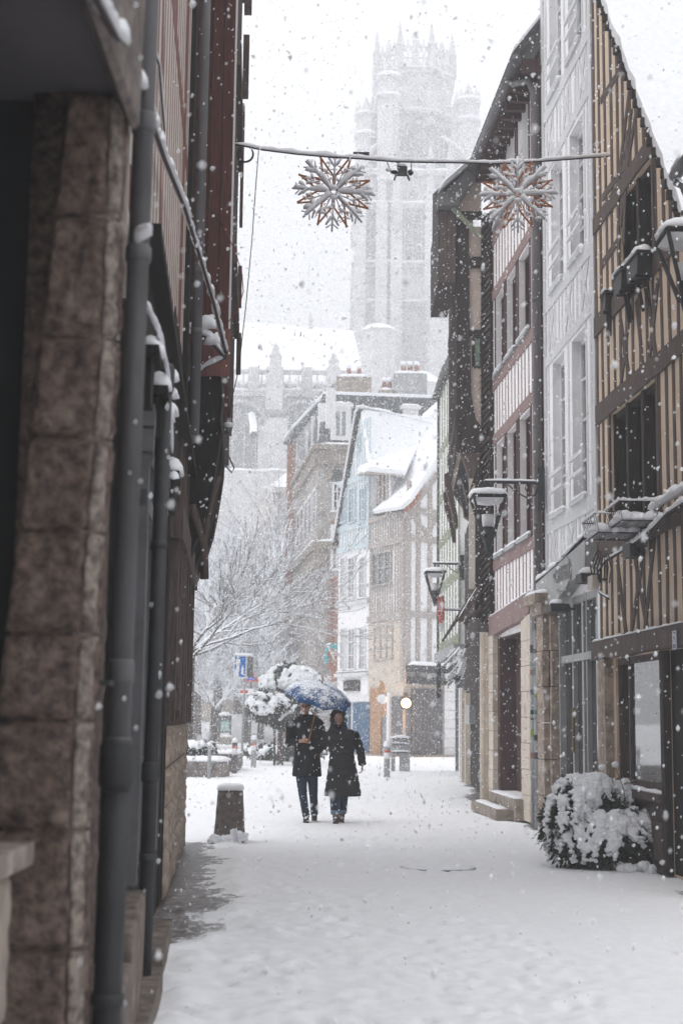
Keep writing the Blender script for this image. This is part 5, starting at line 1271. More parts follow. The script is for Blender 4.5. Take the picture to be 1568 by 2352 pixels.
# ------------------------------------------------------------------ big bush in front of the white house
bp_ = G(1385, 1998)
bush = thing('snow_covered_bush', 'large evergreen bush bowed under thick snow against the shop fronts', 'bush', (bp_.x, bp_.y + .35, 0))
rs = random.Random(3)
Yb = bp_.y + .45
lobes = [(at(1390, 1940, Yb), .60, .50, .33), (at(1300, 1895, Yb), .28, .36, .33), (at(1470, 1930, Yb), .24, .34, .32), (at(1350, 1835, Yb + .3), .36, .34, .24), (at(1420, 1835, Yb + .35), .16, .2, .18)]
m = MB()
for c, a, b, d in lobes: leafball(m, c, a, b, d, int(5200 * a), .075, rs, .5, .5)
rs2 = random.Random(77)
for k in range(46):                     # loose sprays leaving the mass
    c, a, b, d = lobes[k % 5]; az = -math.pi / 2 + rs2.uniform(-1.8, 1.8); el = rs2.uniform(-.3, 1.1)
    q = V((math.cos(az) * math.cos(el), math.sin(az) * math.cos(el), math.sin(el))); p0 = V(c) + V((q.x * a, q.y * b, q.z * d)) * .85
    dd = (q + V((0, 0, -.15))).normalized(); L_ = rs2.uniform(.12, .26)
    for t in range(9):
        pp = p0 + dd * L_ * t / 8 - V((0, 0, .06 * (t / 8) ** 2))
        for s__ in (-1, 1):
            e = (dd * .6 + dd.cross(V((0, 0, 1))).normalized() * s__ + V((0, 0, rs2.uniform(-.4, .1)))).normalized() * rs2.uniform(.04, .07); f = e.cross(V((0, .3, 1))).normalized() * .011
            m.add([pp, pp + e * .5 + f, pp + e, pp + e * .5 - f], [(0, 1, 2, 3)])
m.build('foliage', M['leaf'], bush)
m = MB()
for c, a, b, d in lobes[:4]: m.ell(c, a * .72, b * .72, d * .75, 10, 7)
m.tube([V((bush.location.x, bush.location.y, 0)), V((bush.location.x, bush.location.y, .4))], .04, 6)
m.build('inner_branches', M['leaf'], bush)
m = MB()
def snowfinger(mb, c, a, b, d, az, el0, el1, w, rs):
    n = 9
    for i in range(n + 1):
        t = i / n; el = el0 + (el1 - el0) * t; az_ = az + .15 * math.sin(3 * t + az * 3)
        q = V((math.cos(az_) * math.cos(el) * a, math.sin(az_) * math.cos(el) * b, math.sin(el) * d)) * (1.0 + .05 * rs.random())
        r = w * (1 - .45 * t) * rs.uniform(.8, 1.25)
        mb.ell(V(c) + q + V((rs.uniform(-.02, .02), rs.uniform(-.02, .02), .01)), r, r, r * .62, 7, 5)
        if rs.random() < .4: mb.ell(V(c) + q + V((rs.uniform(-.05, .05), rs.uniform(-.04, .04), rs.uniform(-.05, .0))), r * .6, r * .6, r * .5, 6, 4)
for c, a, b, d in lobes:
    k = int(20 * a / .35)
    for i in range(k):
        az = -math.pi / 2 + rs.uniform(-1.9, 1.9); e0 = rs.uniform(.7, 1.3)
        snowfinger(m, c, a * 1.03, b * 1.03, d * 1.06, az, e0, e0 - rs.uniform(.5, 1.5), rs.uniform(.04, .08) * (1 if a > .3 else .75), rs)
p = G(1450, 2000); 
for i in range(14): m.ell(p + V((rs.uniform(-.17, .2), rs.uniform(-.1, .1), rs.uniform(0, .09))), .06, .06, .045, 7, 5)
remesh(m.build('snow', M['snow'], bush), .011, 0, .045, .03)
m = MB()
for a, b in (((1385, 1880), (1345, 1800)), ((1420, 1870), (1395, 1760)), ((1440, 1860), (1412, 1762)), ((1330, 1870), (1310, 1795))):
    p0, p1 = at(*a, Yb + .1), at(*b, Yb + .05); m.tube([p0, (p0 + p1) / 2 + V((.02, 0, .01)), p1], .006, 5)
    for j in range(5): m.tube([p1, p1 + V((rs.uniform(-.04, .04), rs.uniform(-.03, .03), rs.uniform(.01, .05)))], .003, 4)
m.build('dry_stem', pm('dry_stem', (.30, .26, .17), rough=.9, bump=0), bush)
m = MB()
for b in ((1382, 1762), (1412, 1756)): m.ell(at(*b, Yb + .05), .045, .045, .035, 8, 5)
m.build('seed_head_snow', M['snow'], bush, True)

def shrub(px, pyc, Y, rx, rz, label, seed, n=1600, name='snow_covered_shrub', leaf=.16, dens=18, trunk=False, group=None, w=.11):
    rs = random.Random(seed); c = at(px, pyc, Y)
    t = thing(name, label, 'shrub', (c.x, Y, 0), group)
    m = MB(); leafball(m, c, rx, rx * .8, rz, n, leaf, rs, .35, .4); m.build('foliage', M['leaf'], t)
    m = MB()
    for i in range(int(dens * 1.5)):
        az = -math.pi / 2 + rs.uniform(-2, 2); e0 = rs.uniform(.1, 1.3); snowfinger(m, c, rx, rx * .8, rz, az, e0, e0 - rs.uniform(.4, .9), w * rs.uniform(.6, 1.3), rs)
    remesh(m.build('snow', M['snow'], t), .035 if Y > 30 else .02, 0, .08, .14)
    if trunk:
        m = MB()
        for dx in trunk: m.tube([V((c.x + dx, Y, 0)), V((c.x + dx * .9, Y, c.z - rz * .4))], .045, 6)
        m.build('stem', M['bark'], t)
    return t
shrub(668, 1572, 48, .95, .62, 'tall evergreen shrub loaded with snow behind the blue umbrella, upper mass', 41, 2600, trunk=(-.3, .25), dens=34)
shrub(615, 1622, 46.5, .62, .45, 'rounded snowy evergreen left of the couple above the short posts', 42, 1700, trunk=(.25, .5), dens=24)
shrub(668, 1645, 47, .75, .40, 'dark snowy evergreen directly behind the man', 43, 2400, trunk=(-.4, .1, .4), dens=14)
shrub(640, 1728, 52, 1.2, .28, 'low snowy hedge at the foot of the evergreens', 44, 1800, name='snowy_hedge', dens=16)
shrub(690, 1725, 51, .9, .25, 'low snowy hedge part just behind the man\'s legs', 45, 1200, name='snowy_hedge', dens=10)
shrub(455, 1716, 40, .55, .16, 'small snowy plant on the rear stone planter', 46, 700, name='planter_plant', leaf=.1, dens=12, w=.08)
shrub(448, 1752, 37.6, .45, .06, 'flat snowy plant on the front stone planter', 47, 400, name='planter_plant', leaf=.1, dens=8, w=.07)
# fir branch garland hanging at the dark brown house
c = at(1050, 1545, 25.6)
fb = thing('fir_garland', 'snowy fir bough hanging over the pavement at the dark brown house', 'fir bough', c)
rs = random.Random(9); m = MB(); ms = MB()
for i in range(46):
    px, py = rs.uniform(1038, 1072), rs.uniform(1490, 1550); p = at(px, py, 25.6 + rs.uniform(-.2, .3)); d = V((-(1075 - px) / 60 - .25, rs.uniform(-.5, .5), -.9)).normalized(); L_ = rs.uniform(.18, .34)
    for k in range(26):
        t = k / 26; q = p + d * L_ * t; s = V((rs.uniform(-1, 1), rs.uniform(-1, 1), rs.uniform(-.6, .2))).normalized() * .05 + d * .02; a = s.cross(V((0, 1, .2))).normalized() * .005
        m.add([q - a, q + s, q + a], [(0, 1, 2)])
    for k in range(5): ms.ell(p + d * L_ * k / 6 + V((0, 0, .02)), .03, .03, .018, 6, 4)
m.build('needles', M['leaf'], fb); remesh(ms.build('snow', M['snow'], fb), .012)
m = MB(); m.tube([at(1075, 1480, 25.7), at(1060, 1500, 25.6), at(1048, 1545, 25.6)], .015, 5); m.build('stem', M['bark'], fb)
# ================================================================== STREET FURNITURE
# stone bollard
b = G(524, 1936); s = b.y + .2
sb = thing('stone_bollard', 'squat tapered brown stone bollard capped with snow left of the couple', 'bollard', (b.x, s, 0))
m = MB(); k = 1 / 1.0
def rrect(x, y, hx, hy, z, c=.04): return [V((x + sx * hx - (c * sx if i == 0 else 0), y + sy * hy - (c * sy if i == 1 else 0), z)) for (sx, sy, order) in ((1, -1, (1, 0)), (1, 1, (0, 1)), (-1, 1, (1, 0)), (-1, -1, (0, 1))) for i in (order if False else ((0, 1) if order == (1, 0) else (1, 0)))]
rings = []
for t in np.linspace(0, 1, 9):
    z = -.05 + t * .70; hx = .20 - .045 * t + random.uniform(-.002, .002); hy = .20 - .045 * t
    ring = []
    for a in range(24):
        th = 2 * math.pi * a / 24; cx_, sy_ = math.cos(th), math.sin(th)
        e = .32; q = (abs(cx_) ** e * (1 if cx_ > 0 else -1), abs(sy_) ** e * (1 if sy_ > 0 else -1))
        ring.append(V((b.x + q[0] * hx + mnoise.noise(V((a, t * 5, 0))) * .004, s + q[1] * hy, z)))
    rings.append(ring)
m.loft(rings); m.build('block', M['concrete'], sb, True)
m = MB()
rings = []
for t, sc_, in ((0, .155), (.0, .168), (.03, .17), (.06, .155), (.078, .10), (.082, .02)):
    ring = []
    for a in range(24):
        th = 2 * math.pi * a / 24; e = .4; cx_, sy_ = math.cos(th), math.sin(th)
        q = (abs(cx_) ** e * (1 if cx_ > 0 else -1), abs(sy_) ** e * (1 if sy_ > 0 else -1)); ring.append(V((b.x + q[0] * sc_, s + q[1] * sc_, .648 + t + mnoise.noise(V((q[0] * 3, q[1] * 3, 1))) * .012)))
    rings.append(ring)
m.loft(rings); 
m.build('snow_cap', M['snow'], sb, True)
m = MB(); rs = random.Random(5)
for i in range(60):
    x = rs.uniform(-.23, .23); h = .05 + .07 * abs(math.sin(x * 9 + 1)) + (.05 if x > .05 else 0); m.ell(V((b.x + x, s - .22 + rs.uniform(-.03, .05), rs.uniform(0, h))), *(rs.uniform(.022, .042),) * 3, 7, 5)
remesh(m.build('snow_heap', M['snow'], sb), .009, 0, .03, .03)

# steel posts
def post(px, py, hgt, r, Y, label, band=True, bright=False):
    p = G(px, py); t = thing('bollard', label, 'bollard', (p.x, p.y, 0), 'steel bollards on the square')
    m = MB(); m.tube([V((p.x, p.y, -.05)), V((p.x, p.y, hgt))], r, 14); m.build('post', M['zinc_lt'] if bright else M['zinc'], t, True)
    if band:
        m = MB(); m.tube([V((p.x, p.y, hgt - .20)), V((p.x, p.y, hgt - .15))], r + .004, 14); m.build('red_band', M['sign_red'], t, True)
        m = MB(); m.tube([V((p.x, p.y, hgt - .38)), V((p.x, p.y, hgt - .21))], r + .003, 14); m.build('pale_band', M['paint_white'], t, True)
    m = MB(); m.ell(V((p.x, p.y, hgt)), r * 1.15, r * 1.15, r * 1.3, 12, 6); m.build('snow_cap', M['snow'], t, True)
post(480, 1790, .86, .045, 0, 'slim grey post capped with snow in front of the stone planter', False, True)
post(538, 1775, .88, .075, 0, 'dark bollard with a red ring just right of the stone planter')
post(582, 1765, .90, .08, 0, 'grey bollard with a red ring, the middle one between planter and man', True, True)
post(888, 1785, .86, .085, 0, 'grey bollard with a red ring right of the woman in front of the barrier', True, True)
# barrier
p = G(925, 1772); bz = thing('metal_barrier', 'low grey metal barrier with broad end posts and snowy rails right of the woman', 'barrier', (p.x, p.y, 0))
Yb_ = p.y; m = MB()
xa_, xb2 = at(898, 1700, Yb_).x, at(941, 1700, Yb_).x; xm = at(917, 1700, Yb_).x
m.box(xm, xb2, Yb_ - .08, Yb_ + .08, 0, .92); m.build('panel_post', M['zinc_lt'], bz)
m = MB(); m.box(xa_, xa_ + .12, Yb_ - .06, Yb_ + .06, 0, .94); m.build('panel_post', M['zinc_lt'], bz)
m = MB(); 
for z in (.56, .80, .96): m.tube([V((xa_, Yb_ - .1, z)), V((xb2 + .02, Yb_ - .1, z))], .022, 6)
m.build('rail', M['zinc'], bz)
m = MB()
for z, h in ((.585, .04), (.825, .03), (.985, .08)): strip(m, [V((xa_, Yb_ - .1, z)), V((xb2 + .03, Yb_ - .1, z))], .12, h, step=.1)
m.build('snow', M['snow'], bz, True)
# planters
def planter(px0, px1, py, Y, ztop, label, depth):
    a, b_ = at(px0, py, Y), at(px1, py, Y); t = thing('stone_planter', label, 'planter', ((a.x + b_.x) / 2, Y, 0), 'stone planters')
    m = MB(); x = a.x; rs = random.Random(int(Y)); F = Fac((a.x, Y), (b_.x, Y))
    for z0, z1_ in ((-.03, ztop * .5), (ztop * .5, ztop)):
        u = 0
        while u < F.L - .05:
            w = min(rs.uniform(.25, .6), F.L - u); F.box(m, u + .005, u + w - .005, z0 + .003, z1_ - .003, -depth, rs.uniform(-.01, .012)); u += w
    m.build('masonry', pm('planter_stone', (.34, .31, .29), (.17, .145, .135), 3.5, .95, .5, c3=(.30, .20, .15), s3=2.2, amt3=.35), t)
    m = MB(); n = 5
    for k in range(n): strip(m, [V((a.x - .02, Y + depth * (k + .2) / n, ztop)), V((b_.x + .04, Y + depth * (k + .2) / n, ztop))], depth / n * 1.6, .10, step=.15, jit=.15)
    m.build('snow', M['snow'], t, True)
planter(400, 517, 1786, 36.9, .42, 'front low stone planter thick with snow at the left edge of the square', 1.6)
planter(400, 545, 1765, 41.0, .50, 'rear low stone planter with snowy rim behind the front one', 1.8)
# pedestrian sign
Ys = 44; c = at(551, 1531, Ys)
sg = thing('pedestrian_sign', 'blue street sign with white walking figures on a grey pole with snow on top', 'road sign', (at(556, 1700, Ys).x, Ys, 0))
w, h = .20, .36
m = MB(); m.prism([V((c.x - w * 1.0, Ys, c.z - h)), V((c.x + w * 1.0, Ys, c.z - h)), V((c.x + w * 1.05, Ys, c.z + h)), V((c.x - w * .9, Ys, c.z + h))], (0, .05, 0)); m.build('white_board', M['paint_white'], sg)
m = MB(); m.prism([V((c.x - w * .86, Ys - .006, c.z - h * .88)), V((c.x + w * .84, Ys - .006, c.z - h * .88)), V((c.x + w * .9, Ys - .006, c.z + h * .86)), V((c.x - w * .76, Ys - .006, c.z + h * .86))], (0, .004, 0)); m.build('blue_field', pm('sign_blue', (.01, .16, .55), rough=.5, bump=0), sg)
m = MB()
def fig(mb, x, z, s_):
    mb.ell((x, Ys - .014, z + s_ * .43), s_ * .07, .004, s_ * .08, 10, 6)
    mb.prism([V((x - s_ * .12, Ys - .012, z + s_ * .33)), V((x + s_ * .12, Ys - .012, z + s_ * .33)), V((x + s_ * .14, Ys - .012, z)), V((x + s_ * .09, Ys - .012, z - s_ * .05)), V((x + s_ * .1, Ys - .012, z - s_ * .45)), V((x - s_ * .08, Ys - .012, z - s_ * .45)), V((x - s_ * .1, Ys - .012, z - s_ * .05)), V((x - s_ * .15, Ys - .012, z))], (0, .004, 0))
fig(m, c.x - .06, c.z + .07, .50); fig(m, c.x + .085, c.z - .12, .30)
m.prism([V((c.x - .17, Ys - .011, c.z - .31)), V((c.x - .02, Ys - .011, c.z - .31)), V((c.x - .05, Ys - .011, c.z - .05)), V((c.x - .15, Ys - .011, c.z - .1))], (0, .003, 0))
m.build('walking_figures', M['paint_white'], sg)
m = MB(); m.box(c.x + .22, c.x + .40, Ys + .0, Ys + .1, c.z - .32, c.z + .3); m.build('second_plate', M['zinc'], sg)
m = MB(); m.tube([V((at(556, 1700, Ys).x, Ys + .06, 0)), V((at(562, 1560, Ys).x, Ys + .06, c.z + .3))], .035, 8); m.build('pole', M['zinc_lt'], sg, True)
m = MB(); strip(m, [V((c.x - .2, Ys + .03, c.z + h)), V((c.x + .42, Ys + .03, c.z + h - .03))], .16, .07, step=.06, jit=.1); m.build('snow', M['snow'], sg, True)
# triangular and bar road signs further back
Ys2 = 58; c = at(577, 1553, Ys2); rsn = thing('road_sign', 'small red rimmed triangular road sign with a red bar plate below', 'road sign', (c.x, Ys2, 0))
m = MB(); m.prism([V((c.x - .32, Ys2, c.z - .22)), V((c.x + .32, Ys2, c.z - .22)), V((c.x, Ys2, c.z + .3))], (0, .03, 0)); m.build('red_rim', M['sign_red'], rsn)
m = MB(); m.prism([V((c.x - .20, Ys2 - .01, c.z - .16)), V((c.x + .20, Ys2 - .01, c.z - .16)), V((c.x, Ys2 - .01, c.z + .16))], (0, .008, 0)); m.build('blue_field', pm('sign_blue2', (.05, .12, .5), rough=.5, bump=0), rsn)
m = MB(); m.box(c.x - .5, c.x + .1, Ys2, Ys2 + .03, c.z - .75, c.z - .5); m.build('lower_plate', M['paint_white'], rsn)
m = MB(); m.box(c.x - .45, c.x - .12, Ys2 - .01, Ys2 - .002, c.z - .69, c.z - .57); m.build('red_bar', M['sign_red'], rsn)
m = MB(); m.tube([V((c.x, Ys2 + .06, 0)), V((c.x, Ys2 + .06, c.z + .2))], .04, 8); m.build('pole', M['zinc'], rsn, True)
# info panel, stone bench, boundary wall
Yi = 80; c = at(519, 1660, Yi); ip = thing('information_panel', 'street information panel with a pale green map and snowy top beside the distant walker', 'panel', (c.x, Yi, 0))
a_, b_ = at(502, 1650, Yi), at(532, 1650, Yi); z1_ = at(517, 1643, Yi).z; z0 = at(517, 1683, Yi).z
m = MB(); m.box(a_.x, b_.x, Yi, Yi + .12, z0, z1_); m.box(b_.x - .12, b_.x, Yi, Yi + .12, 0, z0); m.box(a_.x, a_.x + .1, Yi, Yi + .12, 0, z0); m.build('frame', M['mansard'], ip)
m = MB(); m.box(a_.x + .15, b_.x - .12, Yi - .02, Yi - .004, z0 + .1, (z0 + z1_) / 2 + .15); m.build('map_panel', pm('pale_green_map', (.28, .48, .45), (.38, .52, .48), 6, .5, 0), ip)
m = MB(); strip(m, [V((a_.x, Yi + .05, z1_)), V((b_.x, Yi + .05, z1_))], .3, .2, step=.15, jit=.1); m.build('snow', M['snow'], ip, True)
Yw = 79; a_, b_ = at(505, 1700, Yw), at(536, 1700, Yw); bn = thing('stone_block_bench', 'low pale stone block under the information panel', 'stone block', ((a_.x + b_.x) / 2, Yw, 0))
m = MB(); m.box(a_.x, b_.x, Yw, Yw + .5, 0, .40); m.build('block', M['stone_block'], bn)
m = MB(); strip(m, [V((a_.x, Yw + .25, .4)), V((b_.x, Yw + .25, .4))], .6, .14, step=.2); m.build('snow', M['snow'], bn, True)
Yw = 100; wl_ = thing('boundary_wall', 'long beige stone boundary wall with snow along its top below the frosted trees', 'wall', (-8, Yw, 0))
a_, b_ = at(380, 1610, Yw), at(690, 1610, Yw); zt_ = at(500, 1606, Yw).z
m = MB(); m.box(a_.x, b_.x, Yw, Yw + .5, 0, zt_); m.build('masonry', pm('beige_wall', (.50, .43, .37), (.40, .35, .31), .8, .9, .2, c3=(.30, .27, .25), s3=.5, amt3=.3), wl_)
m = MB(); strip(m, [V((a_.x, Yw + .25, zt_)), V((b_.x, Yw + .25, zt_))], .7, .25, step=.6); m.build('snow', M['snow'], wl_, True)
# snow bank slope before the wall
m = MB(); n = 30
for i in range(n):
    for j in range(8): pass
rows = []
for j in range(9):
    y = 86 + j * 1.75; rows.append([V((at(400 + 300 * i / n, 1650, 90).x, y, (.15 + 1.5 * (j / 8)) * (1 - .25 * math.sin(i * .35)) + mnoise.noise(V((i * .4, j * .5, 0))) * .15 - .1)) for i in range(n + 1)])
bb = len(m.v)
for r in rows: m.v += [tuple(p) for p in r]
m.f += [(j * (n + 1) + i, j * (n + 1) + i + 1, (j + 1) * (n + 1) + i + 1, (j + 1) * (n + 1) + i) for j in range(8) for i in range(n)]
tag(m.build('snow_bank', M['snow'], None, True), kind='structure')

# ------------------------------------------------------------------ street lamps on brackets
def street_lamp(px, py, Y, wallx, label, sc=1.0, snowh=.11):
    c = at(px, py, Y)             # centre of the top rim
    t = thing('street_lamp', label, 'street lamp', (c.x, Y, c.z), 'bracket street lamps')
    R, r, H = .255 * sc, .075 * sc, .62 * sc
    m = MB()
    for k in range(4):
        a = math.pi / 4 + k * math.pi / 2
        m.tube([c + V((R * 1.33 * math.cos(a), R * 1.33 * math.sin(a), 0)), c + V((r * 1.3 * math.cos(a), r * 1.3 * math.sin(a), -H))], .022 * sc, 6)
    for za, w in ((0, R), (-.0, R)):
        for k in range(4):
            a = math.pi / 4 + k * math.pi / 2; b_ = a + math.pi / 2
            m.tube([c + V((w * 1.33 * math.cos(a), w * 1.33 * math.sin(a), za)), c + V((w * 1.33 * math.cos(b_), w * 1.33 * math.sin(b_), za))], .026 * sc, 6)
    m.build('frame', M['iron'], t)
    m = MB(); m.tube([c + V((0, 0, -H * .72)), c + V((0, 0, -H)), c + V((0, 0, -H - .1 * sc)), c + V((0, 0, -H - .22 * sc))], [.085 * sc, .085 * sc, .06 * sc, .03 * sc], 12); m.build('lamp_base', M['iron'], t, True)
    m = MB(); m.tube([c + V((0, 0, -H * .42)), c + V((0, 0, -H * .72))], [.10 * sc, .085 * sc], 14); m.build('diffuser', M['paint_white'], t, True)
    m = MB(); m.loft([[c + V((w * math.cos(math.pi / 4 + k * math.pi / 2) * 1.33, w * math.sin(math.pi / 4 + k * math.pi / 2) * 1.33, z)) for k in range(4)] for w, z in ((R, -.03), (R * .75, -.08 * sc), (.02, -.12 * sc))]); m.build('reflector', M['paint_white'], t)
    m = MB(); m.loft([[c + V((w * math.cos(math.pi / 4 + k * math.pi / 2) * 1.33, w * math.sin(math.pi / 4 + k * math.pi / 2) * 1.33, z)) for k in range(4)] for w, z in ((R * 1.06, .0), (R * 1.0, .03), (.05, .06), (.03, .2 * sc))]); m.build('roof', M['iron'], t)
    m = MB()
    rings = []
    for w, z in ((1.10, .02), (1.12, .05), (.98, .09 * sc / .1 * .1 + .02), (.7, snowh), (.35, snowh * 1.3), (.08, snowh * 1.42)):
        rings.append([c + V((R * w * math.cos(2 * math.pi * k / 20) * (1.0 + .13 * abs(math.sin(4 * math.pi * k / 20))), R * w * math.sin(2 * math.pi * k / 20) * (1 + .13 * abs(math.sin(4 * math.pi * k / 20))), z + mnoise.noise(V((k * .5, w * 3, px))) * .012)) for k in range(20)])
    m.loft(rings); m.build('snow_cap', M['snow'], t, True)
    za = c.z + .245 * sc
    m = MB(); m.tube([c + V((0, 0, .05)), V((c.x, Y, za + .0))], .022, 8); m.tube([V((c.x - .05, Y, za)), V((wallx, Y, za - .01))], .027, 8)
    m.tube([V((c.x + .28, Y, za - .02)), V((c.x + .42, Y, za - .15)), V((c.x + .58, Y, za - .24)), V((wallx - .1, Y, za - .20)), V((wallx - .03, Y, za - .02))], .012, 6)
    q = V((c.x + .62, Y, za - .1))
    m.tube([q + V((.075 * math.cos(a) * (1 - a / 14), 0, .075 * math.sin(a) * (1 - a / 14))) for a in np.linspace(0, 9, 22)], .008, 5)
    m.box(wallx - .06, wallx + .05, Y - .03, Y + .03, za - .42, za + .22)
    m.build('wall_bracket', M['iron'], t)
    m = MB(); strip(m, [V((c.x - .06, Y, za + .015)), V((wallx - .06, Y, za + .01))], .06, .035, step=.05, jit=.4); m.build('snow', M['snow'], t, True)
    return t
street_lamp(1120, 1143, 21.2, RP(21.2)[0] - .1, 'large street lamp with a snow cap on an iron bracket before the maroon house')
street_lamp(998, 1316, 35.8, at(1061, 1290, 35.8).x, 'smaller farther lantern street lamp above the red tobacconist sign')
# lamp cut by the right edge
c = at(1575, 535, 13.2)
street_lamp(1576, 545, 13.2, 3.45, 'snow topped lantern lamp cut off by the right edge of the picture', 1.0)
gtr = thing('eave_gutter_end', 'snow capped grey gutter end jutting in at the right edge below the gable roof', 'gutter', at(1560, 390, 12.9))
m = MB(); m.tube([at(1548, 405, 12.9), at(1572, 372, 12.6), at(1590, 350, 12.3)], .06, 10); m.tube([at(1550, 420, 12.9), at(1566, 428, 12.8), at(1575, 450, 12.7)], .03, 8); m.build('gutter', M['zinc'], gtr, True)
m = MB(); strip(m, [at(1546, 396, 12.9), at(1570, 362, 12.6)], .10, .06, step=.04); strip(m, [at(1548, 408, 12.85), at(1566, 416, 12.8)], .06, .04, step=.03); m.build('snow', M['snow'], gtr, True)

# ------------------------------------------------------------------ tobacconist sign
Yt = 36.4; c = at(1012, 1401, Yt); ts = thing('shop_sign', 'tall red lozenge sign with white letters TABAC on a snowy rod under the farther lamp', 'sign', c)
s_ = 1 / 89.0
m = MB(); m.prism([V((c.x + a * s_, Yt - .09, c.z + b_ * s_)) for a, b_ in ((-5.5, 29), (6, 29), (7, 15), (8.5, 0), (7, -15), (5.5, -29), (-3.5, -29), (-7, -12), (-7.5, 0), (-6.5, 15))], (0, .18, 0)); m.build('lozenge', M['sign_red'], ts)
TSF = Fac((c.x - 1, Yt - .09), (c.x + 1, Yt - .09))
lettering('TABAC', TSF, 1.0 + .01, c.z, .006, .125, M['paint_white'], ts, vertical=True, flip=False, gap=.95)
m = MB(); m.ell(V((c.x, Yt, c.z + .34)), .085, .1, .06, 10, 6); strip(m, [V((c.x + .1, Yt, c.z + .015)), V((c.x + .6, Yt, c.z + .01))], .06, .05, step=.06, jit=.2); m.build('snow', M['snow'], ts, True)
m = MB(); m.tube([V((c.x + .08, Yt, c.z)), V((c.x + .62, Yt, c.z - .01))], .018, 6); m.build('rod', M['iron'], ts)
m = MB(); m.box(c.x - .03, c.x + .07, Yt - .06, Yt + .06, c.z - .55, c.z - .33); m.build('drop_plate', M['paint_white'], ts)
# painted ornament sign by the umbrella
Yo_ = 66; c = at(764, 1515, Yo_); orn = thing('carved_shop_sign', 'turquoise and rust carved sign hanging above the umbrella', 'sign', c)
m = MB(); rs = random.Random(4)
for k in range(9): m.ell(V((c.x + rs.uniform(-.15, .15), Yo_, c.z + .5 - k * .17)), .17, .1, .16, 7, 5)
m.build('rust_figure', M['brick'], orn, True)
m = MB()
for dx, dz in ((-.25, .45), (.22, .6), (.15, .55), (-.3, .1), (-.25, -.05), (-.05, .62)): m.ell(V((c.x + dx, Yo_ - .05, c.z + dz)), .13, .08, .14, 7, 5)
m.build('turquoise_shapes', pm('turquoise', (.10, .42, .46), rough=.6), orn, True)
m = MB(); m.tube([V((c.x - .5, Yo_, c.z + .75)), V((c.x + .9, Yo_ + .1, c.z + .6))], .03, 5); m.build('arm', M['iron'], orn)
m = MB(); strip(m, [V((c.x - .3, Yo_, c.z + .68)), V((c.x + .8, Yo_, c.z + .63))], .12, .09, step=.1); m.build('snow', M['snow'], orn, True)

# ------------------------------------------------------------------ window boxes on the tan house
def wbox(pa, pb, pyt, pyb, o, label, W=.19):
    oo = o; o = o - W / 2; u0, u1 = sorted((RF.u(pa, pyt, oo), RF.u(pb, pyt, oo))); z1_ = RF.z((pa + pb) / 2, pyt, oo); z0 = RF.z((pa + pb) / 2, pyb, oo)
    t = thing('window_box', label, 'window box', RF.P((u0 + u1) / 2, z0, o), 'black window boxes')
    m = MB(); RF.poly(m, [(u0, z1_), (u1, z1_), (u1 - .05, z0), (u0 + .05, z0)], o - W / 2, o + W / 2); m.build('trough', M['iron'], t)
    m = MB(); RF.box(m, u0 - .03, u1 + .03, z1_ - .03, z1_ + .005, o - W / 2 - .02, o + W / 2 + .02)
    for uu in (u0 + .15, u1 - .15): m.tube([RF.P(uu, z0 - .02, o), RF.P(uu, z0 - .35, .05)], .02, 5); m.tube([RF.P(uu, z0 - .02, o + W / 2), RF.P(uu, z0 - .02, .03)], .02, 5)
    m.build('rim_and_bracket', M['iron_snow'], t)
    m = MB(); strip(m, [RF.P(u0, z1_ + .0, o), RF.P(u1, z1_, o)], W * 1.0, .10, step=.06, jit=.6); strip(m, [RF.P(u0, z1_, o + W / 2), RF.P(u1, z1_, o + W / 2)], .08, .04, step=.05, jit=.6)
    m.build('snow', M['snow'], t, True)
    m = MB(); leafball(m, RF.P(u1 - .02, z1_ - .02, o), .10, .09, .08, 120, .035, random.Random(3), .3); m.build('plants', M['leaf'], t)
wbox(1436, 1464, 592, 640, .20, 'nearer black window box heaped with snow under the upper dark window')
wbox(1407, 1427, 625, 672, .20, 'farther black window box with drooping leaves under the upper dark window')
wbox(1382, 1390, 672, 712, .10, 'narrow dark box with a round snow lump beside the white house corner', .12)
# wire baskets with snow and cables
wb = thing('wire_basket', 'pair of thin wire baskets full of snow hanging on the beam above the shop', 'wire basket', RF.P(RF.u(1430), RF.z(1430, 1200), .5))
m = MB(); ms = MB()
def basket(c, L_, D_, H_, slant):
    for z, k in ((0, .8), (H_, 1.0)):
        q = [V((c.x + sx * D_ * k, c.y + sy * L_ * k, c.z + z + slant * sy)) for sx, sy in ((-1, -1), (1, -1), (1, 1), (-1, 1))]
        m.tube(q + [q[0]], .007, 5)
    for i in range(9):
        t = -1 + 2 * i / 8
        m.tube([V((c.x - D_, c.y + t * L_, c.z + H_ + slant * t)), V((c.x - D_ * .8, c.y + t * L_ * .8, c.z + slant * t)), V((c.x + D_ * .8, c.y + t * L_ * .8, c.z + slant * t)), V((c.x + D_, c.y + t * L_, c.z + H_ + slant * t))], .004, 4)
    for k in range(3): strip(ms, [V((c.x + (k - 1) * D_ * .6, c.y - L_ * .8, c.z + .02)), V((c.x + (k - 1) * D_ * .6, c.y + L_ * .8, c.z + .02))], D_ * .8, .07, step=.06, jit=.9)
    strip(ms, [V((c.x - D_, c.y - L_, c.z + H_)), V((c.x - D_, c.y + L_, c.z + H_))], .03, .03, step=.04, jit=.8); strip(ms, [V((c.x - D_, c.y - L_, c.z + H_)), V((c.x + D_, c.y - L_, c.z + H_))], .03, .03, step=.04, jit=.8)
c1 = RF.P(RF.u(1455, 1205, .3), RF.z(1455, 1205, .3), .3); c2 = RF.P(RF.u(1408, 1232, .38), RF.z(1408, 1232, .38), .38)
basket(c1, .42, .24, .2, .0); basket(c2, .42, .28, .2, .0)
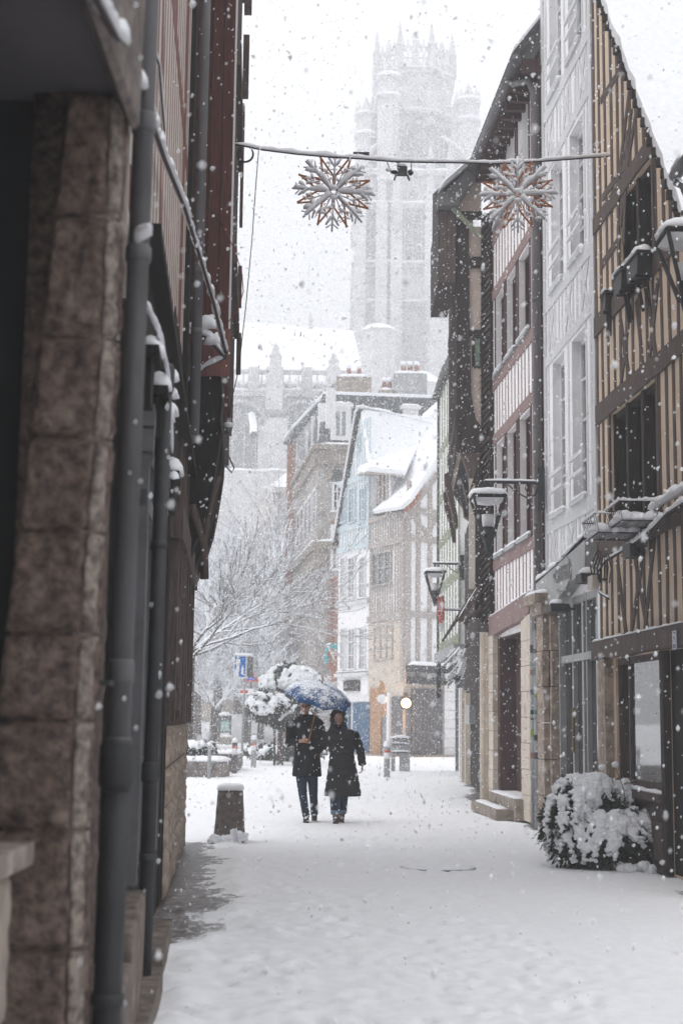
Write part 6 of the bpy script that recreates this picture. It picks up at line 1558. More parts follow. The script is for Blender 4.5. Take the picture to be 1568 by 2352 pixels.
m.build('wires', M['wire'], wb); ms.build('snow', M['snow'], wb, True)
cbn = thing('cable_bundle', 'snowy cable bundle along the beam of the tan house, drooping over the fascia', 'cable', RF.P(RF.u(1480), RF.z(1480, 1200), .2))
ln = [(1600, 1148), (1568, 1155), (1530, 1180), (1500, 1212), (1460, 1245), (1425, 1268), (1388, 1290), (1370, 1318), (1362, 1345), (1376, 1362), (1398, 1375)]
m = MB(); m.tube([RF.P(*RF.uz(x, y, .2), .2) for x, y in ln], .014, 6); m.tube([RF.P(*RF.uz(x + 3, y + 9, .17), .17) for x, y in ln[:6]], .016, 6)
for k in range(7):
    a = (1372 + k * 4, 1262 + k * 2); b2 = (1362 + k * 6, 1340 + 6 * math.sin(k)); m.tube([RF.P(*RF.uz(*a, .22), .22), RF.P(*RF.uz((a[0] + b2[0]) / 2 - 12 + k * 3, (a[1] + b2[1]) / 2, .3), .3), RF.P(*RF.uz(*b2, .18), .18)], .009, 5)
m.build('cables', M['wire'], cbn, True)
m = MB(); strip(m, [RF.P(*RF.uz(x, y - 2, .2), .2) for x, y in ln[:6]], .07, .05, step=.05, jit=.7); strip(m, [RF.P(*RF.uz(x, y - 2, .2), .2) for x, y in ln[5:]], .035, .025, step=.04, jit=.7)
strip(m, [RF.P(*RF.uz(x, y, .12), .12) for x, y in ((1580, 1118), (1530, 1148), (1496, 1172))], .12, .07, step=.05, jit=.6)
m.build('snow', M['snow'], cbn, True)
m = MB(); u, z = RF.uz(1445, 1262, .2); RF.box(m, u - .16, u + .16, z - .09, z + .06, .08, .24); m.build('junction_box', M['iron'], cbn)
m = MB(); u, z = RF.uz(1362, 1338, .25); RF.box(m, u - .14, u + .1, z - .08, z + .08, .22, .3); m.build('pale_box', M['p_cream'], cbn)

# ------------------------------------------------------------------ snowflake lights and the cable across the street
def snowflake(px, py, Y, R, label, rot, seed):
    c = at(px, py, Y); t = thing('snowflake_light', label, 'light decoration', c, 'snowflake street lights')
    rs = random.Random(seed)
    ex = V((1, .12 * (1 if seed % 2 else -1), 0)).normalized(); ez = V((0, 0, 1)); ey = ex.cross(ez)
    def L2(r, a, o=0): return c + ex * (r * math.sin(a)) + ez * (r * math.cos(a)) + ey * o
    mw = MB(); mc = MB(); ms = MB()
    for k in range(8):
        a = rot + k * math.pi / 4
        mw.tube([L2(.08 * R, a), L2(R, a)], .013, 6)
        for rr, ll, da in ((.62, .27, .62), (.40, .0, .5)):
            if ll == 0: continue
            for sgn in (-1, 1):
                p0 = L2(rr * R, a); p1 = p0 + (L2(1, a + sgn * da) - L2(0, a)) * ll * R
                mw.tube([p0, p1], .012, 6)
                strip(ms, [p0 + V((0, 0, .012)), p1 + V((0, 0, .012))], .04, .035, step=.03, jit=.8) if abs((p1 - p0).x) > .4 * (p1 - p0).length or rs.random() < .4 else None
        for rr in (.35, .62): 
            for sgn in (-1, 1): mc.tube([L2(rr * R, a), L2((rr + .12) * R, a + sgn * .16)], .006, 4)
        if abs(math.sin(a)) > .35:
            strip(ms, [L2(.1 * R, a) + V((0, 0, .012)), L2(R * .96, a) + V((0, 0, .012))], .05, .05, step=.03, jit=.9)
            if rs.random() < .9: strip(ms, [L2(.12 * R, a) + V((0, 0, .02)), L2(R * .55, a) + V((0, 0, .03))], .055, .055, step=.04, jit=.9)
        # copper star spikes between the arms
        a2 = a + math.pi / 8
        for sgn in (-1, 1):
            mc.tube([L2(.42 * R, a2 + sgn * .30), L2(.93 * R, a2 + rs.uniform(-.02, .02))], .013, 5)
            mc.tube([L2(.42 * R, a2 + sgn * .30), L2(.05 * R, a2)], .006, 4)
        mc.tube([L2(.05 * R, a2), L2(.6 * R, a2)], .006, 4)
        mw.tube([L2(.1 * R, a2), L2(.52 * R, a2)], .008, 5)
        for sgn in (-1, 1): mw.tube([L2(.5 * R, a2), L2(.68 * R, a2 + sgn * .2)], .008, 5); strip(ms, [L2(.5 * R, a2) + V((0, 0, .01)), L2(.68 * R, a2 + sgn * .2) + V((0, 0, .01))], .03, .03, step=.03, jit=.8)
        for sgn in (-1, 1): mw.tube([L2(.8 * R, a), L2(.93 * R, a + sgn * .16)], .009, 5)
        for q in range(14):
            r0 = rs.uniform(.3, .75) * R; aa = a2 + rs.uniform(-.2, .2); mc.tube([L2(r0, aa, rs.uniform(-.03, .03)), L2(r0 + rs.uniform(-.12, .12) * R, aa + rs.uniform(-.2, .2), rs.uniform(-.04, .04))], .0055, 4)
        for q in range(3):
            r0 = rs.uniform(.35, .8) * R; aa = a2 + rs.uniform(-.22, .22); p0 = L2(r0, aa); strip(ms, [p0, p0 + ex * rs.uniform(.04, .1)], .04, .035, step=.03, jit=.6)
    ms.ell(c + V((0, 0, .05)), .06, .04, .035, 8, 5); ms.ell(c + V((0, 0, -.07)), .05, .04, .03, 8, 5)
    mw.build('light_tubes', M['tube_white'], t, True); mc.build('copper_frame', M['copper'], t); ms.build('snow', M['snow'], t, True); return t
Yc1 = 16.3
snowflake(766, 440, Yc1, .50, 'snow laden snowflake light hanging against the sky before the church tower', .03, 1)
snowflake(1188, 447, Yc1 + .2, .485, 'snow laden snowflake light hanging in front of the maroon house', 0, 2)
def cable(name, label, pts, r=.008, snow=True, mat='wire', w=.035, h=.03, cat='cable', jit=.5):
    t = thing(name, label, cat, pts[len(pts) // 2]); m = MB(); m.tube(pts, r, 6); m.build('cable', M[mat], t, True)
    if snow: m = MB(); strip(m, [p + V((0, 0, r)) for p in pts], w, h, step=.05, jit=jit); m.build('snow', M['snow'], t, True)
    return t
A = [(538, 331), (600, 344), (680, 354), (760, 361), (830, 365), (900, 371), (980, 373), (1060, 374), (1130, 376), (1200, 374), (1280, 368), (1345, 363), (1400, 359)]
cc = cable('overhead_cable', 'snow lined cable spanning the street that carries both snowflake lights', [at(x, y, 15.4 + (x - 538) / 862 * 1.7) for x, y in A], .009, w=.04, h=.042)
m = MB(); q = at(830, 362, 16.1); m.box(q.x - .1, q.x + .09, 16.0, 16.08, q.z - .025, q.z + .03); m.build('connector', M['iron'], cc)
m = MB(); cen = at(563, 353, 15.5)
for k in range(3): m.tube([cen + V(((.085 + .006 * k) * math.cos(a), .01 * k, (.09 + .004 * k) * math.sin(a))) for a in np.linspace(0, 6.3, 26)], .005, 5)
m.build('cable_coil', M['iron'], cc, True)
m = MB(); q = at(921, 392, 16.2); m.box(q.x - .05, q.x + .07, 16.15, 16.25, q.z - .05, q.z + .04); m.ell(q + V((.11, 0, -.02)), .035, .035, .04, 8, 6); m.ell(q + V((-.08, 0, -.02)), .05, .03, .025, 8, 6)
for dx in (-.06, .07): m.tube([q + V((dx, 0, -.05)), q + V((dx * 1.4, 0, -.12))], .012, 6)
m.tube([q + V((.0, 0, .04)), q + V((-.03, 0, .1)), q + V((-.12, 0, .13))], .012, 6); m.tube([q + V((.12, 0, .0)), q + V((.12, 0, .11))], .006, 5); m.tube([q + V((-.12, 0, -.02)), q + V((-.17, 0, .1))], .006, 5)
m.build('junction_box', M['iron'], cc)
m = MB(); m.ell(q + V((.0, -.02, .06)), .06, .05, .03, 8, 5); m.ell(q + V((-.15, -.02, .0)), .04, .03, .025, 8, 5); m.build('box_snow', M['snow'], cc, True)
cable('hanging_cable', 'thin dark cable hanging down from the street cable beside the oxblood house', [at(594, 346, 15.6), at(588, 420, 15.6), at(578, 560, 15.7), at(565, 700, 15.8), at(548, 850, 15.9), at(532, 920, 16), at(524, 968, 16)], .006, False)
cable('red_loop_cable', 'thin red cable looping out from the oxblood corner against the sky', [at(512, 520, 14.9), at(540, 575, 14.9), at(556, 630, 14.9), at(559, 670, 14.9), at(545, 715, 14.9), at(520, 745, 14.9), at(500, 750, 14.9)], .006, False, 'wire_red')
cable('black_wall_cable', 'thin black cable sagging across the oxblood side wall', [at(436, 40, 14.7), at(425, 180, 14.7), at(420, 270, 14.7), at(430, 360, 14.7), at(460, 450, 14.7), at(495, 500, 14.7), at(512, 520, 14.9)], .006, False)
cable('snowy_rope', 'thick snow covered rope slanting down across the left houses to an iron bracket', [at(196, -60, 3.6), at(222, 0, 3.95), at(262, 78, 4.45), at(302, 165, 5.3), at(342, 260, 6.8), at(380, 370, 8.8), at(425, 480, 10.4), at(462, 600, 12.0), at(492, 700, 13.4), at(519, 812, 14.7)], .014, w=.06, h=.045, jit=1.0)
cable('thin_snowy_wire', 'thin snowy wire between the grey pipe and the left wall ledge', [at(350, 105, 7.5), at(366, 150, 7.9), at(372, 230, 8.4), at(378, 300, 8.8)], .006, w=.03, h=.02)
# iron cable bracket on the oxblood wall
ib = thing('iron_cable_bracket', 'snow heaped iron bracket with hooked arms on the corner of the oxblood house', 'bracket', at(519, 822, 14.7))
m = MB(); m.tube([at(412, 742, 14.75), at(440, 755, 14.7), at(480, 780, 14.7), at(519, 822, 14.7)], .022, 6); m.tube([at(519, 822, 14.7), at(490, 832, 14.75), at(458, 852, 14.8), at(418, 888, 14.85)], .014, 6); m.tube([at(455, 758, 14.7), at(500, 768, 14.7), at(516, 800, 14.7)], .014, 6)
m.tube([at(412, 742, 14.75), at(403, 722, 14.75), at(406, 704, 14.75), at(420, 694, 14.75), at(436, 700, 14.75), at(440, 720, 14.75), at(436, 748, 14.75)], .008, 6)
m.build('arms', M['iron'], ib, True)
m = MB(); strip(m, [at(414, 740, 14.7), at(480, 776, 14.68), at(516, 815, 14.68)], .09, .07, step=.04, jit=.8); strip(m, [at(452, 752, 14.66), at(498, 752, 14.66)], .10, .13, step=.04, jit=.6); strip(m, [at(420, 762, 14.7), at(442, 765, 14.7)], .1, .06, step=.04, jit=.6); strip(m, [at(468, 790, 14.68), at(508, 790, 14.68)], .12, .10, step=.04, jit=.8); strip(m, [at(515, 822, 14.7), at(470, 842, 14.74), at(425, 880, 14.8)], .05, .04, step=.04, jit=.8)
for k in range(4): m.ell(at(486 + k * 8, 728 + k * 12, 14.68), .035, .035, .03, 7, 5)
m.build('snow', M['snow'], ib, True)
cable('corner_cables', 'twisted dark cables clinging to the edge of the dark coving', [at(509, 866, 14.85), at(513, 920, 14.9), at(507, 960, 14.9), at(512, 1010, 14.9), at(515, 1060, 14.9), at(511, 1110, 14.9), at(505, 1150, 14.9)], .012, True, 'w_brown', w=.02, h=.01)
cbx = thing('corner_cable_box', 'small grey cable clamp with a hooked wire on the coving corner', 'cable clamp', at(524, 985, 16))
m = MB(); m.ell(at(524, 985, 16), .05, .05, .07, 8, 6); q = at(520, 1030, 16); m.box(q.x - .03, q.x + .03, 15.97, 16.03, q.z - .2, q.z + .15); m.tube([at(524, 1045, 16), at(538, 1075, 16), at(533, 1086, 16), at(518, 1070, 16)], .01, 5); m.build('clamp', M['zinc'], cbx)
m = MB(); m.ell(at(525, 976, 15.97), .06, .05, .035, 8, 5); m.build('snow', M['snow'], cbx, True)
cable('stray_wire', 'white wire dangling from the coving down to the stone foot', [at(470, 1190, 15), at(473, 1240, 15), at(472, 1280, 15), at(458, 1320, 15), at(447, 1350, 15)], .006, False, 'p_cream')
m = MB()
cable('foot_cable', 'black cable arcing off the left house corner near the grey pipe', [at(408, 1690, 17.6), at(420, 1693, 17.7), at(430, 1700, 17.8), at(432, 1715, 17.8), at(426, 1740, 17.8)], .007, False)
# manhole cover edge showing through the snow
p = G(1005, 1994); mh = tag(rebase((lambda q: q)(MB()).build('x', M['iron'], None) if False else (lambda q: (q.tube([p + V((0, 0, -.02)), p + V((0, 0, .004))], .32, 28), q.build('manhole_cover', M['iron'], None))[1])(MB()), p), 'dark manhole cover rim just showing through the snow of the street', 'manhole cover')
m = MB(); m.ell(p + V((0, .06, .0)), .42, .335, .03, 20, 6); m.build('snow', M['snow'], mh, True)
# ================================================================== PEOPLE
M['skin'] = pm('skin', (.44, .25, .18), (.37, .20, .145), 8, .55, .05)
M['coat'] = pm('dark_navy_wool', (.011, .012, .016), (.007, .008, .010), 40, .9, .3, spec=.15)
M['puffer'] = pm('black_quilted_nylon', (.013, .011, .015), (.008, .007, .010), 12, .65, .25, spec=.25)
M['denim'] = pm('dark_denim', (.020, .034, .062), (.013, .021, .038), 30, .9, .2)
M['denim_lt'] = pm('pale_denim_cuff', (.16, .22, .29), (.12, .16, .22), 30, .9, .2)
M['boot'] = pm('brown_boot', (.11, .065, .055), (.05, .032, .03), 12, .8, .3, snow=.72, snoise=30)
M['hair'] = pm('greying_hair', (.16, .13, .11), (.09, .075, .065), 50, .8, .4)
M['fur'] = pm('hood_trim', (.016, .014, .015), (.008, .008, .008), 40, .95, .6)
def ring(c, rx, ry, n=18, tilt=0.0, wav=0.0, ph=0): 
    return [V((c[0] + rx * math.cos(2 * math.pi * k / n) * (1 + wav * math.sin(5 * 2 * math.pi * k / n + ph)), c[1] + ry * math.sin(2 * math.pi * k / n) * (1 + wav * math.sin(5 * 2 * math.pi * k / n + ph)), c[2] + tilt * math.sin(2 * math.pi * k / n))) for k in range(n)]
def head(mb, c, s_, yaw=0.0, nod=0.0):
    Rm = Matrix.Rotation(yaw, 3, 'Z') @ Matrix.Rotation(nod, 3, 'X')
    n, mm = 22, 16; vs = []; 
    for i in range(mm + 1):
        t = i / mm; th = math.pi * t; z = math.cos(th) * .125; 
        w = .078 * (math.sin(th) ** .75); 
        if z < -.02: w *= 1 - .38 * ((-.02 - z) / .105) ** 1.3
        d = .098 * (math.sin(th) ** .75)
        if z < -.02: d *= 1 - .30 * ((-.02 - z) / .105)
        for k in range(n):
            ph = 2 * math.pi * k / n; x, y = w * math.cos(ph), d * math.sin(ph)
            if z < -.02: y -= .012 * ((-.02 - z) / .105)
            if y < -.03:                     # face relief
                if abs(z - .005) < .03: y += .010 * max(0, 1 - abs(abs(x) - .032) / .02)
                if abs(z - .035) < .018: y -= .006
            vs.append(V(c) + Rm @ (V((x, y, z)) * s_))
    fs = []
    for i in range(mm):
        for k in range(n): j = (k + 1) % n; fs.append((i * n + k, (i + 1) * n + k, (i + 1) * n + j, i * n + j))
    mb.add(vs, fs)
    P = lambda x, y, z: V(c) + Rm @ (V((x, y, z)) * s_)
    mb.tube([P(0, -.088, .025), P(0, -.108, -.012), P(0, -.112, -.026), P(0, -.092, -.036)], [.009 * s_, .012 * s_, .015 * s_, .008 * s_], 8)
    mb.ell(P(0, -.088, -.058), .024 * s_, .012 * s_, .007 * s_, 8, 5); mb.ell(P(0, -.084, -.070), .020 * s_, .012 * s_, .007 * s_, 8, 5)
    mb.ell(P(0, -.078, -.100), .022 * s_, .016 * s_, .014 * s_, 8, 5)
    for sx in (-1, 1):
        mb.ell(P(sx * .080, .005, -.008), .010 * s_, .02 * s_, .03 * s_, 8, 6); mb.ell(P(sx * .042, -.068, -.025), .022 * s_, .02 * s_, .02 * s_, 8, 5)
    return P
def finger(mb, p, d, up, L_, r, curl):
    d = V(d).normalized(); up = V(up).normalized(); pts = [V(p)]; a = 0
    for k, l in enumerate((.45, .32, .23)):
        a += curl * (.5 if k == 0 else 1); dd = d * math.cos(a) + up * math.sin(a); pts.append(pts[-1] + dd * L_ * l)
    mb.tube(pts, [r, r * .95, r * .88, r * .7], 8); 
    for q in pts[1:]: mb.ell(q, r * .9, r * .9, r * .9, 6, 4)
def hand(mb, wr, d, side, palm, s_=1.0, curl=.9):
    """wr wrist, d toward the knuckles, side across the palm, palm = direction fingers curl"""
    d, side, palm = V(d).normalized(), V(side).normalized(), V(palm).normalized(); wr = V(wr)
    for t, w in ((0, .028), (.03, .034), (.06, .040), (.085, .038)):
        for k in (-1, -.3, .4, 1): mb.ell(wr + d * t * s_ + side * (w - .012) * k * s_, .016 * s_, .016 * s_, .015 * s_, 7, 5)
    for k, L_ in ((-1.15, .066), (-.4, .078), (.35, .084), (1.1, .074)):
        finger(mb, wr + d * .09 * s_ + side * .022 * k * s_, d + side * .05 * k, palm, L_ * s_, .0085 * s_, curl)
    finger(mb, wr + d * .03 * s_ + side * .034 * s_, d * .6 + side * .8, palm, .066 * s_, .010 * s_, curl * .6)

def person(name, label, x, y): 
    return None
# ---------------------------------------------------------------- MAN
gm = G(713, 1889); X, Y = gm.x, gm.y; K = 1.0
def q_(px, py, dy=0.0): return at(px, py, Y + dy)
gz = lambda py: q_(712, py).z
m = MB()
hc = q_(701, 1621, -.06); P = head(m, hc, 1.0, -.05, .22)
m.tube([hc + V((0, .03, -.06)), hc + V((0, .05, -.14)), V((hc.x, Y, 1.50))], [.055, .058, .07], 12)
m.loft([ring((X - .05, Y + .01, z), rx, ry) for z, rx, ry in ((1.52, .07, .06), (1.44, .15, .08), (1.30, .17, .10), (1.05, .155, .10), (.92, .17, .115), (.80, .16, .11))])
def leg(m, p0, p1, p2, foot, r=(.080, .052, .040)):
    m.tube([p0, p0.lerp(p1, .5), p1, p1.lerp(p2, .4), p2], [r[0], r[0] * .85, r[1], r[1] * 1.02, r[2]], 12)
LA = (q_(691, 1775), q_(696, 1830, -.05), q_(703, 1876, .02)); LB = (q_(717, 1775), q_(720, 1830, .12), q_(722, 1872, .22))
leg(m, *LA, None); leg(m, *LB, None)
m.ell(V((LA[2].x, LA[2].y - .07, .04)), .038, .11, .035, 10, 6); m.ell(V((LB[2].x, LB[2].y - .05, .07)), .038, .10, .035, 10, 6)
SA, EA, WA = q_(668, 1654, 0), q_(664, 1706, -.05), q_(692, 1702, -.27)
m.tube([SA + V((0, 0, -.05)), SA.lerp(EA, .5), EA, EA.lerp(WA, .5), WA], [.040, .042, .038, .036, .027], 10)
SB, EB, WB = q_(734, 1655, 0), q_(742, 1712, .02), q_(727, 1730, -.10)
m.tube([SB + V((0, 0, -.05)), SB.lerp(EB, .5), EB, EB.lerp(WB, .5), WB], [.040, .042, .038, .036, .027], 10)
hp = q_(708, 1699, -.31)
hand(m, WA, hp - WA, V((0.1, .1, 1)), V((.2, -1, 0)), .82, 1.15)
hand(m, WB, V((-.5, .1, -.8)), V((0, -1, 0)), V((-.4, .5, 0)), .75, .5)
man = m.build('person', M['skin']); rebase(man, (X, Y, 0)); remesh(man, .007, 1)
tag(man, 'person in a dark coat and jeans walking while holding the blue umbrella', 'person', 'couple under the umbrella')
# coat
m = MB()
prof = [(.685, .225, .17, .012), (.72, .225, .168, .012), (.85, .215, .16, 0), (1.0, .20, .15, 0), (1.12, .192, .14, 0), (1.25, .21, .145, 0), (1.40, .24, .145, 0), (1.49, .245, .13, 0), (1.535, .225, .12, 0), (1.58, .16, .105, 0), (1.62, .105, .09, 0)]
m.loft([ring((X - .07 + .0 * z, Y + .01, z), rx, ry, 26, 0, .02 if z < 1 else 0, z) for z, rx, ry, t in prof])
for a_, b_, c_ in ((SA, EA, WA.lerp(EA, .12)), (SB, EB, WB.lerp(EB, -.12))):
    m.tube([a_ + V((0, 0, -.035)), a_.lerp(b_, .5), b_, b_.lerp(c_, .5), c_], [.068, .066, .062, .056, .050], 14); m.ell(b_, .066, .066, .066, 10, 6)
# collar
m.tube([V((hc.x - .115, Y + .0, 1.50)), V((hc.x - .10, Y - .075, 1.58)), V((hc.x - .03, Y - .11, 1.50)), V((hc.x + .01, Y - .13, 1.36))], [.03, .035, .035, .02], 8)
m.tube([V((hc.x + .115, Y + .0, 1.50)), V((hc.x + .10, Y - .075, 1.58)), V((hc.x + .05, Y - .11, 1.50)), V((hc.x + .02, Y - .13, 1.36))], [.03, .035, .035, .02], 8)
m.tube([V((hc.x - .11, Y + .02, 1.56)), V((hc.x, Y + .08, 1.60)), V((hc.x + .11, Y + .02, 1.56))], [.03, .034, .03], 8)
ct = m.build('coat', M['coat'], man); remesh(ct, .011, 2, .008, .12)
m = MB(); 
for k in range(14): a = k / 13 * 2 * math.pi; m.ell(V((hc.x + .075 * math.cos(a), Y - .03 + .07 * math.sin(a), 1.575 + .012 * math.sin(3 * a))), .038, .038, .035, 7, 5)
m.tube([V((hc.x - .02, Y - .12, 1.50)), V((hc.x, Y - .15, 1.42)), V((hc.x + .0, Y - .155, 1.30))], [.03, .034, .025], 8)
remesh(m.build('scarf', M['fur'], man), .01, 1)
m = MB()
for (a_, b_, c_) in (LA, LB): m.tube([a_ + V((0, 0, .06)), a_, a_.lerp(b_, .5), b_, b_.lerp(c_, .5), c_ + V((0, 0, .005))], [.088, .088, .078, .064, .060, .056], 14)
remesh(m.build('trousers', M['denim'], man), .010, 1, .008, .06)
def boot(m, a, y, z0=0.0, pitch=0.0):
    m.tube([V((a.x, y + .02, z0 + .17)), V((a.x, y + .015, z0 + .07))], [.052, .05], 12); m.ell(V((a.x, y - .06, z0 + .045)), .046, .13, .045, 12, 7); m.ell(V((a.x, y + .03, z0 + .045)), .042, .06, .045, 10, 6)
    m.hexa([V((a.x - .044, y - .18, z0 - .01)), V((a.x + .044, y - .18, z0 - .01)), V((a.x + .04, y + .07, z0 - .01)), V((a.x - .04, y + .07, z0 - .01))], [V((a.x - .042, y - .17, z0 + .025)), V((a.x + .042, y - .17, z0 + .025)), V((a.x + .04, y + .07, z0 + .025)), V((a.x - .04, y + .07, z0 + .025))])
m = MB(); boot(m, LA[2], LA[2].y, 0.005); boot(m, LB[2], LB[2].y, .03); remesh(m.build('boots', M['boot'], man), .009)
m = MB()
m.loft([[hc + V((w * math.cos(2 * math.pi * k / 18), .012 + d * math.sin(2 * math.pi * k / 18) * (1 if math.sin(2 * math.pi * k / 18) > 0 else .75), z)) for k in range(18)] for w, d, z in ((.083, .10, .03), (.086, .105, .06), (.078, .10, .095), (.05, .07, .125), (.01, .02, .135))])
for sx in (-1, 1): m.ell(hc + V((sx * .078, .02, .0)), .012, .05, .05, 8, 6)
remesh(m.build('hair', M['hair'], man), .008, 1, .006, .02)
m = MB()
for sx in (-1, 1): m.tube([P(sx * .034 + .026 * math.cos(a), -.106, .006 + .019 * math.sin(a)) for a in np.linspace(0, 6.3, 15)], .0025, 4); m.tube([P(sx * .06, -.102, .01), P(sx * .082, .0, .01)], .0022, 4)
m.tube([P(-.01, -.108, .01), P(.01, -.108, .01)], .0022, 4); m.build('glasses', M['iron'], man)
m = MB()
for sx in (-1, 1): m.ell(P(sx * .032, -.086, .006), .014, .010, .009, 8, 6); m.tube([P(sx * .014, -.096, .026), P(sx * .034, -.099, .031), P(sx * .054, -.088, .025)], .006, 5)
m.tube([P(-.022, -.1005, -.064), P(0, -.1035, -.066), P(.022, -.1005, -.064)], .005, 5)
m.build('eyes_and_brows', M['hair'], man)
# ---------------------------------------------------------------- WOMAN
gw = G(776, 1890); XW, YW = gw.x, gw.y
def w_(px, py, dy=0.0): return at(px, py, YW + dy)
m = MB()
hw = w_(777, 1651, -.05); PW = head(m, hw, .96, .04, .28)
m.tube([hw + V((0, .03, -.05)), hw + V((0, .05, -.13)), V((hw.x, YW, 1.42))], [.05, .052, .06], 12)
m.loft([ring((XW + .03, YW + .01, z), rx, ry) for z, rx, ry in ((1.44, .06, .06), (1.36, .13, .08), (1.22, .14, .10), (1.0, .14, .1), (.86, .17, .12), (.74, .16, .11))])
WLA = (w_(770, 1775), w_(770, 1832, -.05), w_(771, 1874, -.02)); WLB = (w_(789, 1775), w_(786, 1832, .08), w_(784, 1872, .12))
leg(m, *WLA, None); leg(m, *WLB, None)
m.ell(V((WLA[2].x, WLA[2].y - .07, .04)), .036, .1, .035, 10, 6); m.ell(V((WLB[2].x, WLB[2].y - .07, .04)), .036, .1, .035, 10, 6)
S1, E1, W1 = w_(812, 1676, .02), w_(827, 1722, .05), w_(832, 1757, -.08)
m.tube([S1 + V((-.02, 0, -.07)), S1.lerp(E1, .5), E1, E1.lerp(W1, .5), W1], [.036, .038, .036, .034, .026], 10)
S2, E2, W2 = w_(754, 1676, .02), w_(741, 1717, .02), w_(736, 1712, .06)
m.tube([S2 + V((.02, 0, -.07)), S2.lerp(E2, .5), E2, E2.lerp(W2, .5), W2], [.036, .038, .036, .034, .026], 10)
hand(m, W1, V((-.05, -.15, -1)), V((.15, -1, .1)), V((-1, 0, 0)), .9, .75)
hand(m, W2, V((-1, -.3, .1)), V((0, 0, 1)), V((-.2, -1, 0)), .88, .8)
wom = m.build('person', M['skin']); rebase(wom, (XW, YW, 0)); remesh(wom, .007, 1)
tag(wom, 'person in a long black quilted coat with the hood up', 'person', 'couple under the umbrella')
m = MB()
prof = []
for i in range(56):
    z = .40 + i * (1.40 - .40) / 55; t = (z - .40) / 1.0
    rx = .275 - .10 * min(1, t * 1.6) + (.05 * max(0, t - .62) / .38 if t > .62 else 0); ry = .20 - .05 * min(1, t * 1.5)
    q = abs(math.sin(z * math.pi / .105)) ** .5; rx += .014 * q; ry += .014 * q
    if z > 1.34: rx *= 1 - (z - 1.34) * 3.5; ry *= 1 - (z - 1.34) * 2
    prof.append((z, rx, ry))
m.loft([ring((XW + .065 - .045 * max(0, (z - .6)), YW + .01, z), rx, ry, 28) for z, rx, ry in prof])
for a_, b_, c_ in ((S1, E1, W1.lerp(E1, .05)), (S2, E2, W2.lerp(E2, .1))):
    a_ = a_ + V((0, 0, -.04)); pts = []; rr = []
    for k in range(25):
        t = k / 24; pts.append(a_.lerp(b_, t * 2) if t < .5 else b_.lerp(c_, t * 2 - 1)); rr.append(.064 - .010 * t + .010 * abs(math.sin(t * 14)))
    m.tube(pts, rr, 14)
# hood
for k in range(30):
    a = math.pi * (-.28 + 1.56 * k / 29); m.ell(hw + V((.112 * math.cos(a), -.045, .01 + .128 * math.sin(a))), .028, .04, .028, 8, 6)
m.loft([[hw + V((w * math.cos(2 * math.pi * k / 20), o + .0 * k, .02 + h * math.sin(2 * math.pi * k / 20))) for k in range(20)] for w, h, o in ((.125, .135, -.0), (.125, .138, .05), (.11, .12, .10), (.07, .08, .135))])
m.loft([ring((hw.x, YW + .02, z), rx, ry, 18) for z, rx, ry in ((1.36, .17, .11), (1.42, .14, .115), (1.48, .12, .10))])
m.tube([hw + V((-.10, -.07, -.07)), hw + V((-.05, -.10, -.15)), hw + V((0, -.11, -.17)), hw + V((.05, -.10, -.15)), hw + V((.10, -.07, -.07))], .035, 8)
cw = m.build('hooded_coat', M['puffer'], wom); remesh(cw, .009, 1, .006, .06)
m = MB()
for (a_, b_, c_) in (WLA, WLB): m.tube([a_, a_.lerp(b_, .5), b_, b_.lerp(c_, .5), c_ + V((0, 0, .03))], [.10, .10, .088, .080, .074], 14)
remesh(m.build('trousers', M['denim'], wom), .010, 1, .006, .05)
m = MB()
for (a_, b_, c_) in (WLA, WLB): p = c_ + V((0, 0, .03)); m.tube([p, p.lerp(b_, .28)], [.080, .082], 14)
m.build('turned_up_cuffs', M['denim_lt'], wom, True)
m = MB(); boot(m, WLA[2], WLA[2].y, 0.005); boot(m, WLB[2], WLB[2].y, .005); remesh(m.build('boots', M['boot'], wom), .009)
m = MB()
for sx in (-1, 1): m.ell(PW(sx * .032, -.088, .006), .010, .008, .006, 8, 6); m.tube([PW(sx * .016, -.096, .026), PW(sx * .034, -.099, .031), PW(sx * .052, -.09, .026)], .004, 5)
m.tube([PW(-.022, -.1005, -.064), PW(0, -.1035, -.067), PW(.022, -.1005, -.064)], .005, 5)
m.build('eyes_and_brows', M['hair'], wom)
m = MB()
for k in range(12):
    a = math.pi * (.12 + .76 * k / 11); m.ell(hw + V((.085 * math.cos(a), -.055, .0 + .10 * math.sin(a))), .014, .02, .03, 6, 5)
remesh(m.build('dark_cap', M['fur'], wom), .008)
# ---------------------------------------------------------------- UMBRELLA
tip, hnd = q_(742, 1551, -.60), q_(711, 1697, -.31)
ax = (q_(740, 1566, -.56) - hnd); ax = V((.17, -.42, .80)).normalized()
apex = q_(739, 1569, -.42)
hub = apex
handle_end = q_(710, 1698, -.30)
axis = (apex - handle_end).normalized()
axis = (axis + V((.045, -.12, 0))).normalized()
ub = thing('umbrella', 'dark blue umbrella dusted with snow held over the couple', 'umbrella', handle_end)
m = MB(); m.tube([handle_end, apex + (apex - handle_end).normalized() * .10], .0075, 8); m.build('shaft', pm('umbrella_wood', (.30, .13, .05), (.2, .08, .03), 20, .5, .1), ub)
m = MB(); m.tube([handle_end + (apex - handle_end).normalized() * .16, handle_end, handle_end - V((0, 0, .03)), handle_end + V((-.02, 0, -.055)), handle_end + V((-.05, 0, -.05)), handle_end + V((-.06, 0, -.02))], .012, 8); m.build('handle', M['boot'] if False else pm('handle_wood', (.32, .14, .05), rough=.4, bump=0), ub, True)
m = MB(); m.tube([apex + axis * .0, apex + (apex - handle_end).normalized() * .10], [.010, .005], 8); m.build('ferrule', M['w_maroon'], ub, True)
a1 = axis.cross(V((0, 1, 0))).normalized(); a2 = axis.cross(a1).normalized()
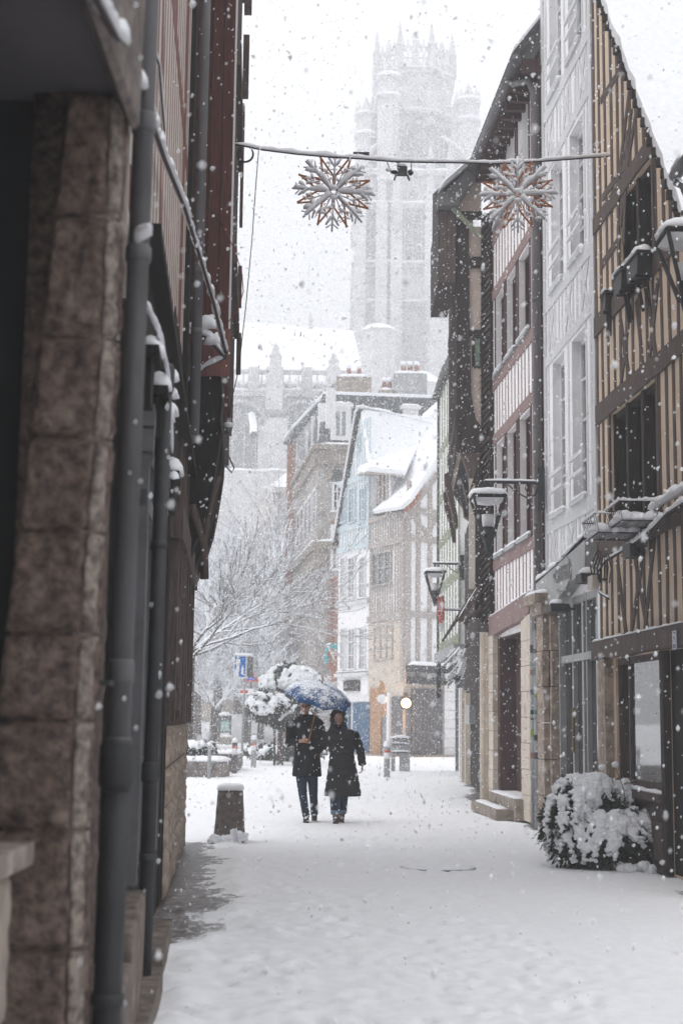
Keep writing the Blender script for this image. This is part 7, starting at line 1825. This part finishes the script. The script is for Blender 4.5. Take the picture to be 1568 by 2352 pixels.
nr = 8; R_ = .53; D_ = .27
def cano(t, ph):           # t 0..1 from apex to rim, ph in rib units
    f = ph - math.floor(ph); sag = 4 * f * (1 - f)
    a = 2 * math.pi * (ph + .35) / nr
    rr = R_ * math.sin(t * math.pi * .5) ** .95; dd = D_ * (1 - math.cos(t * math.pi * .5)) ** .85
    rr *= 1 - .10 * sag * t * t; dd += (-.012) * sag * t - .0
    if t > .99: dd -= .012 * sag
    return apex + (a1 * math.cos(a) + a2 * math.sin(a)) * rr - axis * dd
nt_, np_ = 12, 48; vs = []; fs = []
for i in range(nt_ + 1):
    for k in range(np_): vs.append(cano(i / nt_, k * nr / np_))
for i in range(nt_):
    for k in range(np_): j = (k + 1) % np_; fs.append((i * np_ + k, i * np_ + j, (i + 1) * np_ + j, (i + 1) * np_ + k))
m = MB(); m.add(vs, fs)
um = pm('umbrella_fabric', (.012, .075, .21), (.008, .05, .15), 6, .7, .1)
nt = um.node_tree; N = nt.nodes; L = nt.links; bs = N['Principled BSDF']
src = bs.inputs['Base Color'].links[0].from_socket
tc = N.new('ShaderNodeTexCoord'); n1 = N.new('ShaderNodeTexNoise'); n1.inputs['Scale'].default_value = 36; n1.inputs['Detail'].default_value = 5; n1.inputs['Roughness'].default_value = .7; n1.inputs['Distortion'].default_value = 1.2; L.new(tc.outputs['Object'], n1.inputs['Vector'])
n2 = N.new('ShaderNodeTexNoise'); n2.inputs['Scale'].default_value = 4.5; L.new(tc.outputs['Object'], n2.inputs['Vector'])
ge = N.new('ShaderNodeNewGeometry'); sx = N.new('ShaderNodeSeparateXYZ'); L.new(ge.outputs['Normal'], sx.inputs[0])
mad = N.new('ShaderNodeMath'); mad.operation = 'MULTIPLY_ADD'; L.new(n2.outputs['Fac'], mad.inputs[0]); mad.inputs[1].default_value = .5; L.new(n1.outputs['Fac'], mad.inputs[2])
m3_ = N.new('ShaderNodeMath'); m3_.operation = 'MULTIPLY_ADD'; L.new(sx.outputs['Z'], m3_.inputs[0]); m3_.inputs[1].default_value = .16; L.new(mad.outputs[0], m3_.inputs[2])
mr = N.new('ShaderNodeMapRange'); mr.inputs[1].default_value = .82; mr.inputs[2].default_value = .89; L.new(m3_.outputs[0], mr.inputs[0])
mx = N.new('ShaderNodeMix'); mx.data_type = 'RGBA'; L.new(mr.outputs[0], mx.inputs[0]); L.new(src, mx.inputs[6]); mx.inputs[7].default_value = (.82, .85, .9, 1); L.new(mx.outputs[2], bs.inputs['Base Color'])
co = m.build('canopy', um, ub, True)
for k in range(nr):
    m = MB(); m.tube([cano(t, k) - axis * .006 for t in np.linspace(0, 1.02, 9)], .0035, 5); m.tube([cano(.55, k) - axis * .008, apex - (apex - handle_end).normalized() * .30], .0025, 4); m.build('rib', M['iron'], ub)
# ---------------------------------------------------------------- distant walker
gp = G(499, 1704); Xp, Yp = gp.x, gp.y
def d_(px, py): return at(px, py, Yp)
m = MB(); hcp = d_(497, 1646); PP = head(m, hcp, 1.0, -.6, .1)
m.tube([hcp, V((hcp.x + .03, Yp, 1.40))], [.05, .06], 8); m.loft([ring((Xp, Yp, z), rx, ry, 12) for z, rx, ry in ((1.44, .1, .08), (1.36, .2, .11), (1.1, .19, .13), (.85, .19, .13))])
for s_ in (-1, 1): m.tube([V((Xp + s_ * .09, Yp, .88)), V((Xp + s_ * .07 + .02, Yp - .03 * s_, .45)), V((Xp + s_ * .05, Yp + .1 * s_, .06))], [.09, .065, .045], 8); m.ell(V((Xp + s_ * .05, Yp + .1 * s_ - .05, .04)), .045, .12, .04, 8, 5)
m.tube([V((Xp - .2, Yp, 1.36)), V((Xp - .33, Yp - .05, 1.12)), V((Xp - .14, Yp - .2, 1.22))], [.055, .045, .035], 8); m.tube([V((Xp + .2, Yp, 1.36)), V((Xp + .27, Yp, 1.08)), V((Xp + .24, Yp - .1, .86))], [.055, .045, .035], 8)
hand(m, V((Xp + .24, Yp - .1, .86)), (0, -.2, -1), (0, -1, 0), (-1, 0, 0), 1, .6); hand(m, V((Xp - .14, Yp - .2, 1.22)), (1, -.3, .1), (0, 0, 1), (0, -1, 0), 1, .6)
fp = m.build('person', M['skin']); rebase(fp, (Xp, Yp, 0)); remesh(fp, .015, 1); tag(fp, 'distant person in dark clothes walking past the information panel', 'person')
m = MB(); m.loft([ring((Xp, Yp, z), rx, ry, 14) for z, rx, ry in ((.78, .24, .16), (1.1, .22, .16), (1.36, .24, .14), (1.47, .1, .09))]); m.tube([V((Xp - .2, Yp, 1.36)), V((Xp - .33, Yp - .05, 1.12)), V((Xp - .17, Yp - .17, 1.2))], [.08, .07, .055], 8); m.tube([V((Xp + .2, Yp, 1.36)), V((Xp + .27, Yp, 1.08)), V((Xp + .24, Yp - .09, .9))], [.08, .07, .055], 8)
remesh(m.build('jacket', M['coat'], fp), .025)
m = MB()
for s_ in (-1, 1): m.tube([V((Xp + s_ * .09, Yp, .86)), V((Xp + s_ * .07 + .02, Yp - .03 * s_, .45)), V((Xp + s_ * .05, Yp + .1 * s_, .1))], [.115, .085, .07], 8)
m.build('trousers', M['coat'], fp, True)
m = MB(); m.ell(hcp + V((0, .02, .04)), .095, .11, .10, 10, 6); m.build('hair', M['hair'], fp, True)
# ================================================================== GROUND
def vnoise(x, y, sc, seed):
    r = np.random.default_rng(seed); n = 256; g = r.standard_normal((n, n))
    u, v = x * sc, y * sc; i, j = np.floor(u).astype(int), np.floor(v).astype(int); fu, fv = u - i, v - j
    fu = fu * fu * (3 - 2 * fu); fv = fv * fv * (3 - 2 * fv)
    a, b, c, d = g[i % n, j % n], g[(i + 1) % n, j % n], g[i % n, (j + 1) % n], g[(i + 1) % n, (j + 1) % n]
    return (a * (1 - fu) + b * fu) * (1 - fv) + (c * (1 - fu) + d * fu) * fv
ys_ = [-8.0, 0, 3, 5, 6]
while ys_[-1] < 300: ys_.append(ys_[-1] + max(.035, (ys_[-1]) * .0042))
ys_ += [360, 450]
xs_ = list(-5.5 - np.geomspace(.1, 150, 34)[::-1]) + list(np.arange(-5.5, 5.51, .045)) + list(5.5 + np.geomspace(.1, 150, 34))
X2, Y2 = np.meshgrid(np.array(xs_), np.array(ys_))
Z = vnoise(X2, Y2, .35, 1) * .016 + vnoise(X2, Y2, 1.3, 2) * .004 + vnoise(X2, Y2, 4, 3) * .0028 + vnoise(X2, Y2, 11, 4) * .0030 + vnoise(X2, Y2, 24, 8) * .003 * (1 + .6 * vnoise(X2, Y2, .8, 19))
r = np.random.default_rng(5)
for k in range(1300):                                # trodden footprints
    y = 6 + 46 * r.random() ** 1.3; x = r.choice([-.45, .15, .75, 1.35]) + r.normal(0, .22) - .01 * (y - 8); a = r.normal(0, .35)
    ix = (np.abs(X2[0] - x) < .35); iy = (np.abs(Y2[:, 0] - y) < .4)
    if not ix.any() or not iy.any(): continue
    sub = np.ix_(iy, ix); dx = X2[sub] - x; dy = Y2[sub] - y
    u = dx * math.cos(a) + dy * math.sin(a); v = -dx * math.sin(a) + dy * math.cos(a)
    d = (u / .055) ** 2 + (v / .13) ** 2
    Z[sub] += -.024 * r.uniform(.1, 1) ** 2 * np.exp(-d * 1.1) + .010 * np.exp(-((np.sqrt(d) - 1.35) / .3) ** 2)
# bare wet strips by the walls
LX = -1.14 - .075 * (Y2 - 7.4); RX = 4.41 - .0615 * Y2; RX = np.where(Y2 > 26.5, 2.78 + (Y2 - 26.5) * .045, RX)
dl_ = X2 - LX; drr = RX - X2
nz1 = vnoise(X2, Y2, 1.1, 11) * .5 + vnoise(X2, Y2, 3.5, 12) * .32 + vnoise(X2, Y2, 9, 13) * .2
wl_w = np.where(Y2 < 9.5, .30, np.where(Y2 < 12, .30 + (Y2 - 9.5) * .10, .62)); wl_w = np.where(Y2 > 18.6, -1, wl_w)
bare = 1 / (1 + np.exp(-((wl_w - dl_) * 9 + nz1 * 2.2)))
bare = np.where(dl_ < -.3, 0, bare)
wr_ = np.where((Y2 > 19) & (Y2 < 38), .32, np.where(Y2 < 14, .5, .06))
b2_ = 1 / (1 + np.exp(-((wr_ - drr) * 9 + nz1 * 2.0)))
bare = np.maximum(bare, b2_ * (Y2 < 40))
Z -= .03 * bare
Z += .05 * np.exp(-(np.maximum(dl_ - wl_w, 0) / .15) ** 2) * (1 - bare) * (Y2 < 19) * (dl_ > 0)
me = bpy.data.meshes.new('street'); ny, nx2 = X2.shape
co = np.stack([X2, Y2, Z], -1).reshape(-1, 3)
I = np.arange(ny * nx2).reshape(ny, nx2); q = np.stack([I[:-1, :-1], I[:-1, 1:], I[1:, 1:], I[1:, :-1]], -1).reshape(-1, 4)
me.vertices.add(len(co)); me.vertices.foreach_set('co', co.ravel()); me.loops.add(q.size); me.loops.foreach_set('vertex_index', q.ravel())
me.polygons.add(len(q)); me.polygons.foreach_set('loop_start', np.arange(0, q.size, 4)); me.polygons.foreach_set('loop_total', np.full(len(q), 4)); me.polygons.foreach_set('use_smooth', np.ones(len(q), bool))
at_ = me.attributes.new('bare', 'FLOAT', 'POINT'); at_.data.foreach_set('value', bare.ravel().astype(np.float32)); me.update()
gm_ = pm('trodden_snow', (.90, .905, .92), (.85, .86, .885), 9, .75, .45, bdist=.015)
nt = gm_.node_tree; N = nt.nodes; L = nt.links; bs = N['Principled BSDF']; src = bs.inputs['Base Color'].links[0].from_socket
an = N.new('ShaderNodeAttribute'); an.attribute_name = 'bare'
tc = N.new('ShaderNodeTexCoord'); mp = N.new('ShaderNodeMapping'); mp.inputs['Scale'].default_value = (4, 3.2, 1); L.new(tc.outputs['Object'], mp.inputs[0])
n1 = N.new('ShaderNodeTexNoise'); n1.inputs['Scale'].default_value = 2.2; n1.inputs['Detail'].default_value = 12; n1.inputs['Roughness'].default_value = .8; L.new(mp.outputs[0], n1.inputs['Vector'])
ad = N.new('ShaderNodeMath'); ad.operation = 'ADD'; L.new(an.outputs['Fac'], ad.inputs[0]); L.new(n1.outputs['Fac'], ad.inputs[1])
mr = N.new('ShaderNodeMapRange'); mr.inputs[1].default_value = 1.34; mr.inputs[2].default_value = 1.44; L.new(ad.outputs[0], mr.inputs[0])
br = N.new('ShaderNodeTexBrick'); br.inputs['Color1'].default_value = (.10, .082, .08, 1); br.inputs['Color2'].default_value = (.17, .15, .145, 1); br.inputs['Mortar'].default_value = (.05, .04, .04, 1); br.inputs['Scale'].default_value = 5; L.new(tc.outputs['Object'], br.inputs['Vector'])
mx = N.new('ShaderNodeMix'); mx.data_type = 'RGBA'; L.new(mr.outputs[0], mx.inputs[0]); L.new(src, mx.inputs[6]); L.new(br.outputs[0], mx.inputs[7]); L.new(mx.outputs[2], bs.inputs['Base Color'])
rr_ = N.new('ShaderNodeMapRange'); rr_.inputs[3].default_value = .78; rr_.inputs[4].default_value = .4; L.new(mr.outputs[0], rr_.inputs[0]); L.new(rr_.outputs[0], bs.inputs['Roughness'])
me.materials.append(gm_); gnd = bpy.data.objects.new('street', me); COL.objects.link(gnd); tag(gnd, 'trodden snow covering the narrow street and square', kind='structure')

# ================================================================== FALLING SNOW
def flakes(name, n, y0, y1, xlo, xhi, zhi, rmin, rmax, tri, seed, xfun=None):
    r = np.random.default_rng(seed)
    y = (y0 ** 3 + (y1 ** 3 - y0 ** 3) * r.random(n)) ** (1 / 3)
    x = (xlo + (xhi - xlo) * r.random(n)) * y; z = 1.6 + y * (-.24 + (zhi + .24) * r.random(n))
    ok = (z > .02)
    if xfun is not None: ok &= xfun(x, y)
    x, y, z = x[ok], y[ok], z[ok]; n = len(x)
    rad = rmin + (rmax - rmin) * r.random(n) ** 2.5
    if tri: rad = rad * (1 + (y - 28) * .009)
    if tri:
        d = r.standard_normal((n, 3, 3)); d /= np.linalg.norm(d, axis=2, keepdims=True)
        co = np.stack([x, y, z], -1)[:, None, :] + d * rad[:, None, None]; fi = np.arange(3 * n).reshape(-1, 3); k = 3
    else:
        base = np.array([[1, 0, 0], [-1, 0, 0], [0, 1, 0], [0, -1, 0], [0, 0, 1], [0, 0, -1]], float)
        s = 1 + .35 * r.standard_normal((n, 6, 1)); s = np.clip(s, .5, 1.7)
        st = np.array([1, 1, 1.35])
        ang = r.random(n) * 6.28; ca, sa = np.cos(ang), np.sin(ang)
        d = base[None] * s; dx = d[..., 0] * ca[:, None] - d[..., 1] * sa[:, None]; dy = d[..., 0] * sa[:, None] + d[..., 1] * ca[:, None]
        dz = d[..., 2] * 1.35 + dx * .25; d = np.stack([dx, dy, dz], -1)
        co = np.stack([x, y, z], -1)[:, None, :] + d * rad[:, None, None]
        tr = np.array([[4, 0, 2], [4, 2, 1], [4, 1, 3], [4, 3, 0], [5, 2, 0], [5, 1, 2], [5, 3, 1], [5, 0, 3]])
        fi = (tr[None] + 6 * np.arange(n)[:, None, None]).reshape(-1, 3)
    co = co.reshape(-1, 3); me = bpy.data.meshes.new(name)
    me.vertices.add(len(co)); me.vertices.foreach_set('co', co.ravel()); me.loops.add(fi.size); me.loops.foreach_set('vertex_index', fi.ravel())
    me.polygons.add(len(fi)); me.polygons.foreach_set('loop_start', np.arange(0, fi.size, 3)); me.polygons.foreach_set('loop_total', np.full(len(fi), 3)); me.polygons.foreach_set('use_smooth', np.full(len(fi), not tri)); me.update()
    me.materials.append(M['flake']); o = bpy.data.objects.new(name, me); COL.objects.link(o)
    return tag(o, 'falling snowflakes filling the air', 'snow', kind='stuff')
fm = bpy.data.materials.new('snowflake'); fm.use_nodes = True; nt = fm.node_tree; nt.nodes.clear()
out = nt.nodes.new('ShaderNodeOutputMaterial'); di = nt.nodes.new('ShaderNodeBsdfDiffuse'); tr_ = nt.nodes.new('ShaderNodeBsdfTranslucent'); ms_ = nt.nodes.new('ShaderNodeAddShader')
di.inputs[0].default_value = tr_.inputs[0].default_value = (.93, .94, .96, 1)
for node, zz in ((di, 1.0), (tr_, -1.0)):
    cx_ = nt.nodes.new('ShaderNodeCombineXYZ'); cx_.inputs[2].default_value = zz; nt.links.new(cx_.outputs[0], node.inputs['Normal'])
nt.links.new(di.outputs[0], ms_.inputs[0]); nt.links.new(tr_.outputs[0], ms_.inputs[1]); nt.links.new(ms_.outputs[0], out.inputs[0]); M['flake'] = fm
try: fm.use_bump_map_correction = False
except Exception: print('no prop')
try: fm.cycles.use_bump_map_correction = False
except Exception: pass
def canyon(x, y):
    lo = np.where(y < 18.4, -1.0 - .075 * (y - 7.4), -1e3); hi = np.where(y < 26.5, 4.3 - .0615 * y, np.where(y < 44, 3.3, np.where(y < 60, 3.0 + (y - 44) * .1, 1e3)))
    return (x > lo) & (x < hi)
flakes('falling_snow', NF1, 3.6, 44, -.31, .31, .56, .0050, .0125, False, 21, canyon)
flakes('distant_snow', NF2, 28, 165, -.135, .125, .52, .011, .027, True, 22, canyon)

# ================================================================== AIR
hz = MB(); hz.box(-70, 70, -6, 205, -1.2, 92); 
hm = bpy.data.materials.new('snowy_air'); hm.use_nodes = True; nt = hm.node_tree; nt.nodes.clear()
out = nt.nodes.new('ShaderNodeOutputMaterial'); pv = nt.nodes.new('ShaderNodeVolumePrincipled')
pv.inputs['Color'].default_value = (.97, .98, 1.0, 1); pv.inputs['Density'].default_value = HAZE; pv.inputs['Anisotropy'].default_value = .2
nt.links.new(pv.outputs[0], out.inputs['Volume'])
tag(hz.build('haze', hm), kind='stuff')

# ================================================================== LIGHT AND CAMERA
w = bpy.data.worlds.new('World'); SC.world = w; w.use_nodes = True; nt = w.node_tree; nt.nodes.clear()
EL, RO = math.radians(55), math.radians(243)
sky = nt.nodes.new('ShaderNodeTexSky'); sky.sky_type = 'NISHITA'; sky.sun_disc = False; sky.sun_elevation = EL; sky.sun_rotation = RO
b1 = nt.nodes.new('ShaderNodeBackground'); b1.inputs[1].default_value = .08; nt.links.new(sky.outputs[0], b1.inputs[0])
b2 = nt.nodes.new('ShaderNodeBackground'); b2.inputs[0].default_value = (.935, .94, .96, 1); b2.inputs[1].default_value = SKY
tcw = nt.nodes.new('ShaderNodeTexCoord'); sxw = nt.nodes.new('ShaderNodeSeparateXYZ'); nt.links.new(tcw.outputs['Generated'], sxw.inputs[0])
mw_ = nt.nodes.new('ShaderNodeMapRange'); mw_.inputs[1].default_value = 0; mw_.inputs[2].default_value = 1; mw_.inputs[3].default_value = SKY / 4.0; mw_.inputs[4].default_value = SKY
nt.links.new(sxw.outputs['Z'], mw_.inputs[0]); nt.links.new(mw_.outputs[0], b2.inputs[1])      # overcast sky: zenith brighter than horizon
mxs = nt.nodes.new('ShaderNodeMixShader'); mxs.inputs[0].default_value = .9; nt.links.new(b1.outputs[0], mxs.inputs[1]); nt.links.new(b2.outputs[0], mxs.inputs[2])
out = nt.nodes.new('ShaderNodeOutputWorld'); nt.links.new(mxs.outputs[0], out.inputs[0])
sl_ = bpy.data.lights.new('sun', 'SUN'); sl_.energy = SUN; sl_.angle = math.radians(38); sl_.color = (1, .97, .94)
so = bpy.data.objects.new('sun', sl_); COL.objects.link(so)
dvec = V((math.sin(RO) * math.cos(EL), math.cos(RO) * math.cos(EL), math.sin(EL)))
so.rotation_euler = dvec.to_track_quat('Z', 'Y').to_euler(); so.location = (0, -5, 40)
cd = bpy.data.cameras.new('camera'); cam = bpy.data.objects.new('camera', cd); COL.objects.link(cam); SC.camera = cam
cd.sensor_fit = 'VERTICAL'; cd.sensor_height = 36; cd.sensor_width = 24; cd.lens = FX / 2352 * 36; cd.clip_start = .05; cd.clip_end = 1500
cam.matrix_world = Matrix.Translation(CAMP) @ CAMM.to_4x4()
cd.dof.use_dof = True; cd.dof.focus_distance = 20.5; cd.dof.aperture_fstop = 2.4
vs_ = SC.view_settings; vs_.view_transform = 'Standard'; vs_.look = 'None'; vs_.gamma = 1; vs_.use_curve_mapping = False; vs_.exposure = EXPO
cy = SC.cycles; cy.max_bounces = 12; cy.volume_bounces = 6; cy.volume_step_rate = 1; cy.use_denoising = True
cy.caustics_reflective = False; cy.caustics_refractive = False
for m_ in bpy.data.meshes:
    pass
